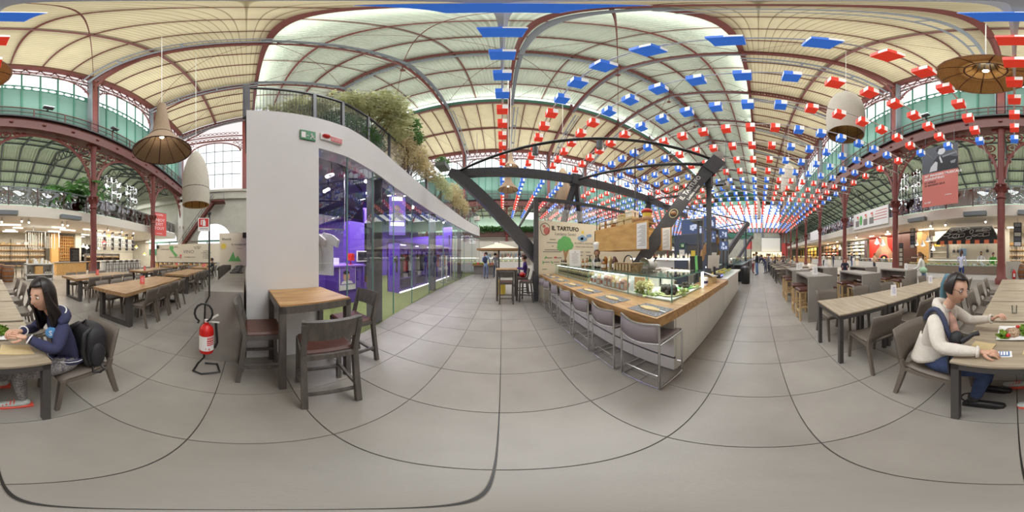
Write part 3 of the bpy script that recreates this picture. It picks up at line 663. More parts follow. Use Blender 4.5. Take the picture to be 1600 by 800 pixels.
clump('bamboo', 'feathery pale bamboo behind the corner mesh panel of the terrace', 'plant', (-2.8, .8, 4.5), [((-2.7, .8, 4.7), (.3, .6, .4)), ((-2.6, 1.1, 5.1), (.3, .5, .35))], M_LEAF, 2600, .12, 8)
clump('bamboo', 'tallest feathery bamboo overhanging the terrace railing', 'plant', (-2.85, 2.5, 4.05), [((-2.5, 2.2, 5.85), (.45, .55, .5)), ((-2.45, 2.7, 6.3), (.6, .6, .6)), ((-2.5, 3.2, 5.7), (.5, .5, .7)), ((-2.35, 1.75, 5.6), (.35, .5, .3)), ((-2.4, 3.2, 6.2), (.4, .5, .45))], M_LEAF, 5600, .13, 18)
clump('dry_bamboo', 'yellowing bamboo clump behind the brown mesh panels of the terrace', 'plant', (-2.95, 4.3, 4.05), [((-2.7, 3.9, 5.3), (.35, .5, .9)), ((-2.75, 4.7, 5.3), (.4, .6, .7)), ((-2.8, 5.6, 5.1), (.3, .7, .5))], M_LEAFB, 3400, .12, 16)
clump('leafy_shrub', 'bright green shrub rising past the bamboo on the terrace', 'shrub', (-2.8, 3.75, 4.05), [((-2.45, 3.85, 6.3), (.3, .4, .35)), ((-2.5, 4.3, 5.9), (.25, .3, .3))], M_LEAFD, 1300, .11, 5)
clump('trailing_plant', 'small trailing plant at the terrace railing below the steel strut', 'plant', (-2.8, 6.6, 4.05), [((-2.6, 6.5, 4.9), (.25, .6, .45)), ((-2.5, 7.2, 4.7), (.2, .6, .5))], M_LEAF, 1500, .1, 5)
clump('dry_bamboo', 'straw coloured bamboo at the far end of the terrace', 'plant', (-2.8, 9.6, 4.05), [((-2.7, 9.2, 5.2), (.4, 1.0, .8)), ((-2.7, 11, 5.0), (.4, 1.0, .6))], M_LEAFB, 2400, .14, 8)
t = thing('flower_box', 'grey flower box with a trailing green plant hung at the steel node', 'planter', (-2.3, 6.0, 5.3))
emit(MB().box(-2.5, -2.1, 5.7, 6.3, 5.3, 5.5), 'box', M_STEEL, t); emit(leaves(MB(), (-2.3, 6, 5.65), (.25, .4, .2), 500, .1), 'foliage', M_LEAFD, t, kind='stuff')
# --- shop contents
def shelf_unit(y0, y1, i):
    t = thing('display_unit', f'purple display unit with lit shelves of club shirts, {ORD[i]} from the shop door pane', 'shelf', (-3.9, (y0+y1)/2, 0), group='purple display units')
    emit(MB().box(-4.35, -4.3, y0, y1, 0, 2.05).box(-4.35, -3.72, y0, y0+.04, 0, 2.05).box(-4.35, -3.72, y1-.04, y1, 0, 2.05).box(-4.35, -3.72, y0, y1, 2.0, 2.05), 'carcass', M_PURPLE, t)
    for z in (.1, .55, 1.55): emit(MB().box(-4.3, -3.74, y0+.04, y1-.04, z, z+.03), 'shelf', M_PURPLEL, t)
    emit(MB().box(-3.74, -3.7, y0, y1, .02, .06).box(-4.2, -4.16, y0+.04, y1-.04, 1.96, 1.99), 'light_strip', glow_cached, t)
    for k in range(3):
        yc = y0+(y1-y0)*(k+.5)/3
        m = random.choice([M_BLACK, M_REDP, M_PURPLE, M_DARK, M_PANELW])
        garment('football_shirt', ['black', 'red', 'violet', 'grey', 'white'][[M_BLACK, M_REDP, M_PURPLE, M_DARK, M_PANELW].index(m)]+f' club shirt hung {ORD[k]} in the {ORD[i]} purple display unit', m, (-3.86, yc, 1.5), 0, 'shirts in the purple display units')
        o = emit(MB().box(-4.1, -3.8, yc-.14, yc+.14, 1.585, 1.72).box(-4.05, -3.85, yc-.1, yc+.1, 1.72, 1.8), 'folded_stack', [M_PURPLEL], at=(-3.95, yc, 1.585), label=f'folded violet knitwear on the top shelf of the {ORD[i]} display unit, {ORD[k]} pile', cat='clothes', group='folded knitwear')
        o = emit(MB().box(-4.1, -3.8, yc-.15, yc+.15, .585, .74), 'shoe_box', [random.choice([M_DARK, M_PURPLEL, M_PANELW])], at=(-3.95, yc, .585), label=f'boxed merchandise on the lower shelf of the {ORD[i]} display unit, {ORD[k]} box', cat='box', group='boxed merchandise')
glow_cached = glow('violet_strip_light', (.92, .85, 1, 1), 4.5)
def garment(name, label, m, loc, rz, group=None, w_=.42, h_=.66, hanger=True):
    t = thing(name, label, 'shirt', loc, rz, group)
    # hangs from loc in local coordinates, facing +x
    pts = [(0, -w_/2, -h_), (0, w_/2, -h_), (0, w_/2*.95, -.2), (0, w_*.74, -.27), (0, w_*.82, -.12), (0, w_/2, .0), (0, .08, .05), (0, 0, .02), (0, -.08, .05), (0, -w_/2, 0), (0, -w_*.82, -.12), (0, -w_*.74, -.27), (0, -w_/2*.95, -.2)]
    emit(MB().prism([(.04, y, z) for _, y, z in pts], (-.08, 0, 0)), 'cloth', m, t, local=True)
    if hanger: emit(MB().tube([(0, -.17, .0), (0, 0, .07), (0, .17, .0)], .007, 4).tube([(0, 0, .07), (0, 0, .12), (.02, 0, .15), (.03, 0, .12)], .005, 4), 'hanger', M_CHROME, t, local=True)
    return t
for i in range(5): shelf_unit(5.1+1.18*i, 6.2+1.18*i, i)
garment('white_shirt', 'long white shirt on a hanger just behind the shop glass beside the pier', M_PAPER, (-3.15, 1.62, 1.92), math.radians(-62), None, .46, .85)
garment('white_shirt', 'white shirt on a hanger half hidden behind the longer white shirt', M_PANELW, (-3.25, 1.38, 1.92), math.radians(-62), None, .46, .75)
garment('brown_shirt', 'brown shirt on a hanger beside the white pier inside the shop', M_BROWNL, (-3.2, 1.2, 1.9), math.radians(-62), None, .4, .6)
emit(MB().tube([(-3.4, .9, 2.08), (-3.05, 2.1, 2.08)], .015, 6).tube([(-3.4, .9, 2.08), (-3.4, .9, 3.9)], .01, 5).tube([(-3.05, 2.1, 2.08), (-3.05, 2.1, 3.9)], .01, 5), 'clothes_rail', M_CHROME, at=(-3.2, 1.5, 2.08), label='slim hanging clothes rail carrying the white shirts', cat='rail')
t = thing('sales_counter', 'purple sales counter with a framed portrait poster inside the shop', 'counter', (-4.4, 2.9, 0))
emit(MB().box(-5.2, -4.0, 2.1, 3.5, 0, 1.15), 'body', M_PURPLE, t); emit(MB().box(-5.25, -3.95, 2.05, 3.55, 1.15, 1.2), 'counter_top', M_PURPLEL, t)
P = thing('portrait_poster', 'poster of a smiling man with white lettering on the purple sales counter', 'poster', (-3.97, 2.9, 1.0))
emit(MB().box(-3.99, -3.97, 2.55, 3.15, .45, 1.2), 'sheet', M_PAPER, P)
emit(MB().box(-3.969, -3.965, 2.57, 3.13, .62, 1.18), 'photo_ground', M_PURPLEL, P)
emit(MB().ball((-3.965, 2.8, .86), .008, .12, .15, 12, 8), 'printed_face', M_SKIN, P); emit(MB().ball((-3.962, 2.79, .985), .008, .12, .06, 12, 6), 'printed_hair', M_HAIR, P)
emit(MB().poly([(-3.963, 2.6, .64), (-3.963, 3.05, .64), (-3.963, 2.98, .72), (-3.963, 2.8, .76), (-3.963, 2.65, .72)]), 'printed_shirt', M_PAPER, P)
emit(MB().box(-3.961, -3.960, 2.74, 2.86, .79, .81), 'printed_smile', M_PAPER, P)
text('QUI PUOI', .06, frame((-3.96, 2.86, 1.13), (0, 1, 0), (0, 0, 1)), M_PAPER, P, depth=.002)
emit(MB().box(-4.5, -4.3, 2.3, 2.75, 1.2, 1.42), 'cash_register', M_PAPER, at=(-4.4, 2.5, 1.2), label='white till on the purple sales counter', cat='till')
emit(MB().lathe([(.1, 0), (.1, .02), (.02, .03), (.02, .12), (.13, .13), (.13, .36), (.02, .37)], 12, (-4.3, 3.2, 1.2)), 'round_sign', M_REDP, at=(-4.3, 3.2, 1.2), label='round red display piece on the purple sales counter', cat='sign')
t = thing('digital_screen', 'bright portrait screen with violet footballer advert hanging behind the glass', 'screen', (-2.8, 3.78, 2.7))
M_ = frame((-2.86, 3.8, 2.72), (math.cos(math.radians(40)), math.sin(math.radians(40)), 0), (0, 0, 1))
def plate(mb, M, w_, h_, z0, z1, cx=0, cy=0):
    n = MB().box(cx-w_/2, cx+w_/2, cy-h_/2, cy+h_/2, z0, z1); return mb.merge(n, M)
emit(plate(MB(), M_, .52, 1.3, -.04, -.005), 'housing', M_BLACK, t); emit(plate(MB(), M_, .48, 1.26, -.004, 0), 'display', M_SCREENP, t)
emit(plate(plate(MB(), M_, .4, .1, .002, .004, 0, -.3), M_, .3, .12, .002, .004, 0, .5), 'white_caption', M_LAMPW, t)
n = MB().ball((0, .18, .006), .09, .11, .006, 10, 6).poly([(-.2, -.2, .005), (.2, -.2, .005), (.17, .0, .005), (.06, .07, .005), (-.06, .07, .005), (-.17, .0, .005)])
emit(MB().merge(n, M_), 'player_figure', M_PANELW, t); emit(MB().tube([(-2.86, 3.8, 3.35), (-2.86, 3.8, 3.9)], .02, 5), 'hanging_rod', M_BLACK, t)
emit(MB().box(-5.3, -5.2, 4.6, 5.0, 0, 3.9).box(-5.6, -5.2, 3.8, 5.0, .35, 2.9), 'purple_partition', M_PURPLE, at=(-5.3, 4.5, 0), label='tall purple partition behind the sales floor with a small white screen', cat='partition')
emit(MB().box(-5.19, -5.15, 4.15, 4.75, 1.25, 1.7).use(1).box(-5.15, -5.14, 4.2, 4.7, 1.3, 1.65), 'wall_tablet', [M_PANELW, M_BLACK], at=(-5.17, 4.45, 1.5), label='white framed wall tablet on the purple partition', cat='screen')
emit(MB().box(-7.9, -3.2, 9.4, 9.6, 2.15, 2.75), 'purple_bulkhead', M_PURPLE, at=(-5, 9.5, 2.15), label='purple bulkhead spanning the middle of the shop', cat='panel')
emit(MB().box(-4.3, -3.6, 11.2, 11.35, .0, 3.9), 'purple_pillar', M_PURPLE, at=(-4, 11.2, 0), label='wide purple pillar near the far door of the shop', cat='pillar')
for i, (x, y) in enumerate([(-3.3, 1.9), (-3.0, 2.8), (-3.6, 3.4), (-4.2, 2.3), (-3.3, 4.6), (-3.4, 5.6), (-3.5, 7.4), (-3.4, 9.0)]):
    t = thing('track_spotlight', f'white cylindrical spotlight under the shop ceiling, {ORD[i]} along the tracks', 'spotlight', (x, y, 3.5), group='shop spotlights')
    emit(MB().tube([(x, y, 3.58), (x, y, 3.9)], .012, 5), 'stem', M_BLACK, t)
    emit(MB().tube([(x-.02, y+.04, 3.58), (x+.05, y-.14, 3.44)], .05, 10), 'can', M_PANELW, t, smooth=True)
    emit(MB().ball((x+.055, y-.15, 3.433), .042, nu=10, nv=6), 'bulb', M_LAMPS, t)
for k, (xa, ya, xb, yb) in enumerate([(-2.6, 1.2, -4.4, 3.8), (-3.0, 4.2, -3.6, 9.8)]):
    emit(MB().beam((xa, ya, 3.86), (xb, yb, 3.86), .04, .05), 'light_track', M_BLACK, at=(xa, ya, 3.86), label=['black ceiling track slanting from the pier into the shop', 'long black ceiling track running down the shop'][k], cat='light track')
for k, y in enumerate((8.2, 9.0, 9.7, 10.6)):
    t = thing('security_gate', f'slim pale anti-theft gate inside the shop door, {ORD[k]} from the front', 'gate', (-2.95, y, 0), group='anti-theft gates')
    emit(MB().box(-3.25, -2.9, y-.02, y+.02, 0, .05), 'foot', M_STEEL, t); emit(MB().tube([(-3.2, y, .05), (-3.2, y, 1.5), (-2.95, y, 1.5), (-2.95, y, .05)], .025, 5), 'loop', M_PANELW, t)
emit(MB().lathe([(.13, 0), (.15, .35), (.15, .4), (.0, .4)], 12, (-2.95, 11.2, 0)), 'waste_basket', M_BLACK, at=(-2.95, 11.2, 0), label='small black waste basket by the far shop door', cat='bin')
# ---------------------------------------------------------------- bar table and its three bar chairs in front of the pier
t = thing('bar_table', 'square oak topped bar table with grey steel frame against white pier', 'table', (-1.72, .64, 0))
emit(MB().box(-2.05, -1.36, .285, 1.0, 1.02, 1.045), 'table_top', M_OAK, t)
for x in (-2.04, -1.41):
    for y in (.28, .95): emit(MB().box(x, x+.06, y, y+.06, 0, 1.02), 'leg', M_GREYWOOD, t)
for b in ((-2.04, -1.35, .28, .31), (-2.04, -1.35, .98, 1.01), (-2.04, -2.01, .28, 1.01), (-1.38, -1.35, .28, 1.01)): emit(MB().box(*b, .96, 1.044 if False else 1.03), 'apron', M_GREYWOOD, t)
def bar_chair():
    r = thing('bar_chair', 'bar chair', 'chair', (0, 0, 0))
    for y in (-.2, .2):
        emit(MB().beam((.19, y, 0), (.17, y, .66), .04, .045, (1, 0, 0)), 'leg', M_GREYWOOD, r, local=True)
        emit(MB().beam((-.24, y, 0), (-.17, y, .68), .045, .045, (1, 0, 0)).beam((-.17, y, .68), (-.25, y, 1.0), .04, .045, (1, 0, 0)), 'leg', M_GREYWOOD, r, local=True)
        emit(MB().beam((.18, y, .24), (-.21, y, .24), .025, .035), 'stretcher', M_GREYWOOD, r, local=True)
    emit(MB().beam((.185, -.2, .2), (.185, .2, .2), .035, .03).beam((-.2, -.2, .18), (-.2, .2, .18), .03, .03), 'footrest', M_GREYWOOD, r, local=True)
    emit(MB().box(-.2, .2, -.215, .215, .62, .67), 'seat_frame', M_GREYWOOD, r, local=True)
    emit(MB().bev(-.17, .2, -.2, .2, .665, .7, .02), 'seat', M_BROWNL, r, local=True)
    def bk(u, v):
        y = -.22+.44*u; c = .03*(1-(2*u-1)**2); z = .84+.18*v; return (-.2-.05*v-c, y, z)
    emit(MB().sheet(bk, 8, 2), 'backrest', M_GREYWOOD, r, local=True, solid=.03)
    return r
BC = Stock(bar_chair())
BC.put((-1.22, .63, 0), math.radians(168), 'grey bar chair with brown seat nearest the camera at the oak bar table', 'grey bar chairs')
BC.put((-1.72, .16, 0), math.radians(90), 'grey bar chair squeezed between oak bar table and left end of white pier', 'grey bar chairs')
BC.put((-1.62, 1.22, 0), math.radians(-95), 'grey bar chair at the oak bar table beside the shop glass', 'grey bar chairs')
# ---------------------------------------------------------------- fire extinguisher stand
t = thing('extinguisher_stand', 'black tubular extinguisher stand with a tall sign post on the tiles', 'stand', (-1.72, -.43, 0))
cx, cy = -1.72, -.43
dirx = Vector((math.sin(math.radians(-103)), math.cos(math.radians(-103)), 0)); side = Vector((dirx.y, -dirx.x, 0))    # away from the camera, and to the right
B = Vector((cx, cy, 0)); rt = -side if (-side).dot(Vector((math.sin(math.radians(-13)), math.cos(math.radians(-13)), 0))) > 0 else side
base = [B-rt*.02+dirx*.12+Vector((0, 0, .02)), B+rt*.12+dirx*.1+Vector((0, 0, .02)), B+rt*.14-dirx*.08+Vector((0, 0, .02)), B-rt*.05-dirx*.12+Vector((0, 0, .02)), B-rt*.14-dirx*.06+Vector((0, 0, .02)), B-rt*.1+dirx*.1+Vector((0, 0, .03)), B-rt*.03+dirx*.13+Vector((0, 0, .12)), B-rt*.03+dirx*.13+Vector((0, 0, .5))]
emit(MB().tube(base, .013, 8), 'base_loop', M_BLACK, t, smooth=True)
emit(MB().tube([B-rt*.03+dirx*.13+Vector((0, 0, .45)), B-rt*.02+dirx*.13+Vector((0, 0, .9)), B+rt*.03+dirx*.13+Vector((0, 0, 1.0)), B+rt*.03+dirx*.13+Vector((0, 0, 1.99))], .011, 8).lathe([(.02, 0), (.02, .03), (.0, .04)], 8, tuple(B+rt*.03+dirx*.13+Vector((0, 0, 1.97)))), 'post', M_BLACK, t, smooth=True)
S = B+rt*-.035+dirx*.12+Vector((0, 0, 1.85)); Ms = frame(S, rt, (0, 0, 1))
emit(plate(MB(), Ms, .13, .16, -.004, .002), 'sign_plate', M_PAPER, t); emit(plate(MB(), Ms, .112, .098, .002, .004, 0, .022), 'red_field', M_REDP, t)
n = MB(); plate(n, Ms, .034, .06, .0042, .006, .006, .012); plate(n, Ms, .018, .018, .0042, .006, .006, .05); plate(n, Ms, .012, .05, .0042, .006, -.028, .02); plate(n, Ms, .03, .008, .0042, .006, -.016, .05)
emit(n, 'pictogram', M_PAPER, t)
text('ESTINTORE', .019, Ms @ Matrix.Translation((0, -.052, .003)), M_INK, t, depth=.001)
E_ = thing('fire_extinguisher', 'red fire extinguisher with white label and black hose on its stand', 'extinguisher', tuple(B-dirx*.02+Vector((0, 0, .3))))
ec = B-dirx*.02+rt*.0
emit(MB().lathe([(.05, .3), (.075, .32), (.08, .34), (.08, .62), (.07, .66), (.045, .69), (.025, .7), (.025, .73)], 20, (ec.x, ec.y, 0)), 'cylinder', M_REDP, E_, smooth=True)
lb = MB()
for k in range(14):
    a0, a1 = math.radians(-75+150*k/14), math.radians(-75+150*(k+1)/14)
    f = lambda a: ec-dirx*.0815*math.cos(a)+rt*.0815*math.sin(a)
    p, q = f(a0), f(a1); lb.add([(p.x, p.y, .37), (q.x, q.y, .37), (q.x, q.y, .57), (p.x, p.y, .57)], [(0, 1, 2, 3)])
emit(lb, 'paper_label', M_PAPER, E_)
lr = MB()
for k in range(6):
    a0, a1 = math.radians(5+60*k/6), math.radians(5+60*(k+1)/6)
    f = lambda a: ec-dirx*.0825*math.cos(a)+rt*.0825*math.sin(a)
    for z0, z1 in ((.45, .465), (.475, .49), (.5, .52), (.53, .545), (.55, .56)):
        p, q = f(a0), f(a1); lr.add([(p.x, p.y, z0), (q.x, q.y, z0), (q.x, q.y, z1), (p.x, p.y, z1)], [(0, 1, 2, 3)])
emit(lr, 'red_print', M_REDP, E_)
text('1.6', .05, frame(ec-dirx*.083+rt*.012+Vector((0, 0, .4)), rt, (0, 0, 1)), M_REDP, E_, depth=.001)
emit(MB().beam(ec+Vector((0, 0, .74)), ec+rt*.13+Vector((0, 0, .82)), .02, .016).beam(ec+Vector((0, 0, .74)), ec+rt*.14+Vector((0, 0, .72)), .018, .014).lathe([(.022, 0), (.022, .06)], 8, (ec.x, ec.y, .7)), 'handle', M_PANELW, E_)
hp = [ec+Vector((0, 0, .74))]
for k in range(12):
    a = math.radians(-60+300*k/11); hp.append(ec-rt*.03+rt*.095*math.cos(a)+Vector((0, 0, .85+.11*math.sin(a)))-dirx*.03)
hp += [ec-rt*.09+Vector((0, 0, .72))]
emit(MB().tube(hp, .012, 6), 'hose', M_BLACK, E_, smooth=True)
emit(MB().tube([ec+rt*.1+Vector((0, 0, .72)), ec+rt*.115+Vector((0, 0, .45)), ec+rt*.085+Vector((0, 0, .37))], .014, 6), 'nozzle', M_BLACK, E_, smooth=True)
# ---------------------------------------------------------------- concrete counter with hob trays by the pier
t = thing('concrete_counter', 'long grey concrete look counter running away beside the extinguisher', 'counter', (-4, -.25, 0))
emit(MB().box(-7.6, -1.95, -.51, -.03, 1.0, 1.04), 'worktop', M_CONC, t)
emit(MB().box(-1.99, -1.95, -.51, -.03, 0, 1.0), 'end_panel', M_CONC, t); emit(MB().box(-7.6, -1.99, -.51, -.47, 0, 1.0), 'front_panel', M_CONC, t)
emit(MB().box(-7.0, -2.2, -.06, -.045, .0, .85), 'red_back_panel', M_REDP, t)
for i, x in enumerate((-4.3, -4.9, -5.5, -6.3, -6.9)):
    t = thing('hob_tray', f'black serving tray on the grey counter, {ORD[i]} from its near end', 'tray', (x, -.25, 1.04), group='black trays on the grey counter')
    emit(MB().box(x-.2, x+.2, -.42, -.08, 1.04, 1.06), 'pan', M_BLACK, t); emit(MB().tube([(x-.22, -.4, 1.075), (x+.22, -.4, 1.075)], .012, 5).tube([(x-.22, -.1, 1.075), (x+.22, -.1, 1.075)], .012, 5), 'rim_bar', M_CHROME, t)
    emit(MB().ball((x-.08, -.25, 1.07), .06, .06, .03, 8, 5).ball((x+.08, -.22, 1.07), .05, .05, .04, 8, 5), 'pot_lid', M_DARK, t)
# ---------------------------------------------------------------- plastic chairs (one kind, many places)
def plastic_chair():
    r = thing('plastic_chair', 'chair', 'chair')
    emit(MB().sheet(lambda u, v: (-.2+.42*u, (-.215+.43*v)*(1-.06*(1-u)), .445+.012*(2*v-1)**2+(.01 if u < .2 else 0)-(.02 if u > .9 else 0)), 6, 6), 'seat', M_TAUPE, r, local=True, solid=.022, smooth=True)
    def bk(u, v):
        s = 2*u-1; y = .215*s; lo = .455+.085*(1-s*s); z = lo+(.83-lo)*v
        return (-.205-.10*((z-.45)/.38)-.03*(1-s*s), y, z)
    emit(MB().sheet(bk, 10, 4), 'backrest', M_TAUPE, r, local=True, solid=.02, smooth=True)
    for y in (-.2, .2):
        emit(MB().beam((.235, y*.98, 0), (.2, y, .44), .03, .03, (1, 0, 0), .045, .04), 'leg', M_TAUPE, r, local=True)
        emit(MB().beam((-.29, y*1.02, 0), (-.2, y, .44), .03, .035, (1, 0, 0), .035, .05).beam((-.2, y, .43), (-.225, y*1.04, .53), .035, .05, (1, 0, 0), .03, .03), 'leg', M_TAUPE, r, local=True)
    emit(MB().box(-.2, .2, -.215, -.2, .41, .445).box(-.2, .2, .2, .215, .41, .445).box(.19, .21, -.2, .2, .41, .44), 'seat_rail', M_TAUPE, r, local=True)
    return r
PC = Stock(plastic_chair()); GCH = 'taupe plastic chairs'
# ---------------------------------------------------------------- square dining tables
def square_table():
    r = thing('dining_table', 'table', 'table')
    emit(MB().bev(-.36, .36, -.385, .385, .745, .765, .004), 'table_top', M_GREYTOP, r, local=True)
    for x in (-.355, .305):
        for y in (-.38, .33): emit(MB().box(x, x+.05, y, y+.05, 0, .745), 'leg', M_LEGS, r, local=True)
    emit(MB().box(-.355, .355, -.38, -.355, .69, .744).box(-.355, .355, .355, .38, .69, .744).box(-.355, -.33, -.38, .38, .69, .744).box(.33, .355, -.38, .38, .69, .744), 'apron', M_LEGS, r, local=True)
    return r
ST = Stock(square_table())
GT = 'square dining tables'
for i in range(5):
    y = -1.265-.82*i
    ST.put((0.01, y, 0), 0, ['square dining table with a salad plate where the two women sit', 'empty square dining table directly behind the one with the women', 'third square dining table of the row behind the two women', 'fourth square dining table of the row behind the two women', 'last square dining table of the row behind the two women, nearest the red column'][i], GT)
    if i:
        for s in (-1, 1):
            PC.put((.01+s*.5, y, 0), PI if s > 0 else 0, f'taupe plastic chair on the {"bar" if s > 0 else "wine shop"} side of the {ORD[i]} empty table behind the women', GCH)
CW = PC.put((-.66, -1.18, 0), 0, 'taupe plastic chair the girl in the navy hoodie sits on', GCH)
CW2 = PC.put((.60, -1.2, 0), PI, 'taupe plastic chair the woman in the cream cardigan sits on', GCH)
for i in range(5):
    y = -1.29-.80*i
    ST.put((2.02, y, 0), 0, ['square dining table at the aisle with empty top and two chairs', 'square dining table with a white menu card, second from the aisle', 'square dining table third from the aisle in the row of the woman in cardigan', 'square dining table with a menu card fourth from the aisle', 'square dining table fifth from the aisle, by the woman with the green bag'][i], GT)
    PC.put((1.55-(.02 if i == 0 else 0), y, 0), math.radians(-4 if i == 0 else 3), f'taupe plastic chair on the near side of the {ORD[i]} table from the aisle', GCH)
    PC.put((2.55, y+.02, 0), PI, f'taupe plastic chair on the far side of the {ORD[i]} table from the aisle', GCH)
# further tables down the aisle
k = 0
for j, y in enumerate((-1.32, -2.12, -2.92)):
    for i, x in enumerate((9.0, 10.7, 12.4, 14.6)):
        ST.put((x, y, 0), 0, f'dark legged table down the aisle, {ORD[i]} past the bar tables, {ORD[j]} line', GT)
        for s in (-1, 1):
            if j < 2: PC.put((x+s*.52, y, 0), PI if s > 0 else 0, f'taupe plastic chair {"behind" if s > 0 else "before"} the {ORD[i]} aisle table of the {ORD[j]} line', GCH)
# ---------------------------------------------------------------- long oak tables with black hoop legs
def long_table():
    r = thing('long_table', 'table', 'table')
    def edge(y0, sgn): return [(-1.32+2.64*k/10, y0+sgn*.02*math.sin(k*1.9+sgn), 0) for k in range(11)]
    a = edge(-.5, 1); b = edge(.5, -1)[::-1]
    emit(MB().prism([(x, y, .70) for x, y, z in a+b], (0, 0, .075)), 'table_top', M_OAKX, r, local=True)
    for x in (-1.1, 1.1):
        emit(MB().box(x-.05, x+.05, -.46, -.36, 0, .70).box(x-.05, x+.05, .36, .46, 0, .70).box(x-.05, x+.05, -.36, .36, 0, .07).box(x-.05, x+.05, -.36, .36, .64, .70), 'leg_hoop', M_LEGS, r, local=True)
    return r
LT = Stock(long_table())
spots = [(-3.52, -2.53, 'nearest long oak table, a red menu card on it', 'nearest long oak table'), (-3.8, -4.82, 'long oak table beside the nearest one, towards the wine shop', 'oak table by the wine shop'), (-6.95, -2.65, 'long oak table behind the nearest one, beside the extinguisher post', 'oak table behind the nearest'),
         (-7.4, -4.85, 'long oak table in front of the wine glass shelves', 'oak table before the glass shelves'), (-10.8, -2.9, 'long oak table where a man in black sits', "black-clad man's oak table"), (-11.2, -5.2, 'long oak table farthest back beside the menu wall', 'oak table by the menu wall')]
for n, (x, y, lab, nick) in enumerate(spots):
    LT.put((x, y, 0), 0, lab, 'long oak tables')
    for s in (-1, 1):
        for k in range(4):
            if n == 4 and s > 0 and k == 0: pass
            PC.put((x+.78-.52*k+random.uniform(-.02, .02), y+s*(.46 if s > 0 else .5), 0), (-PI/2 if s > 0 else PI/2)+random.uniform(-.06, .06), f'taupe plastic chair, {ORD[k]} on the {"near" if s > 0 else "far"} side of the '+nick, GCH)
# ---------------------------------------------------------------- grey bar tables and oak stools
def slab_table():
    r = thing('slab_bar_table', 'table', 'table')
    emit(MB().box(-.58, .58, -.29, .29, 1.0, 1.04), 'table_top', M_CONC, r, local=True)
    for x in (-.58, .53): emit(MB().box(x, x+.05, -.29, .29, 0, 1.0), 'side_panel', M_CONC, r, local=True)
    emit(MB().box(-.53, .53, -.02, .02, .82, 1.0), 'rail_board', M_CONC, r, local=True)
    return r
def oak_stool():
    r = thing('oak_stool', 'stool', 'stool')
    for x in (-.15, .11):
        for y in (-.17, .13): emit(MB().box(x, x+.04, y, y+.04, 0, .70), 'leg', M_BEECH, r, local=True)
    emit(MB().box(-.15, .15, -.165, -.14, .2, .24).box(-.15, .15, .14, .165, .2, .24).box(-.145, -.12, -.15, .15, .3, .34).box(.12, .145, -.15, .15, .3, .34).box(-.15, .15, -.17, .17, .66, .70), 'stretcher', M_BEECH, r, local=True)
    emit(MB().bev(-.165, .165, -.18, .18, .70, .755, .025), 'cushion', M_BROWNL, r, local=True)
    return r
SB = Stock(slab_table()); OS = Stock(oak_stool())
SBS = [(3.84, -1.32, 'grey slab bar table with menu card standing nearest at the aisle', 'nearest aisle slab table'), (5.45, -1.32, 'grey slab bar table with two menu cards, second along the aisle', 'second aisle slab table'), (3.7, -2.62, 'bare grey slab bar table behind the nearest one at the aisle', 'bare slab table'),
       (3.6, -4.15, 'grey slab bar table with menu card beside the woman with green bag', 'green bag slab table'), (5.5, -4.1, 'bare grey slab bar table before the white serving counter', 'white counter slab table'), (6.1, -2.62, 'grey slab bar table with one menu card, farthest in the second line', 'farthest slab table')]
for n, (x, y, lab, nick) in enumerate(SBS):
    SB.put((x, y, 0), 0, lab, 'grey slab bar tables')
    for s in (1, -1):
        for k in range(2):
            OS.put((x-.28+.56*k, y+s*.28, 0), random.uniform(-.08, .08), f'oak stool with brown cushion, {ORD[k]} on the {"near" if s > 0 else "far"} side of the '+nick, 'oak stools')
# ---------------------------------------------------------------- cards on tables
def card(x, y, z, lab, m, h=.2, w_=.11, rz=0, ink=M_INKG, txt=None):
    t = thing('menu_card', lab, 'menu card', (x, y, z), math.atan2(y, x)+.3, 'standing menu cards')
    emit(MB().prism([(-.025, -w_/2, 0), (.025, -w_/2, 0), (0.002, -w_/2, h), (-.002, -w_/2, h)], (0, w_, 0)), 'folded_card', m, t, local=True)
    q = MB()
    for s in (-1, 1):
        for k in range(5):
            zz = h*(.25+.12*k); xo = s*(.025*(1-zz/h)+.003); q.box(xo-.0008, xo+.0008, -w_*.3, w_*.3*(1 if k % 2 else .6), zz, zz+.006)
    emit(q, 'print', ink, t, local=True)
card(1.95, -2.13, .765, 'white menu card on the second dining table from the aisle', M_PAPER, .2, .1, math.radians(55), M_PURPLEL)
card(2.1, -3.7, .765, 'white menu card on the fourth dining table from the aisle', M_PAPER, .2, .1, math.radians(60), M_PURPLEL)
card(3.6, -1.3, 1.04, 'white menu card on the grey bar table standing at the aisle', M_PAPER, .2, .12, math.radians(20))
card(5.0, -1.25, 1.04, 'white menu card nearer the aisle on the second grey bar table', M_PAPER, .2, .12, math.radians(20))
card(5.3, -1.4, 1.04, 'white menu card farther in on the second grey bar table', M_PAPER, .22, .12, math.radians(15))
card(3.3, -4.2, 1.04, 'white menu card on the grey bar table beside the woman with green bag', M_PAPER, .2, .1, math.radians(50))
card(5.9, -2.6, 1.04, 'white menu card on the farther grey bar table of the second line', M_PAPER, .2, .12, math.radians(20))
for (x, y, lab) in [(-3.3, -2.45, 'nearest long oak table'), (-3.7, -4.8, 'long oak table towards the wine bar'), (-6.6, -4.75, 'long oak table before the wine glass shelves'), (-10.3, -2.8, 'long oak table of the man in black'), (-11.0, -2.85, 'far end of the table of the man in black'), (-11.2, -5.1, 'long oak table by the menu wall')]:
    card(x, y, .775, 'coral red menu card on the '+lab, M_REDB, .2, .11, math.radians(-40), M_PAPER)
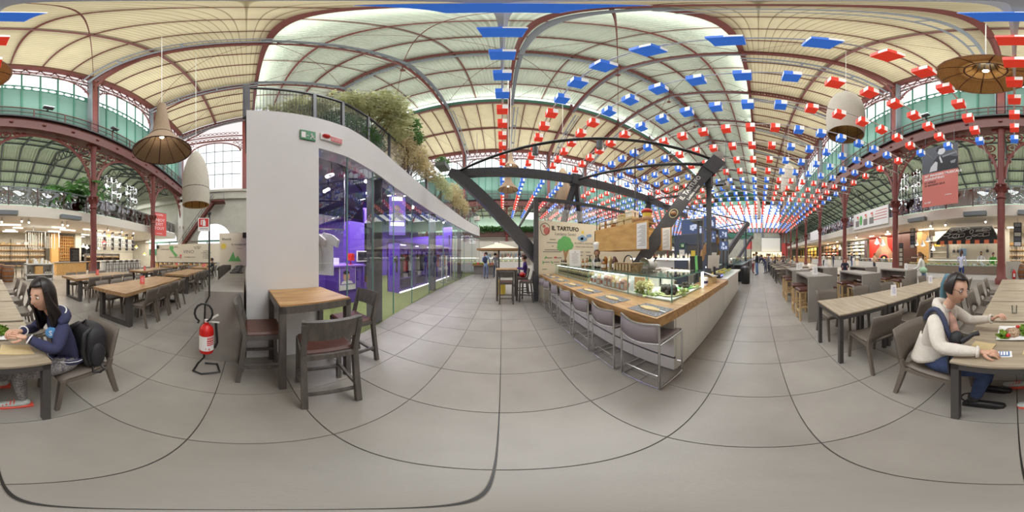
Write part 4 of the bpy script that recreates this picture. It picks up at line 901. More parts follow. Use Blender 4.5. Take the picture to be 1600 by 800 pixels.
# ---------------------------------------------------------------- truffle stall: counter, stools, glass case
T = thing('bar_counter', 'white panelled bar counter with thick oak top running along the row of chrome stools', 'counter', (1.5, 3, 0))
for k in range(7):
    y0, y1 = .86+.604*k, .86+.604*(k+1)-.006
    emit(MB().box(1.51, 1.54, y0, y1, .02, .205).box(1.51, 1.54, y0, y1, .235, .8), 'front_panel', M_PANELW, T, kind=None)
emit(MB().box(1.525, 1.56, .86, 5.08, .2, .24).box(1.53, 1.7, .87, 5.08, 0, .8), 'dark_core', M_BLACK, T)
for k in range(4):
    x0, x1 = 1.54+.595*k, 1.54+.595*(k+1)-.005
    emit(MB().box(x0, x1, .85, .88, .02, .8), 'end_panel', M_PANELW, T)
emit(MB().prism([(1.17, .84, .79), (3.93, .74, .79), (3.93, 1.3, .79), (1.74, 1.3, .79), (1.74, 5.08, .79), (1.17, 5.08, .79)], (0, 0, .105)), 'oak_top', M_OAK, T)
for k, y in enumerate((1.06, 1.70, 2.32, 2.96, 3.6, 4.22, 4.75)):
    m = thing('place_mat', f'slate patterned paper place mat with wrapped cutlery, {ORD[k]} from the counter corner', 'place mat', (1.36, y, .896), math.radians(random.uniform(-4, 4)), 'place mats on the oak counter')
    emit(MB().box(-.15, .15, -.2, .2, 0, .002), 'paper_mat', M_SLATE, m, local=True)
    emit(MB().prism([(-.02, -.13, .002), (.03, -.1, .002), (.05, .0, .002), (.03, .12, .002), (-.03, .13, .002), (-.05, .02, .002)], (0, 0, .016)), 'napkin_roll', M_KRAFT, m, local=True)
    emit(MB().beam((-.01, -.2, .012), (0, -.1, .012), .012, .006).beam((.01, .2, .012), (0, .1, .012), .016, .006), 'cutlery', M_CHROME, m, local=True)
def chrome_stool():
    r = thing('chrome_bar_stool', 'stool', 'stool'); R = .0115
    for y in (-.235, .235):
        emit(MB().tube([(-.21, y, .86), (-.205, y, .02), (.21, y, .02), (.21, y, .64)], R, 8), 'leg_frame', M_CHROME, r, local=True, smooth=True)
    emit(MB().tube([(-.205, -.235, .02), (-.18, -.2, .19), (-.18, .2, .19), (-.205, .235, .02)], R*.8, 6).tube([(.21, -.235, .18), (.21, .235, .18)], R*.8, 6).tube([(-.205, -.235, .02), (-.205, .235, .02)], R*.7, 6), 'footrest', M_CHROME, r, local=True)
    emit(MB().tube([(.21, -.235, .635), (-.205, -.235, .635)], R, 6).tube([(.21, .235, .635), (-.205, .235, .635)], R, 6).tube([(.21, -.235, .64), (.21, .235, .64)], R, 6), 'seat_rail', M_CHROME, r, local=True)
    emit(MB().sheet(lambda u, v: (-.2+.41*u, -.225+.45*v, .655-.03*math.sin(PI*v)), 3, 8), 'seat', M_LEATHER, r, local=True, solid=.008, smooth=True)
    emit(MB().sheet(lambda u, v: (-.215-.05*math.sin(PI*u), -.235+.47*u, .66+.2*v-.018*math.sin(PI*u)), 10, 2), 'backrest', M_LEATHER, r, local=True, solid=.008, smooth=True)
    for z in (.655, .865): emit(MB().tube([(-.215-.05*math.sin(PI*k/10), -.235+.047*k, z-.018*math.sin(PI*k/10)) for k in range(11)], R, 6), 'back_rail', M_CHROME, r, local=True, smooth=True)
    return r
CS = Stock(chrome_stool())
for k, y in enumerate((1.02, 1.60, 2.18, 2.80, 3.42, 4.05, 4.6)):
    CS.put((1.335, y, 0), math.radians([0, -2, 1, 2, -3, 0, 2][k]), f'chrome bar stool with lavender grey leather, {ORD[k]} from the counter corner', 'chrome bar stools')
# refrigerated glass case on the counter
G = thing('glass_case', 'lit glass display case full of truffles and jars on the oak counter', 'display case', (2.0, 3, .9))
gx0, gx1, gy0, gy1, gz0, gz1 = 1.70, 2.45, 1.0, 5.05, .9, 1.2
emit(MB().poly([(gx0, gy0, gz0), (gx0, gy0, gz1), (gx0, gy1, gz1), (gx0, gy1, gz0)]), 'front_glass', M_GLASSG, G)
emit(MB().poly([(gx0, gy0, gz0), (2.82, gy0, gz0), (2.82, gy0, gz1), (gx0, gy0, gz1)]), 'side_glass', M_GLASSG, G)
emit(MB().box(gx0-.02, gx1, gy0-.02, gy1, gz1, gz1+.012).box(gx1, 2.84, gy0-.02, 1.6, gz1, gz1+.012), 'top_glass', M_GLASSG, G)
for y in (1.0, 1.75, 2.9, 4.0): emit(MB().box(gx0-.006, gx0+.006, y-.005, y+.005, gz0, gz1), 'glass_edge', M_EDGE, G)
emit(MB().box(gx0-.02, gx0-.012, gy0, gy1, gz1-.002, gz1+.014).box(gx0, 2.84, gy0-.024, gy0-.016, gz1-.002, gz1+.014), 'top_edge', M_EDGE, G)
emit(MB().box(gx0+.02, gx1, gy0+.02, gy1, gz0-.02, gz0+.02).box(gx1, 2.8, gy0+.02, 1.6, gz0-.02, gz0+.02), 'case_floor', M_PANELW, G)
emit(MB().box(gx0+.05, gx0+.08, 1.9, 5.0, gz1-.03, gz1-.01), 'light_strip', M_LAMPW, G)
emit(MB().box(2.80, 2.84, gy0-.01, gy0+.03, gz0, gz1), 'light_post', M_LAMPW, G)
emit(MB().box(2.42, 2.46, 1.7, 5.05, .2, 1.2).box(2.42, 2.82, 1.6, 1.64, .9, 1.15), 'case_back', M_PANELW, G)
M_TRUF = mat('black_truffle', C(62, 54, 50), .9, bump=.6, bscale=60); M_CAUL = mat('cream_blossom', C(232, 222, 170), .8, noise=.2, nscale=30); M_LABEL = mat('jar_label', C(236, 226, 206), .7, noise=.25, nscale=30)
M_JAR = mat('jar_content', C(196, 178, 140), .3, noise=.4, nscale=20); M_PINKP = mat('pink_wrapped_ham', C(216, 170, 152), .5, noise=.4, nscale=14); M_SALAD = mat('pale_salad_leaf', C(196, 206, 140), .6, noise=.2, nscale=20); M_HERB = mat('fresh_herb', C(130, 164, 62), .6, noise=.3, nscale=20)
def pile(name, lab, cat, c, n, R, r, m, each, eachcat, grp, plate_m=None):
    if plate_m:
        emit(MB().lathe([(.0, 0), (R*1.1, 0), (R*1.45, .015), (R*1.4, .02), (0, .012)], 14, c, cap=False), 'plate', plate_m, at=c, label=lab, cat='plate', smooth=True)
    for k in range(n):
        a = k*2.4; q = R*math.sqrt((k % 9+.5)/9); z = c[2]+.02+r*.8+(k//9)*r*1.3
        x, y = c[0]+q*math.cos(a), c[1]+q*math.sin(a)
        emit(MB().ball((x, y, z), r*random.uniform(.8, 1.15), r*random.uniform(.8, 1.15), r*.9, 8, 6, .12), name, m, at=(x, y, z), label=f'{each}, {ORD[k]} of that heap', cat=eachcat, group=grp, smooth=True)
pile('black_truffle', 'pale plate under the truffles at the case corner', 'truffle', (1.98, 1.2, .92), 16, .11, .04, M_TRUF, 'black truffle on the plate at the glass case corner', 'truffle', 'truffles at the corner', M_CAUL)
pile('black_truffle', 'green leaf plate under the second heap of truffles', 'truffle', (2.5, 1.22, .92), 11, .09, .032, M_TRUF, 'black truffle on the plate near the lit white post', 'truffle', 'truffles by the post', M_PGREEN)
pile('black_truffle', 'dark dish of truffles at the back of the case', 'truffle', (2.35, 1.5, .92), 8, .08, .03, M_BLACK, 'black truffle in the dish at the back of the corner case', 'truffle', 'truffles at the back', M_PAPER)
t = thing('blossom_bunch', 'cream hydrangea bunch behind the glass at the case corner', 'flowers', (1.9, 1.6, .92))
emit(leaves(MB(), (1.88, 1.58, 1.02), (.13, .13, .1), 700, .05), 'petals', M_CAUL, t, kind='stuff'); emit(leaves(MB(), (1.82, 1.58, .94), (.1, .14, .03), 60, .07), 'foliage', M_HERB, t, kind='stuff')
for k, (x, y) in enumerate([(1.78, 1.46), (1.84, 1.32), (2.2, 1.1), (2.15, 1.4), (2.62, 1.1), (2.1, 1.05)]):
    emit(leaves(MB(), (x, y, .94), (.07, .07, .012), 26, .06, wf=.5), 'lettuce_leaves', M_SALAD, at=(x, y, .92), label=f'green salad leaves as bedding in the corner case, {ORD[k]} patch', cat='leaves', group='salad leaves in the case', kind='stuff')
    emit(MB().prism([(x-.03, y, .94), (x+.03, y+.01, .94), (x+.03, y+.02, 1.0), (x-.03, y+.015, 1.0)], (0, .004, 0)), 'price_card', M_PAPER, at=(x, y, .94), label=f'small white price card among the truffles, {ORD[k]} card', cat='card', group='price cards in the case')
emit(MB().box(1.98, 2.0, 1.62, 1.64, .92, 1.18).use(1).cbox((2.0, 1.74, .93), .03, .25, .2, .3), 'tasting_sign', [M_EDGE, M_PBROWN], at=(2.0, 1.8, .92), label='brown wooden board standing in the corner of the glass case', cat='board')
t = thing('round_label_card', 'white card with a grey round emblem behind the case glass', 'card', (1.8, 1.8, .92)); emit(MB().prism([(1.8, 1.74, .93), (1.82, 1.86, .93), (1.86, 1.85, 1.16), (1.83, 1.74, 1.16)], (.004, 0, 0)), 'card', M_PAPER, t)
# goods in the long front: bags, jars, bottles in close rows
M_BAG = [M_LABEL, M_PINKP, M_KRAFT, M_PAPER]
n = 0
for k in range(9):
    y = 1.95+.115*k
    for r_ in range(2):
        x = 1.80+.16*r_; n += 1; h = random.uniform(.13, .22); m = random.choice(M_BAG)
        t = thing('pasta_bag', f'wrapped {dict(zip(map(id, M_BAG), ["cream", "pink", "brown", "white"]))[id(m)]} food bag in the case, {ORD[k]} of the {["front", "back"][r_]} row', 'bag', (x, y, .92), 0, 'wrapped food bags in the glass case')
        emit(MB().prism([(x-.04, y-.05, .92), (x+.04, y-.05, .92), (x+.035, y-.045, .92+h*.75), (x, y-.03, .92+h), (x-.035, y-.045, .92+h*.75)], (0, .09, 0)), 'bag_body', m, t)
        emit(MB().box(x-.044, x-.041, y-.03, y+.03, .95, 1.02), 'bag_label', M_PAPER if m is not M_PAPER else M_SALMON, t)
def jar(x, y, z, lab, cat='jar', grp=None, r=.035, h=.1, m=None, cap=None):
    t = thing('jar', lab, cat, (x, y, z), 0, grp)
    emit(MB().lathe([(r*.9, 0), (r, .008), (r, h*.75), (r*.8, h*.85)], 10, (x, y, z)), 'jar_body', m or M_JAR, t, smooth=True)
    emit(MB().lathe([(r*.85, 0), (r*.85, h*.17)], 10, (x, y, z+h*.84)), 'lid', cap or M_BLACK, t); return t
JAR0 = None
for k in range(18):
    for r_ in range(2):
        for lv in range(2):
            x, y, z = 1.78+.1*r_, 3.06+.108*k, .92+.125*lv
            lab = f'small jar in the glass case, {ORD[k]} of {["lower", "upper"][lv]} {["front", "back"][r_]} row'
            if JAR0 is None: JAR0 = jar(x, y, z, lab, grp='jars in the glass case')
            else: dup(JAR0, (x, y, z), 0, lab)
emit(MB().box(1.74, 1.95, 3.0, 5.02, 1.035, 1.042), 'glass_shelf', M_GLASSG, G)
# things standing on top of the case
def bottle(x, y, z, h, r, m, lab, grp=None, label_m=None, cap=None):
    t = thing('bottle', lab, 'bottle', (x, y, z), 0, grp)
    emit(MB().lathe([(r*.95, 0), (r, .01), (r, h*.6), (r*.75, h*.7), (r*.32, h*.78), (r*.32, h*.97)], 10, (x, y, z)), 'bottle_body', m, t, smooth=True)
    emit(MB().lathe([(r*1.02, h*.15), (r*1.02, h*.48)], 10, (x, y, z), cap=False), 'bottle_label', label_m or M_LABEL, t); emit(MB().lathe([(r*.38, h*.9), (r*.38, h)], 8, (x, y, z)), 'cap', cap or M_BLACK, t)
    return t
z1 = 1.212
for k, (y, h, r, m, nm) in enumerate([(3.62, .2, .035, M_BOTTLEA, 'amber'), (3.5, .22, .04, M_BOTTLEA, 'amber'), (3.28, .27, .04, M_BOTTLEG, 'green'), (3.1, .27, .038, M_BOTTLE, 'dark'), (2.92, .3, .042, M_BOTTLE, 'dark'), (3.36, .18, .03, M_JAR, 'cream'), (2.72, .2, .05, M_BOTTLEA, 'amber')]):
    bottle(1.95+.05*(k % 2), y, z1, h, r, m, f'{nm} bottle on the glass case top, {ORD[k]} from the menu stand', 'bottles on the case top')
for k in range(6):
    bottle(1.86+.05*(k % 2), 4.55+.085*k, z1, .15, .022, M_BOTTLE, f'tiny dark bottle at the wall end of the case top, {ORD[k]} of the row', 'tiny bottles by the painted panel')
t = thing('menu_stand', 'tall white menu sheet leaning on the case top before the painted tree', 'menu', (1.9, 4.0, z1))
Mm = frame((1.92, 4.02, 1.42), (math.sin(math.radians(110)), math.cos(math.radians(110)), 0), (.12, .1, 1))
emit(plate(MB(), Mm, .3, .46, -.004, .004), 'sheet', M_PAPER, t)
q = MB(); plate(q, Mm, .02, .03, .005, .006, 0, .17)
for k in range(9): plate(q, Mm, .2-.03*(k % 3), .006, .005, .006, 0, .12-.032*k)
emit(q, 'printed_lines', M_INKG, t)
for k in range(5):
    x, y = 2.0+.06*(k % 2), 2.42+.075*k
    t = thing('gift_bag', f'cellophane gift bag with cream label on the case top, {ORD[k]} beside the basket', 'bag', (x, y, z1), 0, 'gift bags on the case top')
    emit(MB().prism([(x-.05, y-.04, z1), (x+.05, y-.04, z1), (x+.045, y-.04, z1+.17), (x, y-.02, z1+.26), (x-.045, y-.04, z1+.17)], (0, .07, 0)), 'bag_body', [M_BROWNL, M_PBROWN, M_KRAFT, M_PINKP, M_BOTTLEA][k], t); emit(MB().box(x-.056, x-.052, y-.03, y+.02, z1+.05, z1+.12), 'bag_label', M_PAPER, t)
t = thing('wicker_basket', 'woven truffle basket with a dark arched handle on the case top', 'basket', (2.05, 2.1, z1))
M_BASK = mat('basket_weave', C(164, 138, 104), .8, noise=.5, nscale=26, bump=.5, bscale=40)
emit(MB().add([(1.93, 1.9, z1), (2.17, 1.9, z1), (2.17, 2.3, z1), (1.93, 2.3, z1), (1.9, 1.86, z1+.15), (2.2, 1.86, z1+.15), (2.2, 2.34, z1+.15), (1.9, 2.34, z1+.15)], [(0, 3, 2, 1), (0, 1, 5, 4), (1, 2, 6, 5), (2, 3, 7, 6), (3, 0, 4, 7), (4, 5, 6, 7)]), 'weave', M_BASK, t)
for k in range(6): emit(MB().cbox((1.885, 1.9+.08*k, z1+.02), .012, .035, .11), 'weave_strap', M_KRAFT, t)
emit(MB().tube([(2.05, 1.98+.12-.12*math.cos(PI*k/10), z1+.14+.14*math.sin(PI*k/10)) for k in range(11)], .012, 6), 'basket_handle', M_BLACK, t)
t = thing('meat_slicer', 'white rounded meat slicer with a black knob behind the glass case', 'slicer', (2.45, 1.95, z1))
emit(MB().ball((2.5, 1.95, z1+.1), .1, .16, .11, 14, 8), 'body', M_PANELW, t, smooth=True); emit(MB().lathe([(.0, 0), (.12, 0), (.12, .012), (0, .02)], 18, (0, 0, 0)), 'blade', M_CHROME, t, local=True); bl = KIDS[t.name][-1]; bl.rotation_euler = (0, math.radians(70), 0); bl.location = (-.06, .06, .12)
emit(MB().ball((2.47, 1.8, z1+.23), .03, nu=10, nv=6).tube([(2.47, 1.86, z1+.13), (2.47, 1.81, z1+.21)], .012, 5), 'knob', M_BLACK, t); emit(MB().box(2.36, 2.62, 1.78, 2.12, z1-.02, z1+.02), 'base', M_CHROME, t)
emit(MB().box(2.46, 3.1, 1.7, 3.2, .0, .92).box(2.46, 3.1, 1.7, 3.2, .92, .95), 'work_bench', M_CHROME, at=(2.8, 2.5, 0), label='steel work bench behind the glass case', cat='bench')
t = thing('wrapped_ham', 'pale wrapped ham lying on the steel bench behind the case', 'ham', (2.95, 1.95, .95)); emit(MB().ball((2.98, 1.95, 1.12), .12, .3, .12, 12, 7, .06), 'wrapped_body', M_PANELW, t, smooth=True); emit(MB().ball((3.0, 1.62, 1.14), .05, .07, .05, 8, 5), 'knuckle', M_PINKP, t, smooth=True); emit(MB().box(2.9, 3.06, 1.8, 2.1, .95, 1.02), 'holder', M_BLACK, t)
# paper cups, tablet screens and wrapping paper by the till
t = thing('paper_cup', 'white and navy paper cup on the oak counter by the lit post', 'cup', (3.02, 1.03, .895))
emit(MB().lathe([(.05, 0), (.058, .05)], 14, (3.02, 1.03, .895)), 'lower_band', M_PAPER, t, smooth=True); emit(MB().lathe([(.06, .05), (.066, .1)], 14, (3.02, 1.03, .895)), 'navy_band', mat('navy', C(46, 50, 110), .5), t, smooth=True); emit(MB().lathe([(.066, .1), (.072, .15), (.06, .165), (.0, .17)], 14, (3.02, 1.03, .895)), 'lid', M_PAPER, t, smooth=True)
emit(MB().box(3.3, 3.62, .95, 1.25, .895, 1.02), 'brown_box', M_KRAFT, at=(3.46, 1.1, .895), label='brown cardboard box on the oak counter under the wrapping paper', cat='box')
emit(MB().add([(3.2, 1.0, 1.1), (3.55, .9, 1.03), (3.75, 1.1, 1.04), (3.4, 1.3, 1.16), (3.3, .95, 1.03), (3.65, .92, 1.025)], [(0, 1, 2, 3), (0, 4, 5, 1)]), 'wrapping_paper', M_PAPER, at=(3.5, 1.1, 1.03), label='loose sheets of white wrapping paper on the cardboard box', cat='paper', solid=.003)
for k, (x, y, m, lab) in enumerate([(3.62, 1.45, M_PGREEN, 'tilted till screen with a green edge beside the steel post'), (4.1, 1.15, M_PANELW, 'tall pale tilted till screen to the right of the steel post')]):
    t = thing('till_screen', lab, 'screen', (x, y, .9)); Ms_ = frame((x, y, 1.32), (math.sin(math.radians(150)), math.cos(math.radians(150)), 0), (.35 if k == 0 else -.3, .1, 1))
    emit(plate(MB(), Ms_, .06 if k == 0 else .12, .36 if k == 0 else .5, -.012, .012), 'screen_case', m, t); emit(plate(MB(), Ms_, .3, .34, -.04, -.014), 'screen_back', M_BLACK if k == 0 else M_PANELW, t); emit(MB().beam((x-.1, y-.05, .9), (x-.02, y-.02, 1.2), .06, .04), 'screen_stand', M_BLACK, t)
emit(MB().box(4.0, 4.3, .95, 1.15, .9, 1.0).use(1).box(4.02, 4.28, .94, .951, .96, .99), 'card_reader', [M_BLACK, glow('violet_display', (.3, .3, 1, 1), 2)], at=(4.15, 1.05, .9), label='black till with a violet glowing display on the counter', cat='till')
# ---------------------------------------------------------------- painted panel wall of the stall with steel frame and glazing
W = thing('wall_stall', None, None, kind='structure')
emit(MB().box(1.0, 1.14, 5.05, 5.19, 0, 3.42).box(6.0, 6.14, 5.05, 5.19, 0, 3.42), 'steel_post', M_DARK, W)
emit(MB().box(1.0, 6.14, 5.08, 5.18, 3.34, 3.44).box(1.03, 1.13, 5.1, 10.5, 3.34, 3.44).box(1.03, 1.13, 5.1, 10.5, 1.4, 1.5).box(1.02, 1.14, 10.4, 10.5, 0, 3.44), 'steel_rail', M_DARK, W)
emit(MB().add([(1.14, 5.13, 2.64), (6.0, 5.13, 2.64), (6.0, 5.13, 3.34), (1.14, 5.13, 3.34)], [(0, 1, 2, 3)]).add([(1.08, 5.19, 1.5), (1.08, 10.4, 1.5), (1.08, 10.4, 3.34), (1.08, 5.19, 3.34)], [(0, 1, 2, 3)]), 'upper_glazing', M_GLASSR, W)
M_CREAMP = mat('cream_painted_panel', C(232, 222, 200), .6)
P = thing('shop_mural', 'cream painted panel with tree, clouds and truffle shop lettering above the counter', 'panel', (2.4, 5.08, .9))
emit(MB().box(1.14, 6.0, 5.09, 5.16, 0, 2.64), 'panel_board', M_CREAMP, P)
yb = 5.085
def fp(x, z, d=0): return (x, yb-d, z)
text('IL TARTUFO', .2, frame((2.08, yb, 2.40), (1, 0, 0), (0, 0, 1)), M_INK, P, depth=.006, width=.9, bold=.006)
text('Luciano Savini', .15, frame((2.08, yb, 2.22), (1, 0, 0), (0, 0, 1)), M_INKG, P, depth=.003, width=.9)
text('SCOPRI IL NOSTRO', .09, frame((2.8, yb, 1.92), (1, 0, 0), (0, 0, 1)), M_INKG, P, depth=.003)
text('MENU CON TARTUFO', .07, frame((2.8, yb, 1.80), (1, 0, 0), (0, 0, 1)), M_INKG, P, depth=.003)
n = MB().poly([fp(2.0+.10*math.cos(t*TAU/3*1), 0) for t in ()]) if False else MB()
for (x, z, r) in ((2.06, 1.87, .2), (1.95, 1.9, .17), (2.12, 1.97, .17), (2.22, 1.84, .15), (1.9, 1.77, .13), (2.08, 1.8, .17), (2.05, 2.02, .14)):
    n.prism([fp(x+r*math.cos(TAU*k/14), z+r*math.sin(TAU*k/14)) for k in range(14)], (0, -.004-.001*r, 0))
emit(n, 'painted_tree_crown', M_PGREEN, P)
emit(MB().prism([fp(1.98, .92), fp(2.16, .92), fp(2.1, 1.4), fp(2.2, 1.72), fp(2.07, 1.6), fp(1.98, 1.72), fp(2.04, 1.4)], (0, -.006, 0)), 'painted_trunk', M_PBROWN, P)
n = MB()
for (x, z, r) in ((2.62, 2.1, .08), (2.72, 2.13, .09), (2.83, 2.09, .07), (2.95, 2.2, .06), (3.03, 2.22, .06), (2.72, 2.06, .08)): n.prism([fp(x+r*1.2*math.cos(TAU*k/12), z+r*math.sin(TAU*k/12)) for k in range(12)], (0, -.004-.002*x*.1, 0))
emit(n, 'painted_cloud', M_SKYBLUE, P)
emit(MB().prism([fp(2.73+.05*math.cos(TAU*k/12), 2.33+.06*math.sin(TAU*k/12)) for k in range(12)], (0, -.003, 0)), 'painted_sun', M_YELLOW, P)
lg = MB().tube([fp(1.36+(.15+.02*math.sin(3*TAU*k/20))*math.cos(TAU*k/20), 2.36+.2*math.sin(TAU*k/20)) for k in range(20)], .008, 4, True)
emit(lg, 'emblem_outline', M_INK, P)
emit(MB().prism([fp(1.42+.11*math.cos(TAU*k/10), 2.3+.13*math.sin(TAU*k/10)) for k in range(10)], (0, -.003, 0)).prism([fp(1.33+.05*math.cos(TAU*k/10), 2.45+.05*math.sin(TAU*k/10)) for k in range(10)], (0, -.005, 0)), 'emblem_fill', M_SALMON, P)
q = MB()
for (x, z, wd) in ((1.62, 2.02, .2), (1.62, 1.92, .4), (1.62, 1.8, .06), (1.6, 1.68, .5), (1.6, 1.62, .62), (1.5, 1.42, .2), (1.84, 1.42, .2), (1.42, 1.28, .2), (1.75, 1.28, .2), (2.6, 1.62, .3), (2.95, 1.62, .2), (2.6, 1.5, .25), (3.0, 1.5, .25), (1.35, 1.05, .15)): q.box(x-wd/2, x+wd/2, yb-.003, yb, z-.012, z+.012)
emit(q, 'small_print', M_INKG, P)
emit(MB().prism([fp(1.72+.06*math.cos(TAU*k/10), 1.43+.03*math.sin(TAU*k/10)) for k in range(10)], (0, -.003, 0)), 'painted_ham', M_REDB, P)
q = MB()
for (x, z, a) in ((1.38, 1.43, 1.0), (1.3, 1.27, 1.6), (1.6, 1.27, -.9), (2.5, 1.5, 1.1), (1.95, 1.25, .2)): q.prism([fp(x+.06*math.cos(a)*math.cos(TAU*k/8)-.02*math.sin(a)*math.sin(TAU*k/8), z+.06*math.sin(a)*math.cos(TAU*k/8)+.02*math.cos(a)*math.sin(TAU*k/8)) for k in range(8)], (0, -.003, 0))
emit(q, 'painted_leaf', M_PGREEN, P)
# hanging oak hood over the stall
H = thing('oak_hood', 'hanging oak sign hood over the truffle stall carrying jars and gift boxes', 'hood', (3.0, 3.0, 1.6))
emit(MB().box(2.6, 2.64, 2.1, 4.1, 1.62, 2.23), 'front_board', M_OAKL, H)
emit(MB().box(3.45, 3.49, 2.05, 4.1, 1.62, 2.2), 'back_board', M_OAKL, H)
emit(MB().box(2.6, 3.49, 4.06, 4.1, 1.62, 2.2).box(2.64, 3.45, 3.0, 3.04, 1.62, 2.1).box(2.64, 3.45, 2.5, 2.54, 2.14, 2.2).box(2.64, 3.45, 3.4, 4.06, 2.17, 2.21).box(2.64, 2.9, 2.1, 4.06, 2.19, 2.22), 'cross_board', M_OAKL, H)
for (x, y, z) in ((2.62, 4.0, 2.2), (3.47, 4.0, 2.2), (2.75, 2.6, 2.2)): emit(MB().tube([(x, y, z), (x, y, 4.45)], .012, 5), 'hanging_rod', M_BLACK, H)
for x, y0, y1 in ((2.595, 2.12, 2.4), (3.445, 2.07, 2.3)):
    emit(MB().box(x-.003, x, y0, y1, 1.63, 2.19), 'price_sheet', M_PAPER, H)
    q = MB()
    for k in range(14): q.box(x-.005, x-.0035, y0+.03, y1-.03-.05*(k % 3), 1.7+.032*k, 1.708+.032*k)
    emit(q, 'printed_lines', M_INKG, H)
n = 0
for k in range(10):
    for r_ in range(2):
        y = 3.1+.098*k; x = 2.72+.1*r_
        for lv in range(2):
            jar(x, y, 2.222+.13*lv, f'labelled jar on the oak hood, {ORD[k]} of {["lower", "upper"][lv]} {["front", "back"][r_]} row', grp='jars on the oak hood', r=.04, h=.125, m=random.choice([M_LABEL, M_PAPER, M_JAR, M_BOTTLEA]), cap=random.choice([M_BLACK, M_PBROWN, M_DARK]))
for k, (y, z, a, b, m) in enumerate([(2.98, 2.222, .2, .17, M_KRAFT), (2.98, 2.392, .22, .13, M_KRAFT), (2.72, 2.222, .24, .18, M_KRAFT), (2.70, 2.402, .2, .16, M_LABEL), (2.42, 2.222, .26, .1, M_PBROWN)]):
    t = thing('gift_box', f'cardboard gift box on the oak hood, {ORD[k]} from the jars', 'box', (2.75, y, z), 0, 'gift boxes on the oak hood'); emit(MB().box(2.64, 2.88, y-a/2, y+a/2, z, z+b*.7), 'box_base', m, t); emit(MB().box(2.63, 2.89, y-a/2-.01, y+a/2+.01, z+b*.7, z+b), 'box_lid', m, t)
t = thing('red_hat_jar', 'round jar with a red domed lid at the corner of the oak hood', 'jar', (2.75, 2.24, 2.222)); emit(MB().lathe([(.1, 0), (.13, .03), (.13, .1), (.11, .12)], 14, (2.75, 2.24, 2.222)), 'basket_base', M_PBROWN, t, smooth=True); emit(MB().lathe([(.1, .12), (.1, .22)], 14, (2.75, 2.24, 2.222)), 'jar_body', M_YELLOW, t); emit(MB().ball((2.75, 2.24, 2.47), .125, .125, .07, 14, 8), 'red_lid', mat('red_cloth', C(190, 60, 50), .7), t, smooth=True)
# second counter along the aisle and its chilled case
t = thing('aisle_counter', 'long white counter with pale top beyond the oak one along the aisle', 'counter', (5.4, 1.0, 0))
for k in range(4): emit(MB().box(3.99+.72*k, 4.70+.72*k, .86, .9, .02, .86), 'front_panel', M_PANELW, t)
emit(MB().box(3.96, 6.9, .76, 1.5, .86, .91), 'counter_top', M_PANELW, t); emit(MB().box(3.95, 3.985, .9, 1.5, 0, .86), 'end_panel', M_PANELW, t)
t = thing('pastry_case', 'low glass case of yellow pastries on the pale aisle counter', 'display case', (5.2, 1.2, .91))
emit(MB().add([(4.4, .95, .91), (6.4, .95, .91), (6.4, .95, 1.2), (4.4, .95, 1.2)], [(0, 1, 2, 3)]).box(4.4, 6.4, .93, 1.5, 1.2, 1.21), 'case_glass', M_GLASSG, t); emit(MB().box(4.4, 6.4, 1.46, 1.48, 1.14, 1.18), 'light_strip', M_LAMPW, t)
for k in range(26):
    x, y = 4.5+.14*(k % 13), 1.1+.2*(k//13); emit(MB().ball((x, y, .95+random.uniform(0, .02)), .06, .07, .045, 8, 5, .15), 'pastry', random.choice([M_FOOD, M_YELLOW, M_CAUL]), at=(x, y, .91), label=f'golden pastry in the aisle case, {ORD[k % 13]} of the {["front", "back"][k//13]} row', cat='pastry', group='pastries in the aisle case', smooth=True)
t = thing('waste_bin', 'round black waste bin at the end of the pale aisle counter', 'bin', (8.65, .68, 0)); emit(MB().lathe([(.2, 0), (.23, .05), (.24, .8), (.2, .86)], 18, (8.65, .68, 0)), 'body', M_BLACK, t, smooth=True); emit(MB().ball((8.65, .68, .86), .2, .2, .09, 14, 6), 'lid', M_DARK, t, smooth=True)
# bar shelf with bottles behind the case, grey blue cabin with door, monitors
t = thing('glass_shelf', 'white lit shelf carrying bottles in front of the slate blue cabin', 'shelf', (4.6, 3.0, 1.0)); emit(MB().box(4.3, 4.7, 1.9, 4.3, 1.36, 1.4), 'shelf_board', M_LAMPW, t); emit(MB().box(4.35, 4.65, 1.95, 1.99, 0, 1.36).box(4.35, 4.65, 4.2, 4.24, 0, 1.36).box(4.3, 4.7, 1.9, 4.3, .9, .94), 'upright', M_PANELW, t)
for k in range(16): bottle(4.45+.06*(k % 2), 2.0+.14*k, 1.4, random.uniform(.12, .26), .035, random.choice([M_JAR, M_BOTTLEA, M_PANELW, M_BOTTLEG]), f'small bottle on the white shelf before the slate blue cabin, {ORD[k]} from the aisle', 'bottles on the white shelf')
for k in range(12): jar(4.45, 2.1+.17*k, .94, f'jar under the white shelf before the slate blue cabin, {ORD[k]} from the aisle', grp='jars under the white shelf', r=.05, h=.17)
K = thing('wall_cabin', None, None, kind='structure')
emit(MB().box(7.4, 9.0, 2.3, 4.2, 0, 2.55), 'cabin_wall', M_BLUEWALL, K); emit(MB().box(7.36, 7.42, 2.85, 3.45, 0, 2.05), 'cabin_door', M_DARK, K); emit(MB().box(7.34, 7.42, 2.8, 2.86, 0, 2.1).box(7.34, 7.42, 3.44, 3.5, 0, 2.1).box(7.34, 7.42, 2.8, 3.5, 2.04, 2.1), 'door_frame', M_BLUEWALL, K)
emit(MB().box(7.35, 7.365, 3.0, 3.22, 1.35, 1.75), 'door_notice', M_YELLOW, K); emit(MB().box(7.39, 7.4, 3.6, 3.9, 1.5, 1.8), 'wall_notice', M_PAPER, K)
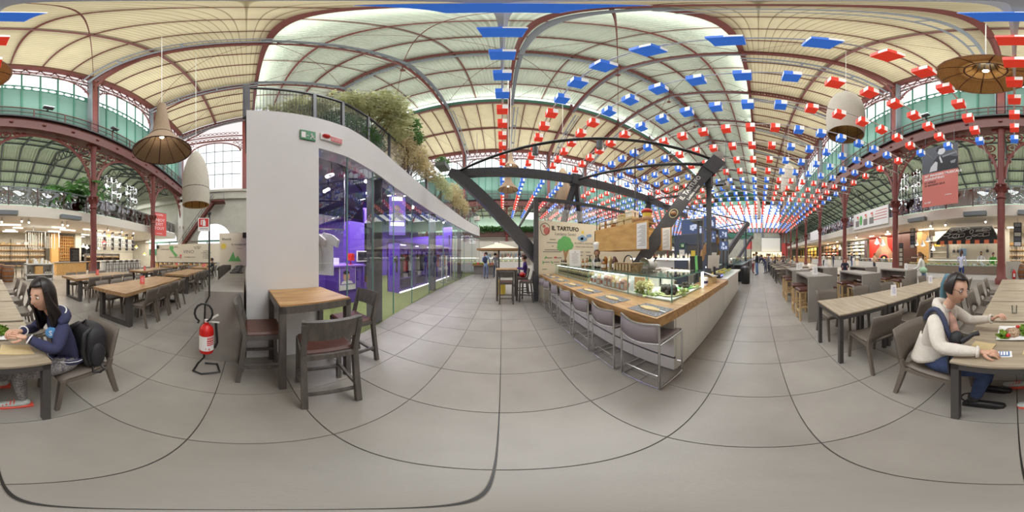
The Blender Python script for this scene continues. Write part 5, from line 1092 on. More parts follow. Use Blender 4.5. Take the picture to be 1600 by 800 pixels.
t = thing('exit_sign', 'small green exit sign on the slate blue cabin wall', 'sign', (7.38, 3.68, 2.05)); emit(MB().box(7.37, 7.39, 3.6, 3.84, 1.9, 2.12), 'plate', M_GREENSIGN, t); emit(MB().box(7.36, 7.37, 3.64, 3.7, 1.94, 2.08).ball((7.365, 3.76, 2.06), .006, .02, .02, 6, 4).beam((7.365, 3.76, 2.04), (7.365, 3.74, 1.94), .03, .006, (1, 0, 0)), 'pictogram', M_PAPER, t)
def tv(lab, x, y, z, w_, h_, ang, pole=None):
    t = thing('monitor', lab, 'screen', (x, y, z)); a = math.radians(ang); Mv = frame((x, y, z), (math.cos(a), math.sin(a), 0), (0, 0, 1))
    emit(plate(MB(), Mv, w_, h_, -.08, 0), 'housing', M_STEEL, t); emit(plate(MB(), Mv, w_*.92, h_*.9, .001, .004), 'display', M_SCREEN, t)
    q = MB()
    for k in range(7): plate(q, Mv, w_*random.uniform(.06, .2), h_*random.uniform(.1, .35), .005, .007, w_*random.uniform(-.34, .34), h_*random.uniform(-.3, .2))
    emit(q, 'bright_picture', glow_pic, t)
    if pole: emit(MB().tube([(x+pole, y+.05, 0), (x+pole, y+.05, z+.3)], .04, 6), 'pole', M_DARK, t)
glow_pic = glow('screen_highlights', (.62, .68, .85, 1), 1.0)
tv('wide monitor with a bluish picture on top of the slate blue cabin', 7.42, 3.15, 2.95, 1.3, .8, -90)
tv('upper of two small monitors on the steel pole beside the aisle', 5.2, 1.6, 2.62, .42, .42, -60, .2)
tv('lower of two small monitors on the steel pole beside the aisle', 5.25, 1.6, 2.14, .42, .42, -60)
tv('upper monitor of the next stall down the aisle', 8.0, 1.75, 2.6, .5, .5, -60, .25)
tv('lower monitor of the next stall down the aisle', 8.1, 1.75, 2.0, .5, .5, -60)
# ---------------------------------------------------------------- leaning steel frames over the stalls
ZT = 4.49
def strut(m, a, b, w_=.42, h_=.30):
    m.beam(a, b, w_, h_, (0, 0, 1)); return m
F = thing('steel_frame', 'anthracite steel frame with a lettered leaning strut and tie rods over the truffle stall', 'steel frame', (4.5, 2.0, 0))
T1 = Vector((4.54, 1.22, ZT)); B1 = Vector((2.75, 3.55, 0)); T2 = Vector((-1.55, 5.28, ZT)); B2 = Vector((2.45, 5.7, 0.0)); T3 = Vector((2.62, 5.4, ZT)); T4 = Vector((6.6, 5.2, ZT))
s = MB(); strut(s, T1+(T1-B1).normalized()*.1, B1, .36, .34); d = (B1-T1).normalized()
emit(s, 'leaning_strut', M_DARK, F)
S2 = thing('steel_frame', 'anthracite leaning strut and beam rising from the stall to the shop terrace', 'steel frame', (1, 5.4, 0))
emit(strut(strut(MB(), T2, T2.lerp(B2, .98), .36, .36), T2, T2+Vector((-.18, 0, .08)), .3, .3), 'leaning_strut', M_DARK, S2)
for a, b in ((T2, T3), (T3, T4), (T4, Vector((11.0, 5.2, ZT)))): emit(MB().beam(a, b, .22, .3), 'ring_beam', M_DARK, S2)
for T_ in (T3, T4):
    for q in (-1, 1): emit(MB().beam(T_, T_+Vector((q*.55, .5, -2.6)), .16, .2), 'a_frame_leg', M_DARK, S2)
    emit(MB().box(T_.x-.2, T_.x+.2, T_.y-.16, T_.y+.16, ZT-.22, ZT+.22), 'node_plate', M_DARK, S2)
for a, b, r in ((T1+Vector((0, 0, .1)), T2+Vector((0, 0, .08)), .045), (T1+Vector((-.1, 0, -.15)), T3, .05), (T1.lerp(B1, .28), T4, .04)): emit(MB().tube([a, b], r, 8), 'tie_rod', M_BLACK, F, smooth=True)
# head of the strut, post and lamp
u = (T1-B1).normalized(); hz = Vector((u.x, u.y, 0)).normalized(); sd = Vector((hz.y, -hz.x, 0))
emit(MB().beam(T1+u*.08-u*.6, T1+u*.08, .44, .44), 'strut_head', M_DARK, F)
emit(MB().box(4.38, 4.5, 1.33, 1.45, .9, 4.1).box(4.34, 4.54, 1.3, 1.48, 3.55, 4.15), 'post', M_DARK, F)
emit(MB().lathe([(0, 0), (.18, 0), (.18, .05), (0, .07)], 20, (0, 0, 0)), 'white_disc', M_PANELW, F, local=True); o = KIDS[F.name][-1]
vv = (Vector((0, 0, EYE))-T1).normalized(); o.rotation_euler = vv.to_track_quat('Z', 'Y').to_euler(); o.location = T1+Vector((0.05, -.05, .32))-Vector(F.location)
emit(MB().sheet(lambda a, b: tuple(T1+Vector((.45+.3*math.sin(1.5*a), -.12+.24*b, -.62+.32*(1-math.cos(1.5*a))))), 6, 1), 'curved_shield', M_BLACK, F, solid=.05)
# lettering on the face turned to the aisle
ax = u; nrm = Vector((-1, -1, 0)); 
rgt = ax.cross(Vector((0, 0, 1))).normalized()                       # horizontal, across the strut
up_ = rgt.cross(ax).normalized()
cand = [rgt, -rgt, up_, -up_]; eye = Vector((0, 0, EYE)); mid = T1.lerp(B1, .35)
fc = max((rgt, -rgt), key=lambda v: v.dot((eye-mid).normalized()))
for (tt, s_, sz, off, m) in ((.25, 'IL TARTUFO', .17, .06, M_PAPER), (.265, 'Luciano Savini', .10, -.09, M_PAPER)):
    p = T1.lerp(B1, tt)+fc*.182; yv = ax.cross(-fc) if ax.cross(-fc).z < 0 else ax.cross(fc); yv = fc.cross(ax)
    text(s_, sz, frame(p+yv*off, ax, yv), m, F, depth=.004, bold=.004)
p = T1.lerp(B1, .42)+fc*.184; yv = fc.cross(ax)
emit(MB().tube([p+ax*.13*math.cos(TAU*k/14)+yv*.1*math.sin(TAU*k/14) for k in range(14)], .012, 4, True), 'emblem_outline', M_CAUL, F)
emit(MB().ball(tuple(p), .08, .08, .06, 8, 5), 'emblem_fill', M_PBROWN, F)
for i, (x, y) in enumerate(((14.5, .95), (24.5, .95))):
    R_ = thing('steel_frame', ['anthracite leaning strut on a post over the second stall down the aisle', 'anthracite leaning strut on a post over the farthest stall down the aisle'][i], 'steel frame', (x-.5, y+1, 0))
    a = Vector((x, y, ZT)); b = Vector((x-2.2, y+2.6, 0)); emit(MB().beam(a, b, .36, .34), 'leaning_strut', M_DARK, R_); emit(MB().box(x-.06, x+.06, y+.1, y+.22, 0, 4.2), 'post', M_DARK, R_); emit(MB().tube([a, (x-7, y+4.3, ZT)], .045, 6).tube([a, (x+3, y+4.3, ZT)], .045, 6), 'tie_rod', M_BLACK, R_); emit(MB().lathe([(.16, 0), (.2, .2), (0, .22)], 10, (x+.2, y, ZT-.3)), 'floodlight', M_BLACK, R_)
for i, (x, y) in enumerate(((1.2, 3.6), (3.0, 3.0))):
    p = (T1+Vector((0, 0, .1))).lerp(T2+Vector((0, 0, .08)), .42+.2*(1-i)); t = thing('can_spotlight', ['grey cylinder spotlight hanging from the left part of the tie rod', 'grey cylinder spotlight hanging from the middle of the tie rod'][i], 'spotlight', tuple(p-Vector((0, 0, .3))))
    emit(MB().lathe([(.07, 0), (.07, .26), (.0, .28)], 12, tuple(p-Vector((0, 0, .36)))), 'can', M_STEEL, t, smooth=True); emit(MB().tube([p, p-Vector((0, 0, .1))], .01, 4), 'stem', M_BLACK, t)
# ---------------------------------------------------------------- cube lanterns on cables across the nave
HZ = 7.3; LS = .315; DX = 1.44; DY = .87
def lantern(m, nm):
    h = LS/2
    r = emit(MB().box(-h, h, -h, h, -h, h), 'cube_lantern', m, at=(0, 0, 0), local=True, cat='lantern')
    w_ = MB(); e = h+.003
    for (ax_, s_) in (('y', -1), ('y', 1), ('x', 1), ('x', -1)):   # the right half of every side face is white
        if ax_ == 'y': x0, x1 = (0, h) if s_ < 0 else (-h, 0); w_.add([(x0, s_*e, -h*.75), (x1, s_*e, -h*.75), (x1, s_*e, h), (x0, s_*e, h)], [(0, 1, 2, 3)])
        else: y0, y1 = (0, h) if s_ > 0 else (-h, 0); w_.add([(s_*e, y0, -h*.75), (s_*e, y1, -h*.75), (s_*e, y1, h), (s_*e, y0, h)], [(0, 1, 2, 3)])
    emit(w_, 'white_panel', M_WHITEL, r, local=True)
    emit(MB().tube([(0, 0, h), (0, 0, h+.12)], .008, 4), 'hanger', M_STEEL, r, local=True)
    return r
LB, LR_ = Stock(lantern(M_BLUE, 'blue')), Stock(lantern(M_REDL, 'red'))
NR, J0, J1 = 28, -8, 28
allL = []
for r in range(NR):
    for j in range(J0, J1):
        y = .28+DY*j; x = r*DX
        if y > 25.4: continue
        allL.append((math.hypot(x, y), r, j, x, y, (r//4+((j+1)//6)) % 2 == 0))
allL.sort(); near = allL[:290]; rest = allL[290:]
for d_, r, j, x, y, blue in near:
    (LB if blue else LR_).put((x, y, HZ), 0, f'{"blue" if blue else "red"} and white cube lantern, {ordw(j-J0)} from the glazed side wall on the {ordw(r)} cable', ('blue' if blue else 'red')+' cube lanterns')
for blue in (True, False):
    m = MB(); h = LS/2
    for d_, r, j, x, y, b in rest:
        if b != blue: continue
        m.use(0).box(x-h, x+h, y-h, y+h, HZ-h, HZ+h); e = h+.004; m.use(1)
        m.add([(x, y-e, HZ-h*.75), (x+h, y-e, HZ-h*.75), (x+h, y-e, HZ+h), (x, y-e, HZ+h)], [(0, 1, 2, 3)]); m.add([(x-e, y-h, HZ-h*.75), (x-e, y, HZ-h*.75), (x-e, y, HZ+h), (x-e, y-h, HZ+h)], [(0, 1, 2, 3)])
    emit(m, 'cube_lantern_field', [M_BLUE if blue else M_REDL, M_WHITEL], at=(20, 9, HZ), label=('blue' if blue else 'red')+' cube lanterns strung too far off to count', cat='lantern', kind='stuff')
for r in range(NR):
    x = r*DX; emit(MB().tube([(x, -8.2+33.8*k/12, HZ+.27-.05*math.sin(PI*k/12)) for k in range(13)], .026 if r else .03, 5), 'lantern_cable', M_CABLE, at=(x, 9, HZ+.27), label=f'thin steel cable carrying cube lanterns, {ordw(r)} from the bar table', cat='cable', group='lantern cables')
# ---------------------------------------------------------------- wicker pendant lamps
def wicker(lab, c, prof, m, lining, top, ribs=8, rings=(), bulb_z=.6, seg=28):
    t = thing('wicker_lamp', lab, 'lamp', c)
    emit(MB().lathe(prof, seg, c, cap=False), 'shade', m, t, smooth=50)
    emit(MB().lathe([(max(r-.025, .01), z+.006) for r, z in prof], seg, c, cap=False), 'lining', lining, t, smooth=50)
    for k in range(ribs):
        a = TAU*k/ribs; emit(MB().tube([(c[0]+(r-.035)*math.cos(a), c[1]+(r-.035)*math.sin(a), c[2]+z) for r, z in prof if r > .06], .014, 4), 'rib', M_BROWNL, t)
    for (r, z) in rings: emit(MB().tube([(c[0]+r*math.cos(TAU*k/24), c[1]+r*math.sin(TAU*k/24), c[2]+z) for k in range(24)], .022, 5, True), 'hoop', m if lining is M_WICKIN and z < .02 else M_BROWNL, t)
    emit(MB().ball((c[0], c[1], c[2]+bulb_z), .07, nu=10, nv=6), 'bulb', M_LAMPS, t)
    y_ = c[1] if c[1] < 9 else 18-c[1]; top = 21.75+3.5*(y_+9.1)/9.9 if y_ < .8 else 26.75+2.65*(y_-.35)/8.65
    emit(MB().tube([(c[0], c[1], c[2]+prof[-1][1]-.05), (c[0]+.0, c[1], top)], .012, 4), 'cord', M_PANELW, t)
    return t
bell = [(.9, 0), (.78, .2), (.62, .42), (.48, .62), (.36, .85), (.3, 1.05), (.255, 1.35), (.2, 1.9), (.15, 2.6), (.14, 2.95)]
egg = lambda R, H: [(R*.92, 0), (R*.98, H*.1), (R, H*.25), (R*.985, H*.4), (R*.93, H*.55), (R*.82, H*.7), (R*.62, H*.84), (R*.38, H*.93), (R*.12, H*.99), (.03, H)]
egg2 = lambda R, H: [(R*.97, 0), (R, H*.08), (R, H*.25), (R*.96, H*.45), (R*.85, H*.62), (R*.62, H*.79), (R*.34, H*.92), (R*.1, H*.985), (.02, H)]
wicker('brown wicker bell lamp with flared rim beside the white pier', (-4.34, -2.48, 5.2), bell, M_LINEN, M_LINEN, 22.5, 10, ((.9, .0), (.36, .85)), .75)
wicker('pale bullet shaped wicker lamp hanging by the extinguisher sign', (-7.33, -2.35, 3.98), egg2(.65, 3.3), M_LINENP, M_WICKIN, 23, 10, ((.63, 0), (.64, .8)), 1.2)
wicker('wide wicker disc lamp with a glaring bulb seen from straight below', (.55, -3.1, 7.8), [(.95, 0), (.9, .12), (.8, .25), (.62, .38), (.42, .5), (.3, .75), (.24, 1.2), (.2, 1.6)], M_LINEN, M_WICKIN, 23, 10, ((.95, 0), (.42, .42)), .45)
wicker('large pale egg shaped wicker lamp behind the first lanterns', (6.05, -3.6, 7.95), egg(.86, 4.6), M_LINENP, M_WICKIN, 23, 10, ((.8, 0), (.8, .5)), 2)
for i, (px, yt, yb_, wd, d) in enumerate([(1232, 255, 301, 24, 19), (1183, 308, 342, 12, 34)]):
    a = math.radians((px-785)*.225); zb = EYE+d*math.tan(math.radians((400-yb_)*.225)); zt = EYE+d*math.tan(math.radians((400-yt)*.225)); R = d*math.radians(wd*.225)/2
    wicker(['pale egg shaped wicker lamp farther down the aisle', 'farthest pale egg shaped wicker lamp before the end windows'][i], (d*math.sin(a), d*math.cos(a), zb), egg(R, zt-zb), M_LINENP, M_WICKIN, 22, 6, (), 1, 18)
sm = lambda s: [(r*s, z*s) for r, z in bell]
for i, (px, yr, wd, d) in enumerate([(798, 262, 26, 13.5), (794, 297, 32, 10.5), (1226, 330, 14, 22)]):
    a = math.radians((px-785)*.225); z = EYE+d*math.tan(math.radians((400-yr)*.225)); R = d*math.radians(wd*.225)/2
    wicker(['upper wicker bell lamp hanging far off over the market stalls', 'lower wicker bell lamp hanging nearer over the market stalls', 'small wicker bell lamp down the aisle by the glazed side wall'][i], (d*math.sin(a), d*math.cos(a), z), sm(R/.9), M_LINEN, M_LINEN, 23, 8, (), .3, 18)
for i, (px, yt, yb_, wd, d) in enumerate([(879, 262, 316, 26, 14.5)]):
    a = math.radians((px-785)*.225); zb = EYE+d*math.tan(math.radians((400-yb_)*.225)); zt = EYE+d*math.tan(math.radians((400-yt)*.225)); R = d*math.radians(wd*.225)/2
    wicker('brownish bullet shaped wicker lamp behind the steel ring beam', (d*math.sin(a), d*math.cos(a), zb), egg2(R, zt-zb), M_LINEN, M_WICKIN, 23, 8, (), 1, 18)
# ---------------------------------------------------------------- west end: painted menu walls, stair, hanging banners
def board(name, lab, x, y0, y1, z0, z1):
    t = thing(name, lab, 'panel', (x, (y0+y1)/2, 0)); emit(MB().box(x-.08, x, y0, y1, z0, z1), 'board', M_CREAMP, t); return t
def wtext(s, size, x, y, z, t, m=None, w_=1.0): text(s, size, frame((x+.006, y, z), (0, 1, 0), (0, 0, 1)), m or M_INK, t, depth=.004, width=w_)
b1 = board('menu_wall', 'long cream menu wall with green Italy outline and wine lettering', -13.5, -8.3, -2.2, .95, 2.55)
wtext('VINO', .42, -13.5, -5.0, 1.85, b1, M_INKG); wtext('CAFFE E BAR', .16, -13.5, -7.4, 2.1, b1); wtext('BIRRA', .14, -13.5, -6.2, 2.3, b1); wtext('VINI AL BICCHIERE', .15, -13.5, -6.3, 1.35, b1); wtext('E SUPERALCOLICI', .13, -13.5, -4.9, 1.38, b1); wtext('LA CARTA\nDEI VINI', .14, -13.5, -4.2, 2.2, b1)
wtext('IL CIBO\nIL MERCATO\nIL PANE\nLA PIZZA\nIL VINO', .15, -13.5, -3.4, 1.6, b1)
emit(MB().prism([(-13.49, y-6.95, z) for y, z in ((.1, 2.4), (.45, 2.4), (.5, 2.2), (.42, 2.05), (.62, 1.8), (.9, 1.55), (.8, 1.5), (.72, 1.35), (.62, 1.5), (.4, 1.75), (.2, 2.0), (.05, 2.15))], (.01, 0, 0)), 'painted_italy', M_PGREEN, b1)
emit(MB().prism([(-13.49, y-5.75, z) for y, z in ((-.1, 1.6), (.1, 1.6), (.07, 1.45), (.02, 1.38), (.02, 1.2), (-.02, 1.2), (-.02, 1.38), (-.07, 1.45))], (.01, 0, 0)), 'painted_glass', M_REDB, b1)
b2 = board('mozzarella_wall', 'cream panel with painted sun, green peaks and cheese lettering', -9.0, -1.5, .1, .85, 2.76)
wtext('libertà', .2, -9, -1.1, 2.42, b2); wtext('la mozzarella', .17, -9, -.38, 2.12, b2); wtext('di bufala', .09, -9, -.4, 1.9, b2, M_INKG)
emit(MB().prism([(-8.994, -1.27+.14*math.cos(TAU*k/16), 2.03+.15*math.sin(TAU*k/16)) for k in range(16)], (.006, 0, 0)), 'painted_sun', M_YELLOW, b2)
r = MB()
for k in range(12): a = TAU*k/12; r.beam((-8.99, -1.27+.17*math.cos(a), 2.03+.18*math.sin(a)), (-8.99, -1.27+.23*math.cos(a), 2.03+.25*math.sin(a)), .02, .006, (1, 0, 0))
emit(r, 'sun_rays', M_YELLOW, b2, kind='stuff')
emit(MB().prism([(-8.994, y, z) for y, z in ((-1.0, 1.18), (-.55, 1.18), (-.62, 1.4), (-.74, 1.72), (-.86, 1.45))], (.008, 0, 0)), 'painted_peak', M_PGREEN, b2)
emit(MB().prism([(-8.985, y, z) for y, z in ((-.66, 1.18), (-.3, 1.18), (-.38, 1.36), (-.48, 1.5), (-.58, 1.36))], (.008, 0, 0)), 'painted_peak', M_PGREEN, b2)
for k, (x, y, z) in enumerate(((-9.0, -.1, 2.62), (-13.5, -8.1, 2.35))):
    emit(MB().box(x+.02, x+.2, y-.1, y+.1, z-.14, z+.14), 'loudspeaker', M_BLACK, at=(x+.1, y, z), label=['black loudspeaker on top of the mozzarella panel', 'black loudspeaker at the left end of the menu wall'][k], cat='loudspeaker')
t = thing('wall_bench', 'row of oak boxes under a shelf along the menu wall', 'bench', (-13.2, -5.3, 0)); emit(MB().box(-13.4, -12.95, -8.2, -2.4, .88, .92), 'bench_top', M_BLACK, t)
for k in range(12): emit(MB().box(-13.3, -13.0, -8.1+.48*k, -7.85+.48*k, .3, .86), 'oak_box', M_OAKL, t)
st = thing('iron_staircase', 'red iron stair with railing climbing past the stone arch', 'stairs', (X0+.8, -6, 0))
a, b = Vector((X0+1.0, -8.4, 2.2)), Vector((X0+1.0, -3.9, 8.2))
for dx in (-.35, .35):
    emit(MB().beam(a+Vector((dx, 0, 0)), b+Vector((dx, 0, 0)), .08, .3), 'stringer', M_RED, st); emit(MB().tube([a+Vector((dx, 0, 1.0)), b+Vector((dx, 0, 1.0))], .03, 5), 'handrail', M_DARK, st)
series(MB().box(-.35, .35, -.13, .13, -.02, .02), 'tread', M_RED, st, [tuple(a.lerp(b, (k+.5)/22)-Vector((X0+.8, -6, 0))) for k in range(22)])
series(MB().box(-.015, .015, -.015, .015, 0, 1.0), 'baluster', M_DARK, st, [tuple(a.lerp(b, (k+.5)/11)-Vector((X0+.8, -6, 0))+Vector((.35, 0, 0))) for k in range(11)])
emit(MB().box(X0+.2, X0+1.6, -4.2, -2.6, 8.15, 8.3), 'landing', M_RED, st); emit(MB().tube([(X0+1.5, -4.2, 8.3), (X0+1.5, -4.2, 9.3), (X0+1.5, -2.6, 9.3), (X0+1.5, -2.6, 8.3)], .03, 5), 'landing_rail', M_DARK, st)
# banners
def banner(lab, c, w_, h, rz, m, zt=9.9):
    t = thing('hanging_banner', lab, 'banner', c, rz); emit(MB().box(-.01, .01, -w_/2, w_/2, -h/2, h/2), 'cloth', m, t, local=True); emit(MB().tube([(0, -w_/2, h/2), (0, w_/2, h/2)], .025, 6), 'top_rod', M_STEEL, t, local=True); emit(MB().tube([(0, -w_*.4, h/2), (0, -w_*.4, zt-c[2])], .008, 4), 'cord', M_STEEL, t, local=True); emit(MB().tube([(0, w_*.4, h/2), (0, w_*.4, zt-c[2])], .008, 4), 'cord', M_STEEL, t, local=True); return t
def ltext(s, size, y, z, t, m, x=.013):              # lettering on a banner in its own coordinates, facing +x
    o = text(s, size, Matrix.Identity(4), m, None, depth=.004); o.data.transform(frame((x, y, z), (0, 1, 0), (0, 0, 1))); o.parent = t; KIDS.setdefault(t.name, []).append(o)
p = onY(249, 350, -8.5); bn = banner('coral red banner with white lettering beside the second red column', tuple(p), 1.7, 2.45, math.radians(62), M_REDB)
for i, s in enumerate(('ENJOY', 'EXIT', 'TOUT')): ltext(s, .44, 0, .4-.44*i, bn, M_PAPER)
ltext('SCOPRI', .26, 0, .96, bn, M_PAPER); ltext('mercato', .21, 0, -1.0, bn, M_PAPER)
for i, (px, py) in enumerate(((1170, 383), (1226, 390))):
    p = atD(px, py, 48) if i == 0 else onY(px, py, -8.5); banner(['small red banner hanging at the far end left of the projection screen', 'small red banner hanging at the far end right of the projection screen'][i], tuple(p), 2.0, 4.2 if i else 2.4, math.radians(180), M_REDB, 27.4 if i == 0 else 9.9)
# concert poster between the columns
a, b = onY(1441, 326, -8.0), onY(1497, 316, -8.0); a2, b2_ = onY(1441, 234, -8.0), onY(1497, 223, -8.0)
xl, xr = a.x, b.x; z0, z1_ = (a.z+b.z)/2, (a2.z+b2_.z)/2; yp = -8.0; W_ = xl-xr; Hh = z1_-z0
PO = thing('concert_poster', 'large concert poster, grey photograph of a conductor over salmon lettering, hung between columns', 'poster', ((xl+xr)/2, yp, (z0+z1_)/2))
emit(MB().box(xr, xl, yp-.02, yp, z0, z1_), 'poster_cloth', M_SALMON, PO)
zs = z0+Hh*.52
def pp(u, v, d=.004): return (xl-W_*u, yp+d, z0+Hh*v)      # u from the left edge as seen from the nave
M_PG = mat('photo_dark_grey', C(82, 84, 92), .7); M_PL = mat('photo_light_grey', C(196, 196, 200), .7); M_PM = mat('photo_mid_grey', C(132, 134, 140), .7); M_PK = mat('photo_black', C(40, 41, 46), .7)
emit(MB().poly([pp(0, .52), pp(1, .52), pp(1, 1), pp(0, 1)]), 'photo_ground', M_PG, PO)
emit(MB().poly([pp(.3, .521, .008), pp(1, .521, .008), pp(1, .72, .008), pp(.8, .76, .008), pp(.6, .78, .008), pp(.46, .8, .008), pp(.36, .72, .008)]), 'printed_jacket', M_PK, PO)
emit(MB().prism([pp(.56+.11*math.cos(TAU*k/14), .885+.07*math.sin(TAU*k/14), .010) for k in range(14)], (0, .004, 0)), 'printed_face', M_PL, PO)
emit(MB().poly([pp(.42, .9, .016), pp(.44, .96, .016), pp(.56, .985, .016), pp(.68, .97, .016), pp(.7, .93, .016), pp(.62, .935, .016), pp(.5, .93, .016), pp(.46, .86, .016)]), 'printed_hair', M_PK, PO)
emit(MB().poly([pp(.22, .54, .012), pp(.44, .54, .012), pp(.46, .68, .012), pp(.4, .71, .012), pp(.26, .62, .012)]), 'printed_score', M_PL, PO)
emit(MB().poly([pp(.52, .8, .012), pp(.56, .74, .012), pp(.6, .66, .012), pp(.55, .66, .012), pp(.5, .76, .012)]), 'printed_shirt', M_PL, PO)
emit(MB().poly([pp(.58, .78, .014), pp(.98, .825, .014), pp(.98, .8, .014), pp(.6, .755, .014)]).poly([pp(.8, .66, .014), pp(.95, .68, .014), pp(.98, .74, .014), pp(.92, .62, .014), pp(.82, .62, .014)]), 'printed_hand', M_PM, PO)
def ptext(s, size, u, v, m): text(s, size, frame(pp(u, v, .006), (-1, 0, 0), (0, 0, 1)), m, PO, depth=.004, align='LEFT', bold=.006)
ptext('70° MAGGIO MUSICALE', .215, .07, .475, M_PAPER); ptext('FIORENTINO', .215, .07, .42, M_PAPER); ptext('27 APRILE', .17, .07, .365, M_BROWNL); ptext('30 GIUGNO 2015', .17, .07, .32, M_BROWNL); ptext('M / OF', .14, .07, .06, M_PAPER); ptext('operadifirenze.it', .06, .65, .14, M_PAPER)
emit(MB().tube([pp(.1, 1), (xl-W_*.1, yp, z1_+1.1)], .012, 4).tube([pp(.9, 1), (xl-W_*.9, yp, z1_+1.3)], .012, 4), 'hanging_wire', M_STEEL, PO)
# white printed banner on the gallery fascia
for i, (pa, pb, ya, yb2) in enumerate(((1334, 1388, 335, 361), (1266, 1281, 368, 380))):
    A_, B_ = onY(pb, ya-5, -9.3), onY(pa, yb2, -9.3); A2 = onY(pb, 354 if i == 0 else 375, -9.3)
    t = thing('fascia_banner', ['white banner with puppet drawings on the gallery railing', 'smaller white banner farther along the gallery railing'][i], 'banner', ((A_.x+B_.x)/2, -9.3, 5)); za, zb = 4.15, 5.75
    emit(MB().box(A_.x, B_.x, -9.41, -9.28, za, zb), 'cloth', M_PAPER, t); L_ = B_.x-A_.x
    if i == 0:
        q = MB()
        for u, c in ((.14, 0), (.4, 0), (.58, 0)):
            x = B_.x-L_*u; q.use(0).box(x-.3, x+.3, -9.279, -9.275, za+.25, za+.85).use(1).poly([(x-.14+.14*math.cos(TAU*k/10), -9.274, za+1.02+.14*math.sin(TAU*k/10)) for k in range(10)]).use(2).box(x-.2, x+.1, -9.274, -9.272, za+1.15, za+1.3)
        emit(q, 'puppet_drawing', [M_INKG, M_SKIN, M_REDB], t, kind='stuff')
        q = MB()
        for k in range(4): q.box(B_.x-L_*.97, B_.x-L_*.7+.1*k, -9.28, -9.276, za+1.25-.25*k, za+1.32-.25*k)
        emit(q, 'printed_lines', M_SALMON, t, kind='stuff'); emit(MB().poly([(B_.x-L_*.26+.25*math.cos(TAU*k/12), -9.277, za+.8+.5*math.sin(TAU*k/12)) for k in range(12)]), 'printed_leaf', M_PGREEN, t)
# projection screen
a, b = onX(1190, 393, X1-.6), onX(1219, 372, X1-.6)
t = thing('projection_screen', 'large pale projection screen hanging at the far end of the nave', 'screen', (X1-.6, (a.y+b.y)/2, (a.z+b.z)/2)); emit(MB().box(X1-.7, X1-.6, b.y, a.y, a.z, b.z), 'screen_cloth', M_SCREENW, t); emit(MB().box(X1-.75, X1-.55, b.y, a.y, b.z, b.z+.2), 'screen_case', M_STEEL, t); emit(MB().tube([(X1-.65, b.y+1, b.z+.2), (X1-.65, b.y+1, 12)], .04, 4), 'hanging_wire', M_STEEL, t); emit(MB().tube([(X1-.65, a.y-1, b.z+.2), (X1-.65, a.y-1, 12)], .04, 4), 'hanging_wire', M_STEEL, t)
# ---------------------------------------------------------------- gallery railings, curtains, palms, heaters, lights of the south side
def crinkle(name, tint, r):
    m = glass(name, tint, r, 1.6); nt = m.node_tree; n = nt.nodes.new('ShaderNodeTexNoise'); n.inputs['Scale'].default_value = 1.1; bp = nt.nodes.new('ShaderNodeBump'); n.inputs['Detail'].default_value = 1; bp.inputs['Strength'].default_value = 1.0; bp.inputs['Distance'].default_value = .3
    tc = nt.nodes.new('ShaderNodeTexCoord'); nt.links.new(tc.outputs['Object'], n.inputs[0]); nt.links.new(n.outputs['Fac'], bp.inputs['Height'])
    for nd in nt.nodes:
        if nd.type in ('BSDF_GLOSSY', 'FRESNEL'): nt.links.new(bp.outputs[0], nd.inputs['Normal'])
    return m
M_PLASTIC = crinkle('crinkled_clear_plastic', (.50, .45, .48, 1), 3.2); M_CURT = crinkle('hanging_plastic_curtain', (.74, .75, .76, 1), 2.6)
for Yf, nm, q in ((-9.42, 'gallery_railing', 1), (27.42, 'gallery_railing', -1)):
    R_ = thing(nm, None, None, (0, Yf, 0), kind='structure'); xs = [X0+1.75*k for k in range(48)]
    series(MB().box(.03, 1.72, -.01, .01, 4.6, 5.72), 'railing_pane', M_PLASTIC, R_, [(x, 0, 0) for x in xs])
    series(MB().box(-.03, .03, -.03, .03, 4.55, 5.8), 'railing_post', M_BROWNL, R_, [(x, 0, 0) for x in xs])
    emit(MB().box(X0, X1, Yf-.03, Yf+.03, 5.75, 5.82), 'railing_rail', M_STEEL, R_)
for i, (pa, pb, lab) in enumerate(((163, 190, 'bunched clear plastic curtain left of the gap in the gallery by the wine bar'), (196, 214, 'second bunched clear plastic curtain by the wine bar gallery'), (1404, 1420, 'clear plastic curtain beside the concert poster'), (1424, 1440, 'second clear plastic curtain tucked behind the concert poster'))):
    A_, B_ = onY(pa, 300, -9.7), onY(pb, 300, -9.7); xa, xb = sorted((A_.x, B_.x))
    emit(MB().sheet(lambda u, v: (xa+(xb-xa)*(u if v > .5 else .5+(u-.5)*(.72+.56*v)), -9.7+.12*math.sin(u*22), 4.7+3.6*v), 24, 6), 'plastic_curtain', M_CURT, at=((xa+xb)/2, -9.7, 4.7), label=lab, cat='curtain', smooth=True)
def palm(lab, c, s, n=16):
    t = thing('potted_palm', lab, 'plant', c); emit(MB().lathe([(.2*s, 0), (.28*s, .4*s), (.24*s, .4*s), (0, .36*s)], 10, c), 'pot', M_DARK, t); f = MB()
    for k in range(n):
        a = TAU*k/n+random.uniform(-.2, .2); L = s*random.uniform(1.0, 1.5); up = random.uniform(.5, 1.3); pr = None
        for i in range(8):
            q = i/7; p_ = Vector((c[0]+L*q*math.cos(a), c[1]+L*q*math.sin(a), c[2]+.6*s+s*(up*q-.9*q*q)*1.3))
            if pr is not None:
                sd_ = Vector((-math.sin(a), math.cos(a), 0))
                for sg in (-1, 1): f.add([pr, p_, p_+sd_*sg*.3*s*(1-q*.6)+Vector((0, 0, -.12*s)), pr+sd_*sg*.05], [(0, 1, 2, 3)])
            pr = p_
    emit(f, 'fronds', M_LEAFD, t, kind='stuff'); return t
pc = onY(112, 300, -10.6); palm('broad green palm behind the gallery railing over the wine shop', (pc.x, -10.6, 4.55), 2.1, 22)
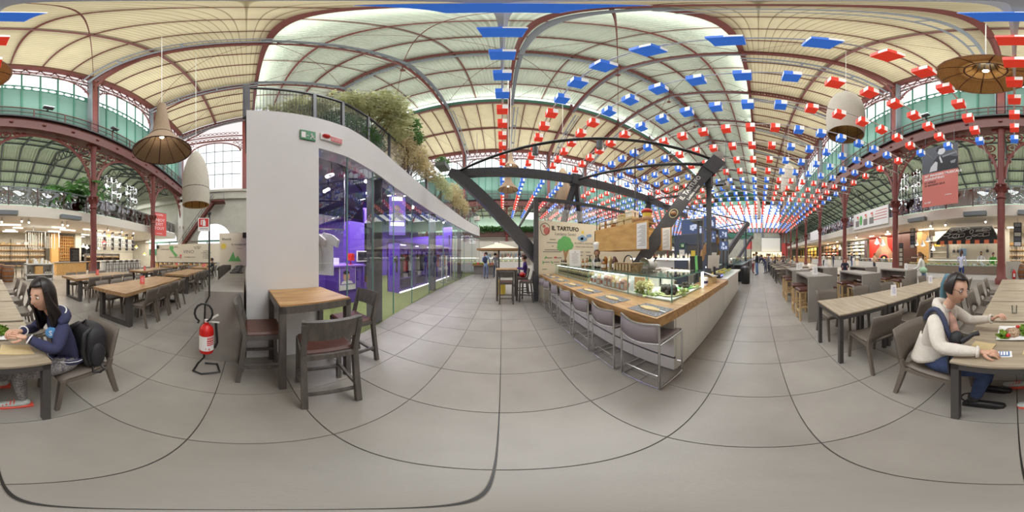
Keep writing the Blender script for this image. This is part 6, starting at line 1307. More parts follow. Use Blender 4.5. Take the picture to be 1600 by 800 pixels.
pc = onY(1250, 362, -10.6); palm('green palm on the far gallery down the nave', (pc.x, -10.6, 4.55), 1.9, 18)
for i, (pa, pb, lab) in enumerate(((1590, 1628, 'grey air curtain box on the fascia over the wine wall'), (95, 126, 'grey air curtain box on the fascia left of the first red column'), (1506, 1541, 'grey air curtain box on the fascia over the chalk painted hood'), (1420, 1446, 'grey air curtain box on the fascia right of the third red column'))):
    A_, B_ = onY(pa, 335, -9.2), onY(pb, 335, -9.2); xa, xb = sorted((A_.x, B_.x)); t = thing('air_curtain', lab, 'heater', ((xa+xb)/2, -9.2, 4.0)); emit(MB().box(xa, xb, -9.4, -9.05, 3.88, 4.12), 'casing', M_STEEL, t); emit(MB().box(xa, xb, -9.4, -9.04, 4.12, 4.17), 'casing_top', M_PANELW, t)
strips = [(0, 33, 352), (20, 36, 356.5), (8, 24, 360), (4, 28, 362), (79, 104, 356), (91, 121, 360), (74, 96, 362), (128, 143, 359), (120, 143, 367), (122, 134, 370), (1431, 1462, 359), (1463, 1475, 361), (1430, 1441, 364), (1460, 1470, 367), (1380, 1395, 366.5), (1354, 1370, 369.5), (1372, 1380, 371), (1380, 1394, 366), (1289, 1298, 381.5), (1303, 1313, 378), (1371, 1386, 373), (1574, 1592, 356)]
for i, (pa, pb, py) in enumerate(strips):
    A_, B_ = onZ(pa, py, 3.78), onZ(pb, py, 3.78); Yc_ = (A_.y+B_.y)/2; xa, xb = sorted((A_.x, B_.x)); xb = min(xb, xa+2.2)
    emit(MB().box(xa, xb, Yc_-.05, Yc_+.05, 3.76, 3.82), 'ceiling_light', M_LAMPW, at=((xa+xb)/2, Yc_, 3.8), label=f'slim lit ceiling strip under the gallery, {ordw(i)} counted from the wine wall', cat='ceiling light', group='ceiling strips under the gallery')
for i, (px, py) in enumerate(((3, 342), (34, 341), (45, 343), (97, 347), (105, 348), (168, 356), (189, 359), (207, 361), (1456, 349), (1479, 347), (1541, 342), (1389, 358), (1340, 368))):
    p = onY(px, py, -9.9); t = thing('spotlight', f'white can spotlight under the gallery edge, {ORD[i]} counted from the wine wall', 'spotlight', tuple(p), 0, 'spotlights under the gallery'); q = tuple(p)
    emit(MB().tube([(p.x, p.y, p.z), (p.x+.02, p.y+.12, p.z-.22)], .07, 8), 'can', M_PANELW, t); emit(MB().tube([(p.x, p.y, p.z), (p.x, p.y, 3.88)], .015, 4), 'stem', M_STEEL, t); emit(MB().ball((p.x+.025, p.y+.13, p.z-.23), .055, nu=8, nv=5), 'bulb', M_LAMPS, t)
# ---------------------------------------------------------------- shops under the south gallery
BOT = bottle(0, -16.2, 1.0, .3, .04, M_BOTTLE, 'x'); BOT['category'] = 'bottle'; BSTK = Stock(BOT)
def shelves(lab, x0, x1, y, zs, depth=.35, m=M_OAKL, back=None, up=True, name='wall_shelf', divs=4, ht=None):
    t = thing(name, lab, 'shelf', ((x0+x1)/2, y, zs[0]))
    for z in zs: emit(MB().box(x0, x1, y-depth/2, y+depth/2, z-.02, z+.02), 'shelf_board', m, t)
    if up:
        for k in range(divs+1): x = x0+(x1-x0)*k/divs; emit(MB().box(x-.025, x+.025, y-depth/2, y+depth/2, 0 if zs[0] < 1 else zs[0], ht or zs[-1]+.3), 'shelf_upright', M_DARK if m is not M_OAKL else M_GREYWOOD, t)
    if back: emit(MB().box(x0, x1, y-depth/2-.04, y-depth/2, 0 if zs[0] < 1 else zs[0]-.1, ht or zs[-1]+.4), 'back_board', back, t)
    return t
def fill(kind, x0, x1, y, z, n, lab, grp, **kw):
    for k in range(n):
        x = x0+(x1-x0)*(k+.5)/n
        if kind == 'bottle': BSTK.put((x, y, z), 0, f'{lab}, {ordw(k)} along it', grp)
        else:
            h = random.uniform(.14, .3); w_ = (x1-x0)/n*random.uniform(.5, .85); m = random.choice(kw['mats'])
            emit(MB().box(x-w_/2, x+w_/2, y-.1, y+.1, z, z+h), kw['nm'], m, at=(x, y, z), label=f'{lab}, {ordw(k)} along it', cat=kw['cat'], group=grp)
shelves('long lit wine wall with rows of dark bottles', -5.7, 1.6, -16.4, (.5, 1.0, 1.5, 2.05, 2.6), .4, M_OAKL, M_CREAM, divs=4, ht=3.2)
for z, nm in ((.52, 'lowest'), (1.02, 'second'), (1.52, 'middle'), (2.07, 'fourth')): fill('bottle', -5.6, 1.5, -16.35, z, 26, f'dark wine bottle on the {nm} shelf of the wine wall', 'bottles on the wine wall')
fill('box', -5.6, 1.5, -16.35, 2.62, 9, 'wooden wine case on top shelf of the wine wall', 'wine cases', mats=[M_OAKL, M_KRAFT, M_PAPER], nm='wine_case', cat='box')
emit(MB().box(-6.7, -5.9, -15.5, -15.0, 0, 3.86), 'oak_pillar', M_OAKL, at=(-6.3, -15.2, 0), label='broad oak clad pillar beside the wine wall', cat='pillar'); emit(MB().box(-9.1, -8.4, -15.2, -14.6, 0, 3.86), 'beige_pillar', M_STONE, at=(-8.7, -15, 0), label='beige square pillar between wine rack and dark kitchen shelves', cat='pillar')
t = thing('wine_rack', 'oak lattice wine rack with square cubbies of bottles', 'rack', (-7.5, -15.1, 0))
for k in range(9): emit(MB().box(-8.4+.2*k-.015, -8.4+.2*k+.015, -15.3, -14.9, 1.0, 3.5), 'rack_upright', M_OAKL, t)
for k in range(9): emit(MB().box(-8.4, -6.8, -15.3, -14.9, 1.0+.31*k, 1.03+.31*k), 'rack_shelf', M_OAKL, t)
emit(MB().box(-8.4, -6.8, -15.4, -15.3, 0, 3.6), 'rack_back', M_BROWNL, t)
for lv in range(3): fill('bottle', -8.35, -6.85, -15.1, 1.035+.62*lv, 8, f'bottle in the oak lattice rack, {["lower", "middle", "upper"][lv]} cubbies', 'bottles in the oak rack')
t = thing('tasting_bar', 'oak tasting bar in front of the lattice wine rack', 'counter', (-6.4, -11.6, 0)); emit(MB().box(-7.6, -4.9, -11.8, -11.4, 0, .95), 'front', M_OAKL, t); emit(MB().box(-7.7, -4.8, -12.2, -11.35, .95, 1.0), 'counter_top', M_CONC, t)
t = thing('chalkboard', 'framed chalkboard standing on the oak tasting bar', 'board', (-6.6, -11.7, 1.0)); emit(MB().box(-7.1, -6.2, -11.72, -11.68, 1.0, 2.15), 'frame', M_BROWNL, t); emit(MB().box(-7.04, -6.26, -11.69, -11.675, 1.06, 2.09), 'slate', M_CHALK, t)
q = MB()
for k in range(7): q.box(-6.95, -6.4-.05*(k % 3), -11.676, -11.67, 1.2+.12*k, 1.225+.12*k)
emit(q, 'chalk_lines', M_INKG, t, kind='stuff')
t = thing('stick_chandelier', 'hanging chandelier of pale wooden rods in the wine shop', 'lamp', (-4.2, -12.6, 2.0))
for k in range(20):
    x, y = -5.6+.145*k, -12.6+random.uniform(-.5, .5); z = random.uniform(1.95, 2.2); emit(MB().tube([(x, y, z), (x, y, z+random.uniform(1.0, 1.4))], .028, 6), 'wooden_rod', M_PANELW, t); 
emit(MB().box(-5.7, -2.75, -12.9, -12.3, 3.42, 3.46), 'rod_frame', M_STEEL, t); emit(MB().tube([(-5, -12.6, 3.46), (-5, -12.6, 3.86)], .02, 4).tube([(-3.4, -12.6, 3.46), (-3.4, -12.6, 3.86)], .02, 4), 'cord', M_STEEL, t)
t = thing('bottle_island', 'white display island with bottles and wooden crates before the wine shop', 'display', (-3.0, -9.6, 0))
emit(MB().box(-3.9, -2.1, -10.2, -9.6, 0, .06).box(-3.9, -2.1, -10.2, -10.1, 0, 1.0).box(-3.9, -3.84, -10.2, -9.5, 0, 1.0).box(-2.16, -2.1, -10.2, -9.5, 0, 1.0).box(-3.9, -2.1, -10.2, -9.5, .95, 1.02).box(-3.9, -2.1, -10.2, -9.5, .3, .36), 'carcass', M_PANELW, t)
for x in (-3.7, -3.55, -3.4, -2.4): BSTK.put((x, -9.65, .36), 0, f'dark bottle in the white island, {["first", "second", "third", "fourth"][[-3.7, -3.55, -3.4, -2.4].index(x)]} from the red column side', 'bottles in the island')
emit(MB().box(-3.2, -2.7, -9.9, -9.55, .36, .85), 'wine_crate', M_OAKL, at=(-2.95, -9.7, .36), label='pale wooden wine crate in the middle of the white island', cat='box')
for k in range(14):
    x = -3.7+.11*k; m = random.choice([M_PAPER, M_FOOD, M_KRAFT]); emit(MB().box(x-.045, x+.045, -9.95, -9.75, 1.02, 1.02+random.uniform(.12, .34)), 'grocery_box', m, at=(x, -9.85, 1.02), label=f'packaged delicacy heaped on the white island, {ORD[k]} along', cat='box', group='delicacies on the island')
fst = thing('bar_stool', 'stool', 'stool')
for q in (-1, 1):
    for p in (-1, 1): emit(MB().beam((.2*q, .2*p, 0), (.15*q, .15*p, .72), .03, .03, (1, 0, 0)), 'leg', M_GREYWOOD, fst, local=True)
emit(MB().box(-.19, .19, -.19, .19, .72, .76), 'seat', M_GREYWOOD, fst, local=True); emit(MB().box(-.19, -.16, -.19, .19, .86, 1.08).box(-.19, -.16, -.19, -.15, .76, 1.08).box(-.19, -.16, .15, .19, .76, 1.08), 'backrest', M_GREYWOOD, fst, local=True); emit(MB().box(-.18, .18, -.19, -.16, .3, .33).box(-.18, .18, .16, .19, .3, .33), 'footrest', M_GREYWOOD, fst, local=True)
FS = Stock(fst)
for k in range(6): FS.put((-.75-.38*k, -10.9+.08*k, 0), math.radians(80), f'grey bar stool beside the white bottle island, {ORD[k]} from the barrel', 'grey bar stools')
for k in range(6): FS.put((-9.4-.82*k, -10.55, 0), math.radians(90), f'grey bar stool along the white glass bar, {ORD[k]} from the red column', 'grey bar stools')
def barrel(c, lab, s=1.0):
    t = thing('wine_barrel', lab, 'barrel', c); emit(MB().lathe([(.27*s, 0), (.34*s, .25*s), (.36*s, .45*s), (.34*s, .65*s), (.27*s, .9*s)], 16, c), 'staves', M_BARREL, t, smooth=True)
    for z, r in ((.12, .315), (.32, .355), (.6, .352), (.8, .305)): emit(MB().lathe([(r*s, 0), (r*s, .04*s)], 16, (c[0], c[1], c[2]+z*s), cap=False), 'hoop', M_STEEL, t)
barrel((-1.0, -9.3, 0), 'glossy brown wine barrel behind the row of dining tables', 1.05); barrel((-8.2, -11.4, 0), 'pale wine barrel beside the first red column base'); barrel((-.55, -9.9, 0), 'brown wine barrel next to the wall extinguisher', 1.1)
shelves('dark kitchen shelving left of the first red column', -11.2, -9.4, -15.6, (.9, 1.4, 1.9, 2.4), .4, M_BLACK, M_BLACK, divs=2)
fill('box', -11.1, -9.5, -15.45, 1.42, 6, 'dark kitchen pan on the dark shelving', 'pans', mats=[M_DARK, M_STEEL, M_PANELW], nm='kitchen_pan', cat='pan')
def cone(c, lab, m=M_PANELW, r=.22, h=.35):
    t = thing('pendant_lamp', lab, 'lamp', c); emit(MB().lathe([(r, 0), (r*.8, h*.25), (r*.35, h*.6), (r*.15, h)], 14, c, cap=False), 'lamp_shade', m, t, smooth=True); emit(MB().ball((c[0], c[1], c[2]+.04), r*.4, nu=8, nv=5), 'bulb', M_LAMPS, t); emit(MB().tube([(c[0], c[1], c[2]+h), (c[0], c[1], 3.86)], .01, 4), 'cord', M_BLACK, t)
for i, (px, py, Y) in enumerate(((130, 386, -13), (136, 388, -12.4), (155, 389, -12.2))): cone(tuple(onY(px, py, Y)), ['pale cone pendant lamp left in the dark kitchen', 'pale cone pendant lamp beside the first red column', 'small cone pendant lamp at the start of the glass bar'][i])
for i, (px, py, m, lab) in enumerate(((163, 380, M_REDP, 'red pendant lamp over the white glass bar'), (213, 387, M_YELLOW, 'yellow pendant lamp at the end of the glass shelves'), (226, 398, M_YELLOW, 'larger yellow pendant lamp before the second red column'))): cone(tuple(onY(px, py, -11.6)), lab, m, .24, .3)
# glass bar with hanging shelves
t = thing('glass_bar', 'white bar counter under hanging shelves of glasses', 'counter', (-11.5, -11.2, 0)); emit(MB().box(-14.4, -8.9, -11.2, -11.0, 0, 1.0), 'front', M_PANELW, t); emit(MB().box(-14.5, -8.8, -11.7, -10.9, 1.0, 1.06), 'counter_top', M_PANELW, t)
hs = shelves('hanging steel shelves crowded with bottles and glasses over the white bar', -14.2, -9.0, -11.9, (2.05, 2.35, 2.8, 3.3), .35, M_PANELW, None, True, 'hanging_shelf', 5, 3.86)
emit(MB().box(-14.2, -9.0, -12.09, -12.07, 2.36, 3.3), 'glowing_back', glow('warm_backlight', (1, .93, .78, 1), 1.1), hs)
for z, nm in ((2.37, 'lower'), (2.82, 'middle'), (3.32, 'upper')):
    fill('bottle' if nm != 'upper' else 'box', -14.1, -9.1, -11.85, z, 20 if nm != 'upper' else 9, f'bottle on the {nm} hanging shelf over the white bar' if nm != 'upper' else 'box on the top hanging shelf over the white bar', f'things on the {nm} hanging shelf', mats=[M_OAKL, M_KRAFT, M_PAPER], nm='storage_box', cat='box')
for k in range(24):
    x = -14.05+.21*k; emit(MB().lathe([(.03, 0), (.045, .08), (.035, .12), (.008, .14), (.008, .22), (.035, .23)], 8, (x, -11.85, 1.8), cap=False), 'wine_glass', M_GLASS, at=(x, -11.85, 1.8), label=f'wine glass hanging upside down over the white bar, {ordw(k)} along', cat='glass', group='hanging wine glasses')
shelves('low back bar of dark bottles behind the white counter', -14.0, -9.2, -14.0, (.9, 1.35), .4, M_OAKL, M_DARK, divs=4, ht=1.75)
fill('bottle', -13.9, -9.3, -13.95, 1.37, 18, 'dark bottle on the low back bar', 'bottles on the back bar')
# chalk hood kitchen
t = thing('granite_counter', 'granite fronted food counter with a glass case under the chalk painted hood', 'counter', (3.4, -9.9, 0)); emit(MB().box(.9, 6.1, -10.4, -9.8, 0, .36), 'white_base', M_PANELW, t); emit(MB().box(.9, 6.1, -10.4, -9.75, .36, .82), 'granite_band', mat('brown_granite', C(138, 122, 104), .5, noise=.4, nscale=20), t)
emit(MB().add([(.9, -9.8, .82), (6.1, -9.8, .82), (6.1, -9.8, 1.22), (.9, -9.8, 1.22)], [(0, 1, 2, 3)]).box(.9, 6.1, -10.4, -9.8, 1.22, 1.235), 'case_glass', M_GLASSG, t); emit(MB().box(.9, 6.1, -10.35, -10.32, 1.19, 1.205), 'light_strip', M_LAMPW, t)
for k in range(18):
    x = 1.1+.28*k; m = random.choice([M_YELLOW, M_FOOD, M_PAPER, M_HERB, M_CAUL]); emit(MB().box(x-.11, x+.11, -10.25, -9.9, .84, .9), 'food_tray', M_PANELW, at=(x, -10.1, .84), label=f'white food tray in the granite counter case, {ORD[k]} from the red column', cat='tray', group='trays in the granite counter'); emit(MB().ball((x, -10.08, .93), .1, .14, .06, 8, 5, .2), 'food_heap', m, at=(x, -10.08, .9), label=f'heap of cooked food in the granite counter case, {ORD[k]} from the red column', cat='food', group='food in the granite counter', smooth=True)
h = thing('chalk_hood', 'black extractor hood with white chalk food drawings and orange check valance', 'hood', (3.2, -11, 2.5))
hb, ht_ = [(1.0, -10.3), (5.35, -10.3), (5.35, -12.6), (1.0, -12.6)], [(1.55, -11.2), (4.6, -11.2), (4.6, -12.6), (1.55, -12.6)]
emit(MB().add([(x, y, 2.52) for x, y in hb]+[(x, y, 3.62) for x, y in ht_], [(0, 1, 5, 4), (1, 2, 6, 5), (2, 3, 7, 6), (3, 0, 4, 7), (4, 5, 6, 7)]), 'hood_body', M_CHALK, h)
for k in range(14):
    x = 1.0+4.35*k/14; emit(MB().box(x, x+4.35/14, -10.33, -10.29, 2.28, 2.53), 'valance_check', mat('orange_check', C(226, 120, 78), .7) if k % 2 == 0 and k == 0 else (bpy.data.materials['orange_check'] if k % 2 == 0 else M_CHALK), h)
n1 = (Vector((1.55, -11.2, 3.62))-Vector((1.0, -10.3, 2.52))); Mh = frame((3.2, -10.72, 3.07), (-1, 0, 0), (0, -.9, 1.1))
q = MB(); Z = .02
def loop(cx, cy, pts, r=.016): q.tube([Mh @ Vector((cx+a, cy+b, Z)) for a, b in pts], r, 4, True)
circ = lambda r, s=1.0, n=12, ph=0: [(r*math.cos(TAU*k/n+ph), s*r*math.sin(TAU*k/n+ph)) for k in range(n)]
for (cx, cy, r, s) in ((-1.5, -.1, .3, .6), (-1.25, .3, .12, 1), (.95, -.25, .22, .55), (.55, -.3, .16, .5), (-.35, .35, .2, .5), (-.05, .42, .16, .6), (.3, .1, .12, 1.8), (.2, -.52, .2, .7), (-.75, -.3, .26, .8), (1.3, .3, .3, .5)): loop(cx, cy, circ(r, s))
for (cx, cy, a, b) in ((-.35, -.25, .2, .18), (-1.0, -.25, .3, .2), (1.0, .2, .4, .06), (1.35, -.2, .2, .2), (-.9, .42, .35, .1)): loop(cx, cy, [(-a, -b), (a, -b*.6), (a, b), (-a, b*.8)])
for k in range(5): q.tube([Mh @ Vector((-.6-.13*k, .15+.04*k, Z)), Mh @ Vector((-.85-.13*k, .5, Z))], .014, 4)
emit(q, 'chalk_drawings', M_PAPER, h, kind='stuff')
text('PASTA FRESCA', .12, Mh @ Matrix.Translation((.95, .1, .012)), M_PAPER, h, depth=.004); text('RAVIOLI', .12, Mh @ Matrix.Translation((-.5, .12, .012)), M_PAPER, h, depth=.004)
emit(MB().box(.4, 7.0, -13.4, -13.2, 0, 3.86), 'tiled_back_wall', M_CREAM, at=(3.4, -13.3, 0), kind='structure')
for k, x in enumerate((4.4, 4.75, 5.1, 2.2)): emit(MB().lathe([(.02, 0), (.13, .02), (.14, .06), (.02, .08)], 10, (0, 0, 0)).tube([(0, .1, .04), (0, .4, .04)], .012, 4), 'hanging_pan', M_DARK, at=(x, -13.1, 1.9), local=True, label=f'dark pan hanging on the kitchen back wall, {ORD[k]} from the oak panel', cat='pan', group='hanging pans', rot=(PI/2, 0, 0))
emit(MB().box(4.0, 4.6, -13.2, -13.14, 1.5, 2.1), 'green_poster', M_SKYBLUE, at=(4.3, -13.15, 1.5), label='small blue and yellow poster on the kitchen back wall', cat='poster')
t = thing('wall_extinguisher', 'small red fire extinguisher on the wall beside the brown barrel', 'extinguisher', (0.02, -9.6, .15)); emit(MB().lathe([(.08, 0), (.1, .03), (.1, .42), (.05, .5), (.03, .56)], 12, (.02, -9.6, .12)), 'cylinder', M_REDP, t, smooth=True); emit(MB().box(-.04, .06, -9.5, -9.49, .25, .45), 'label', M_PAPER, t); emit(MB().tube([(.02, -9.6, .66), (.16, -9.58, .7), (.2, -9.58, .5)], .015, 5), 'hose', M_BLACK, t)
emit(MB().box(-.4, .5, -9.9, -9.72, 0, 1.15), 'grey_divider', M_STONE, at=(0, -9.8, 0), label='grey dividing wall carrying the small extinguisher', cat='divider')
for k in range(4): BSTK.put((.1-.13*k, -9.8, 1.15), 0, f'dark bottle on the grey dividing wall, {ORD[k]} from the column', 'bottles on the divider')
# hanging menu boards of photos, oak niche, white shelves
def hang_sign(lab, px, py0, py1, Y, w_, dark=True):
    A_, B_ = onY(px, py0, Y), onY(px, py1, Y); t = thing('hanging_menu', lab, 'sign', tuple(B_)); emit(MB().box(A_.x-w_/2, A_.x+w_/2, Y-.04, Y+.04, B_.z, A_.z), 'board', M_CHALK, t); n = 5
    for k in range(n):
        z = B_.z+(A_.z-B_.z)*(k+.12)/n; emit(MB().box(A_.x-w_*.4, A_.x+w_*.4, Y+.04, Y+.05, z, z+(A_.z-B_.z)/n*.76), 'photo_tile', random.choice([M_PM, M_PL, M_PG, M_STONE]), t)
    emit(MB().tube([(A_.x, Y, A_.z), (A_.x, Y, 3.9)], .012, 4), 'cord', M_BLACK, t)
hang_sign('tall hanging menu of food photographs right of the third red column', 1426, 357, 388, -10.5, .45); hang_sign('striped hanging menu beside the pizza oven shop', 1408, 380, 416, -11.5, .45); hang_sign('hanging menu of dark photographs beyond the first red column', 1590, 348, 385, -10.2, .5)
emit(MB().box(7.3, 8.5, -12.6, -12.5, 0, 3.86), 'oak_partition', M_OAKL, at=(7.9, -12.5, 0), label='tall oak panel left of the white niche shelves', cat='panel'); emit(MB().box(8.5, 11.3, -12.9, -12.7, 0, 3.86), 'brown_partition', M_BROWNL, at=(9.5, -12.8, 0), label='dark brown panel behind the woman with the green bag', cat='panel')
shelves('white niche shelves with jars beside the chalk hood', 5.6, 7.2, -12.9, (1.3, 1.8, 2.3, 2.8), .35, M_PANELW, M_CREAM, divs=1, ht=3.3)
fill('box', 5.7, 7.1, -12.75, 2.32, 5, 'copper coloured tin on the white niche shelf', 'tins', mats=[M_PBROWN, M_YELLOW], nm='storage_tin', cat='tin')
for i, (px, py, Y) in enumerate(((1432, 383, -11), (1442, 384, -10.8), (1450, 377, -10.5), (1458, 391, -12))): cone(tuple(onY(px, py, Y)), f'cream cone pendant lamp over the delicatessen case, {ORD[i]} from the oak panel', M_PAPER, .2, .45)
t = thing('deli_case', 'glass delicatessen case of dark bottles and loaves before the white niche', 'display case', (6.9, -10.3, 0)); emit(MB().box(6.15, 7.9, -10.7, -10.1, 0, .85), 'base', M_PANELW, t); emit(MB().add([(6.15, -10.1, .85), (7.9, -10.1, .85), (7.9, -10.1, 1.25), (6.15, -10.1, 1.25)], [(0, 1, 2, 3)]).box(6.15, 7.9, -10.7, -10.1, 1.25, 1.265), 'case_glass', M_GLASSG, t)
fill('bottle', 6.2, 7.6, -10.35, 1.27, 8, 'dark bottle on the delicatessen case', 'bottles on the delicatessen case')
for k in range(6): emit(MB().ball((6.3+.27*k, -10.35, .93), .12, .16, .08, 8, 5, .1), 'bread_loaf', M_FOOD, at=(6.3+.27*k, -10.35, .86), label=f'bread loaf in the delicatessen case, {ORD[k]} from the hood', cat='bread', group='loaves in the delicatessen case', smooth=True)
# pizza shop
emit(MB().box(11.4, 17.4, -14.3, -14.1, 0, 3.86), 'red_wall', M_REDWALL, at=(14.4, -14.2, 0), label='bright red back wall of the pizza shop', cat='wall')
o = thing('pizza_oven', 'domed stone pizza oven with a brick arch mouth before the red wall', 'oven', (13.6, -13.2, 0)); emit(MB().lathe([(1.15, 0), (1.15, 1.2), (1.1, 1.6), (.85, 2.1), (.5, 2.6), (.38, 3.3), (.38, 3.86)], 18, (13.6, -13.2, 0)), 'dome', mat('oven_clay', C(150, 118, 92), .8, noise=.2, nscale=4), o, smooth=True)
am = [(.42*math.cos(PI*k/10), .42*math.sin(PI*k/10)) for k in range(11)]; dv = Vector((-13.6, 13.2, 0)).normalized(); sd2 = Vector((-dv.y, dv.x, 0)); mc = Vector((13.6, -13.2, 1.15))+dv*1.08
emit(MB().prism([mc+sd2*a+Vector((0, 0, b)) for a, b in am], dv*.12), 'oven_mouth', M_BLACK, o); emit(MB().tube([mc+dv*.1+sd2*a*1.15+Vector((0, 0, b*1.15)) for a, b in am], .08, 6), 'brick_arch', M_REDB, o); emit(MB().ball(tuple(mc+dv*.1+Vector((0, 0, .12))), .12, nu=8, nv=5), 'fire', glow('oven_fire', (1, .35, .08, 1), 4), o)
def case(lab, x0, x1, y, zt=1.25, m=M_PANELW, nm='serving_case'):
    t = thing(nm, lab, 'counter', ((x0+x1)/2, y, 0)); emit(MB().box(x0, x1, y-.6, y, 0, .9), 'base', m, t); emit(MB().add([(x0, y, .9), (x1, y, .9), (x1, y, zt), (x0, y, zt)], [(0, 1, 2, 3)]).box(x0, x1, y-.6, y, zt, zt+.015), 'case_glass', M_GLASSG, t); emit(MB().box(x0, x1, y-.55, y-.5, zt-.05, zt-.01), 'light_strip', M_LAMPW, t); q = MB()
    for k in range(int((x1-x0)/.18)): q.use(k % 3).ball((x0+.1+.18*k, y-.25, .96), .085, .16, .07, 7, 4, .2)
    emit(q, 'displayed_food', [M_FOOD, M_CAUL, M_HERB], t, kind='stuff'); return t
case('white serving counter before the red pizza wall', 10.2, 15.4, -10.9); case('long glass case of the pastry shop beside the fourth red column', 16.0, 22.5, -10.9, 1.4); case('lit glass counter beyond the fifth red column', 24, 32, -10.9, 1.4); case('farthest lit counter under the gallery', 34, 50, -10.9, 1.5, M_OAKL)
shelves('tall pale shelving of boxes behind the pastry counter', 17.6, 23.4, -13.6, (1.2, 1.7, 2.2, 2.7, 3.2), .4, M_PANELW, M_STONE, divs=4, ht=3.6)
for z, nm in ((1.72, 'lower'), (2.22, 'middle'), (2.72, 'upper')): fill('box', 17.7, 23.3, -13.5, z, 12, f'white pastry box on the {nm} pale shelf', 'pastry boxes', mats=[M_PAPER, M_KRAFT, M_PANELW, M_STONE], nm='pastry_box', cat='box')
shelves('warm lit wooden shelving at the shop beyond the fifth red column', 25, 33, -13.6, (1.2, 1.8, 2.4, 3.0), .4, M_OAKL, M_PBROWN, divs=5, ht=3.5)
fill('box', 25.2, 32.8, -13.5, 1.82, 12, 'goods box on the warm wooden shelving', 'goods on the wooden shelving', mats=[M_REDB, M_KRAFT, M_YELLOW, M_PAPER], nm='goods_box', cat='box')
shelves('long far shelving glowing under the end of the gallery', 36, 52, -13.6, (1.2, 2.0, 2.8), .4, M_OAKL, M_YELLOW, divs=6, ht=3.5)
for i, (px, py, Y) in enumerate(((1303, 388, -11), (1370, 381, -11.5), (1379, 383, -11.2), (1312, 389, -11))): cone(tuple(onY(px, py, Y)), f'cream cone pendant lamp before the pizza and pastry shops, {ORD[i]} counted', M_PAPER, .3, .6)
t = thing('bread_display', 'glowing golden bread display under the projection screen', 'display', (X1-3, -4, 0)); emit(MB().box(X1-3.5, X1-2.5, -9, 2.5, 0, 1.0), 'base', M_OAKL, t); emit(MB().box(X1-2.4, X1-2.2, -9, 2.5, 0, 3.0), 'glowing_back', glow('golden_light', (1, .86, .55, 1), 1.6), t)
for k in range(16): emit(MB().box(X1-3.2, X1-2.7, -8.8+.7*k, -8.4+.7*k, 1.0, 1.4+.5*(k % 3)), 'bread_basket', random.choice([M_FOOD, M_KRAFT, M_YELLOW]), t)
# ---------------------------------------------------------------- stalls down the aisle and the market to the north
def stall(lab, x0, x1, y, labs):
    t = thing('aisle_stall', lab, 'counter', ((x0+x1)/2, y, 0))
    n = int((x1-x0)/1.2)
    for k in range(n): emit(MB().box(x0+1.2*k+.02, x0+1.2*k+1.18, y, y+.05, .05, .95), 'front_panel', M_DARK, t)
    emit(MB().box(x0, x1, y-.06, y+.9, .95, 1.0), 'counter_top', M_STEEL, t); emit(MB().box(x0, x1, y+.06, y+.8, 0, .95), 'dark_core', M_BLACK, t)
    emit(MB().box(x0+.5, x1-.5, y+.2, y+.6, 1.0, 1.35), 'case_glass', M_GLASSG, t); emit(MB().box(x0+.5, x1-.5, y+.7, y+.74, 1.3, 1.34), 'light_strip', M_LAMPW, t)
    for k in range(int((x1-x0)*2.2)):
        x = x0+.4+k/2.2; h = random.uniform(.15, .45); m = random.choice([M_PAPER, M_KRAFT, M_BOTTLEA, M_STEEL, M_PANELW, M_CAUL])
        emit(MB().lathe([(.07, 0), (.08, h*.6), (.04, h*.8), (.03, h)], 8, (x, y+.68, 1.0)), 'jar', m, at=(x, y+.68, 1.0), label=f'container on {labs}, {ordw(k)} along it', cat='jar', group='containers on '+labs)
    return t
stall('dark fronted stall counter running down the aisle past the waste bin', 9.2, 15.6, .95, 'the dark aisle stall'); stall('farther dark stall counter down the aisle', 17, 27, .95, 'the farther aisle stall')
for k, x in enumerate((10.2, 12.0)): emit(MB().box(x, x+.5, 2.3, 2.9, 0, 2.6), 'tall_fridge', M_STEEL, at=(x+.2, 2.6, 0), label=['tall steel fridge behind the dark aisle stall, nearer one', 'tall steel fridge behind the dark aisle stall, farther one'][k], cat='fridge')
for k in range(8):
    p = Vector((5.6+.75*k, 2.0+.15*(k % 3), 1.5+.25*(k % 4))); emit(MB().ball(tuple(p), .09, .09, .22, 8, 6, .1).tube([tuple(p+Vector((0, 0, .2))), (p.x, p.y, 2.75)], .008, 4), 'hanging_ham', random.choice([M_PBROWN, M_FOOD, M_KRAFT]), at=tuple(p), label=f'cured ham hanging over the stall beside the monitors, {ORD[k]} from the oak hood', cat='ham', group='hanging hams')
emit(MB().box(5.4, 11.2, 1.95, 2.4, 2.75, 2.8), 'hanging_rack', M_STEEL, at=(8, 2.2, 2.75), label='long steel hanging rack over the stalls with cured hams', cat='rack')
for k, x in enumerate((5.5, 11.0)): emit(MB().box(x, x+.06, 2.1, 2.16, 0, 2.75), 'rack_post', M_DARK, at=(x, 2.1, 0), label=['thin post carrying the near end of the hanging ham rack', 'thin post carrying the far end of the hanging ham rack'][k], cat='post')
t = thing('slatted_screen', 'brown slatted screen standing before the grey counter near the mozzarella panel', 'screen', (-5.9, -.8, 0))
for k in range(7): emit(MB().box(-6.6+.2*k, -6.57+.2*k, -.95, -.62, .1, 1.12), 'slat', M_GREYWOOD, t)
emit(MB().box(-6.65, -5.3, -.98, -.95, 0, .12), 'base_rail', M_GREYWOOD, t); emit(MB().box(-6.65, -5.3, -.98, -.95, 1.0, 1.08), 'top_rail', M_GREYWOOD, t)
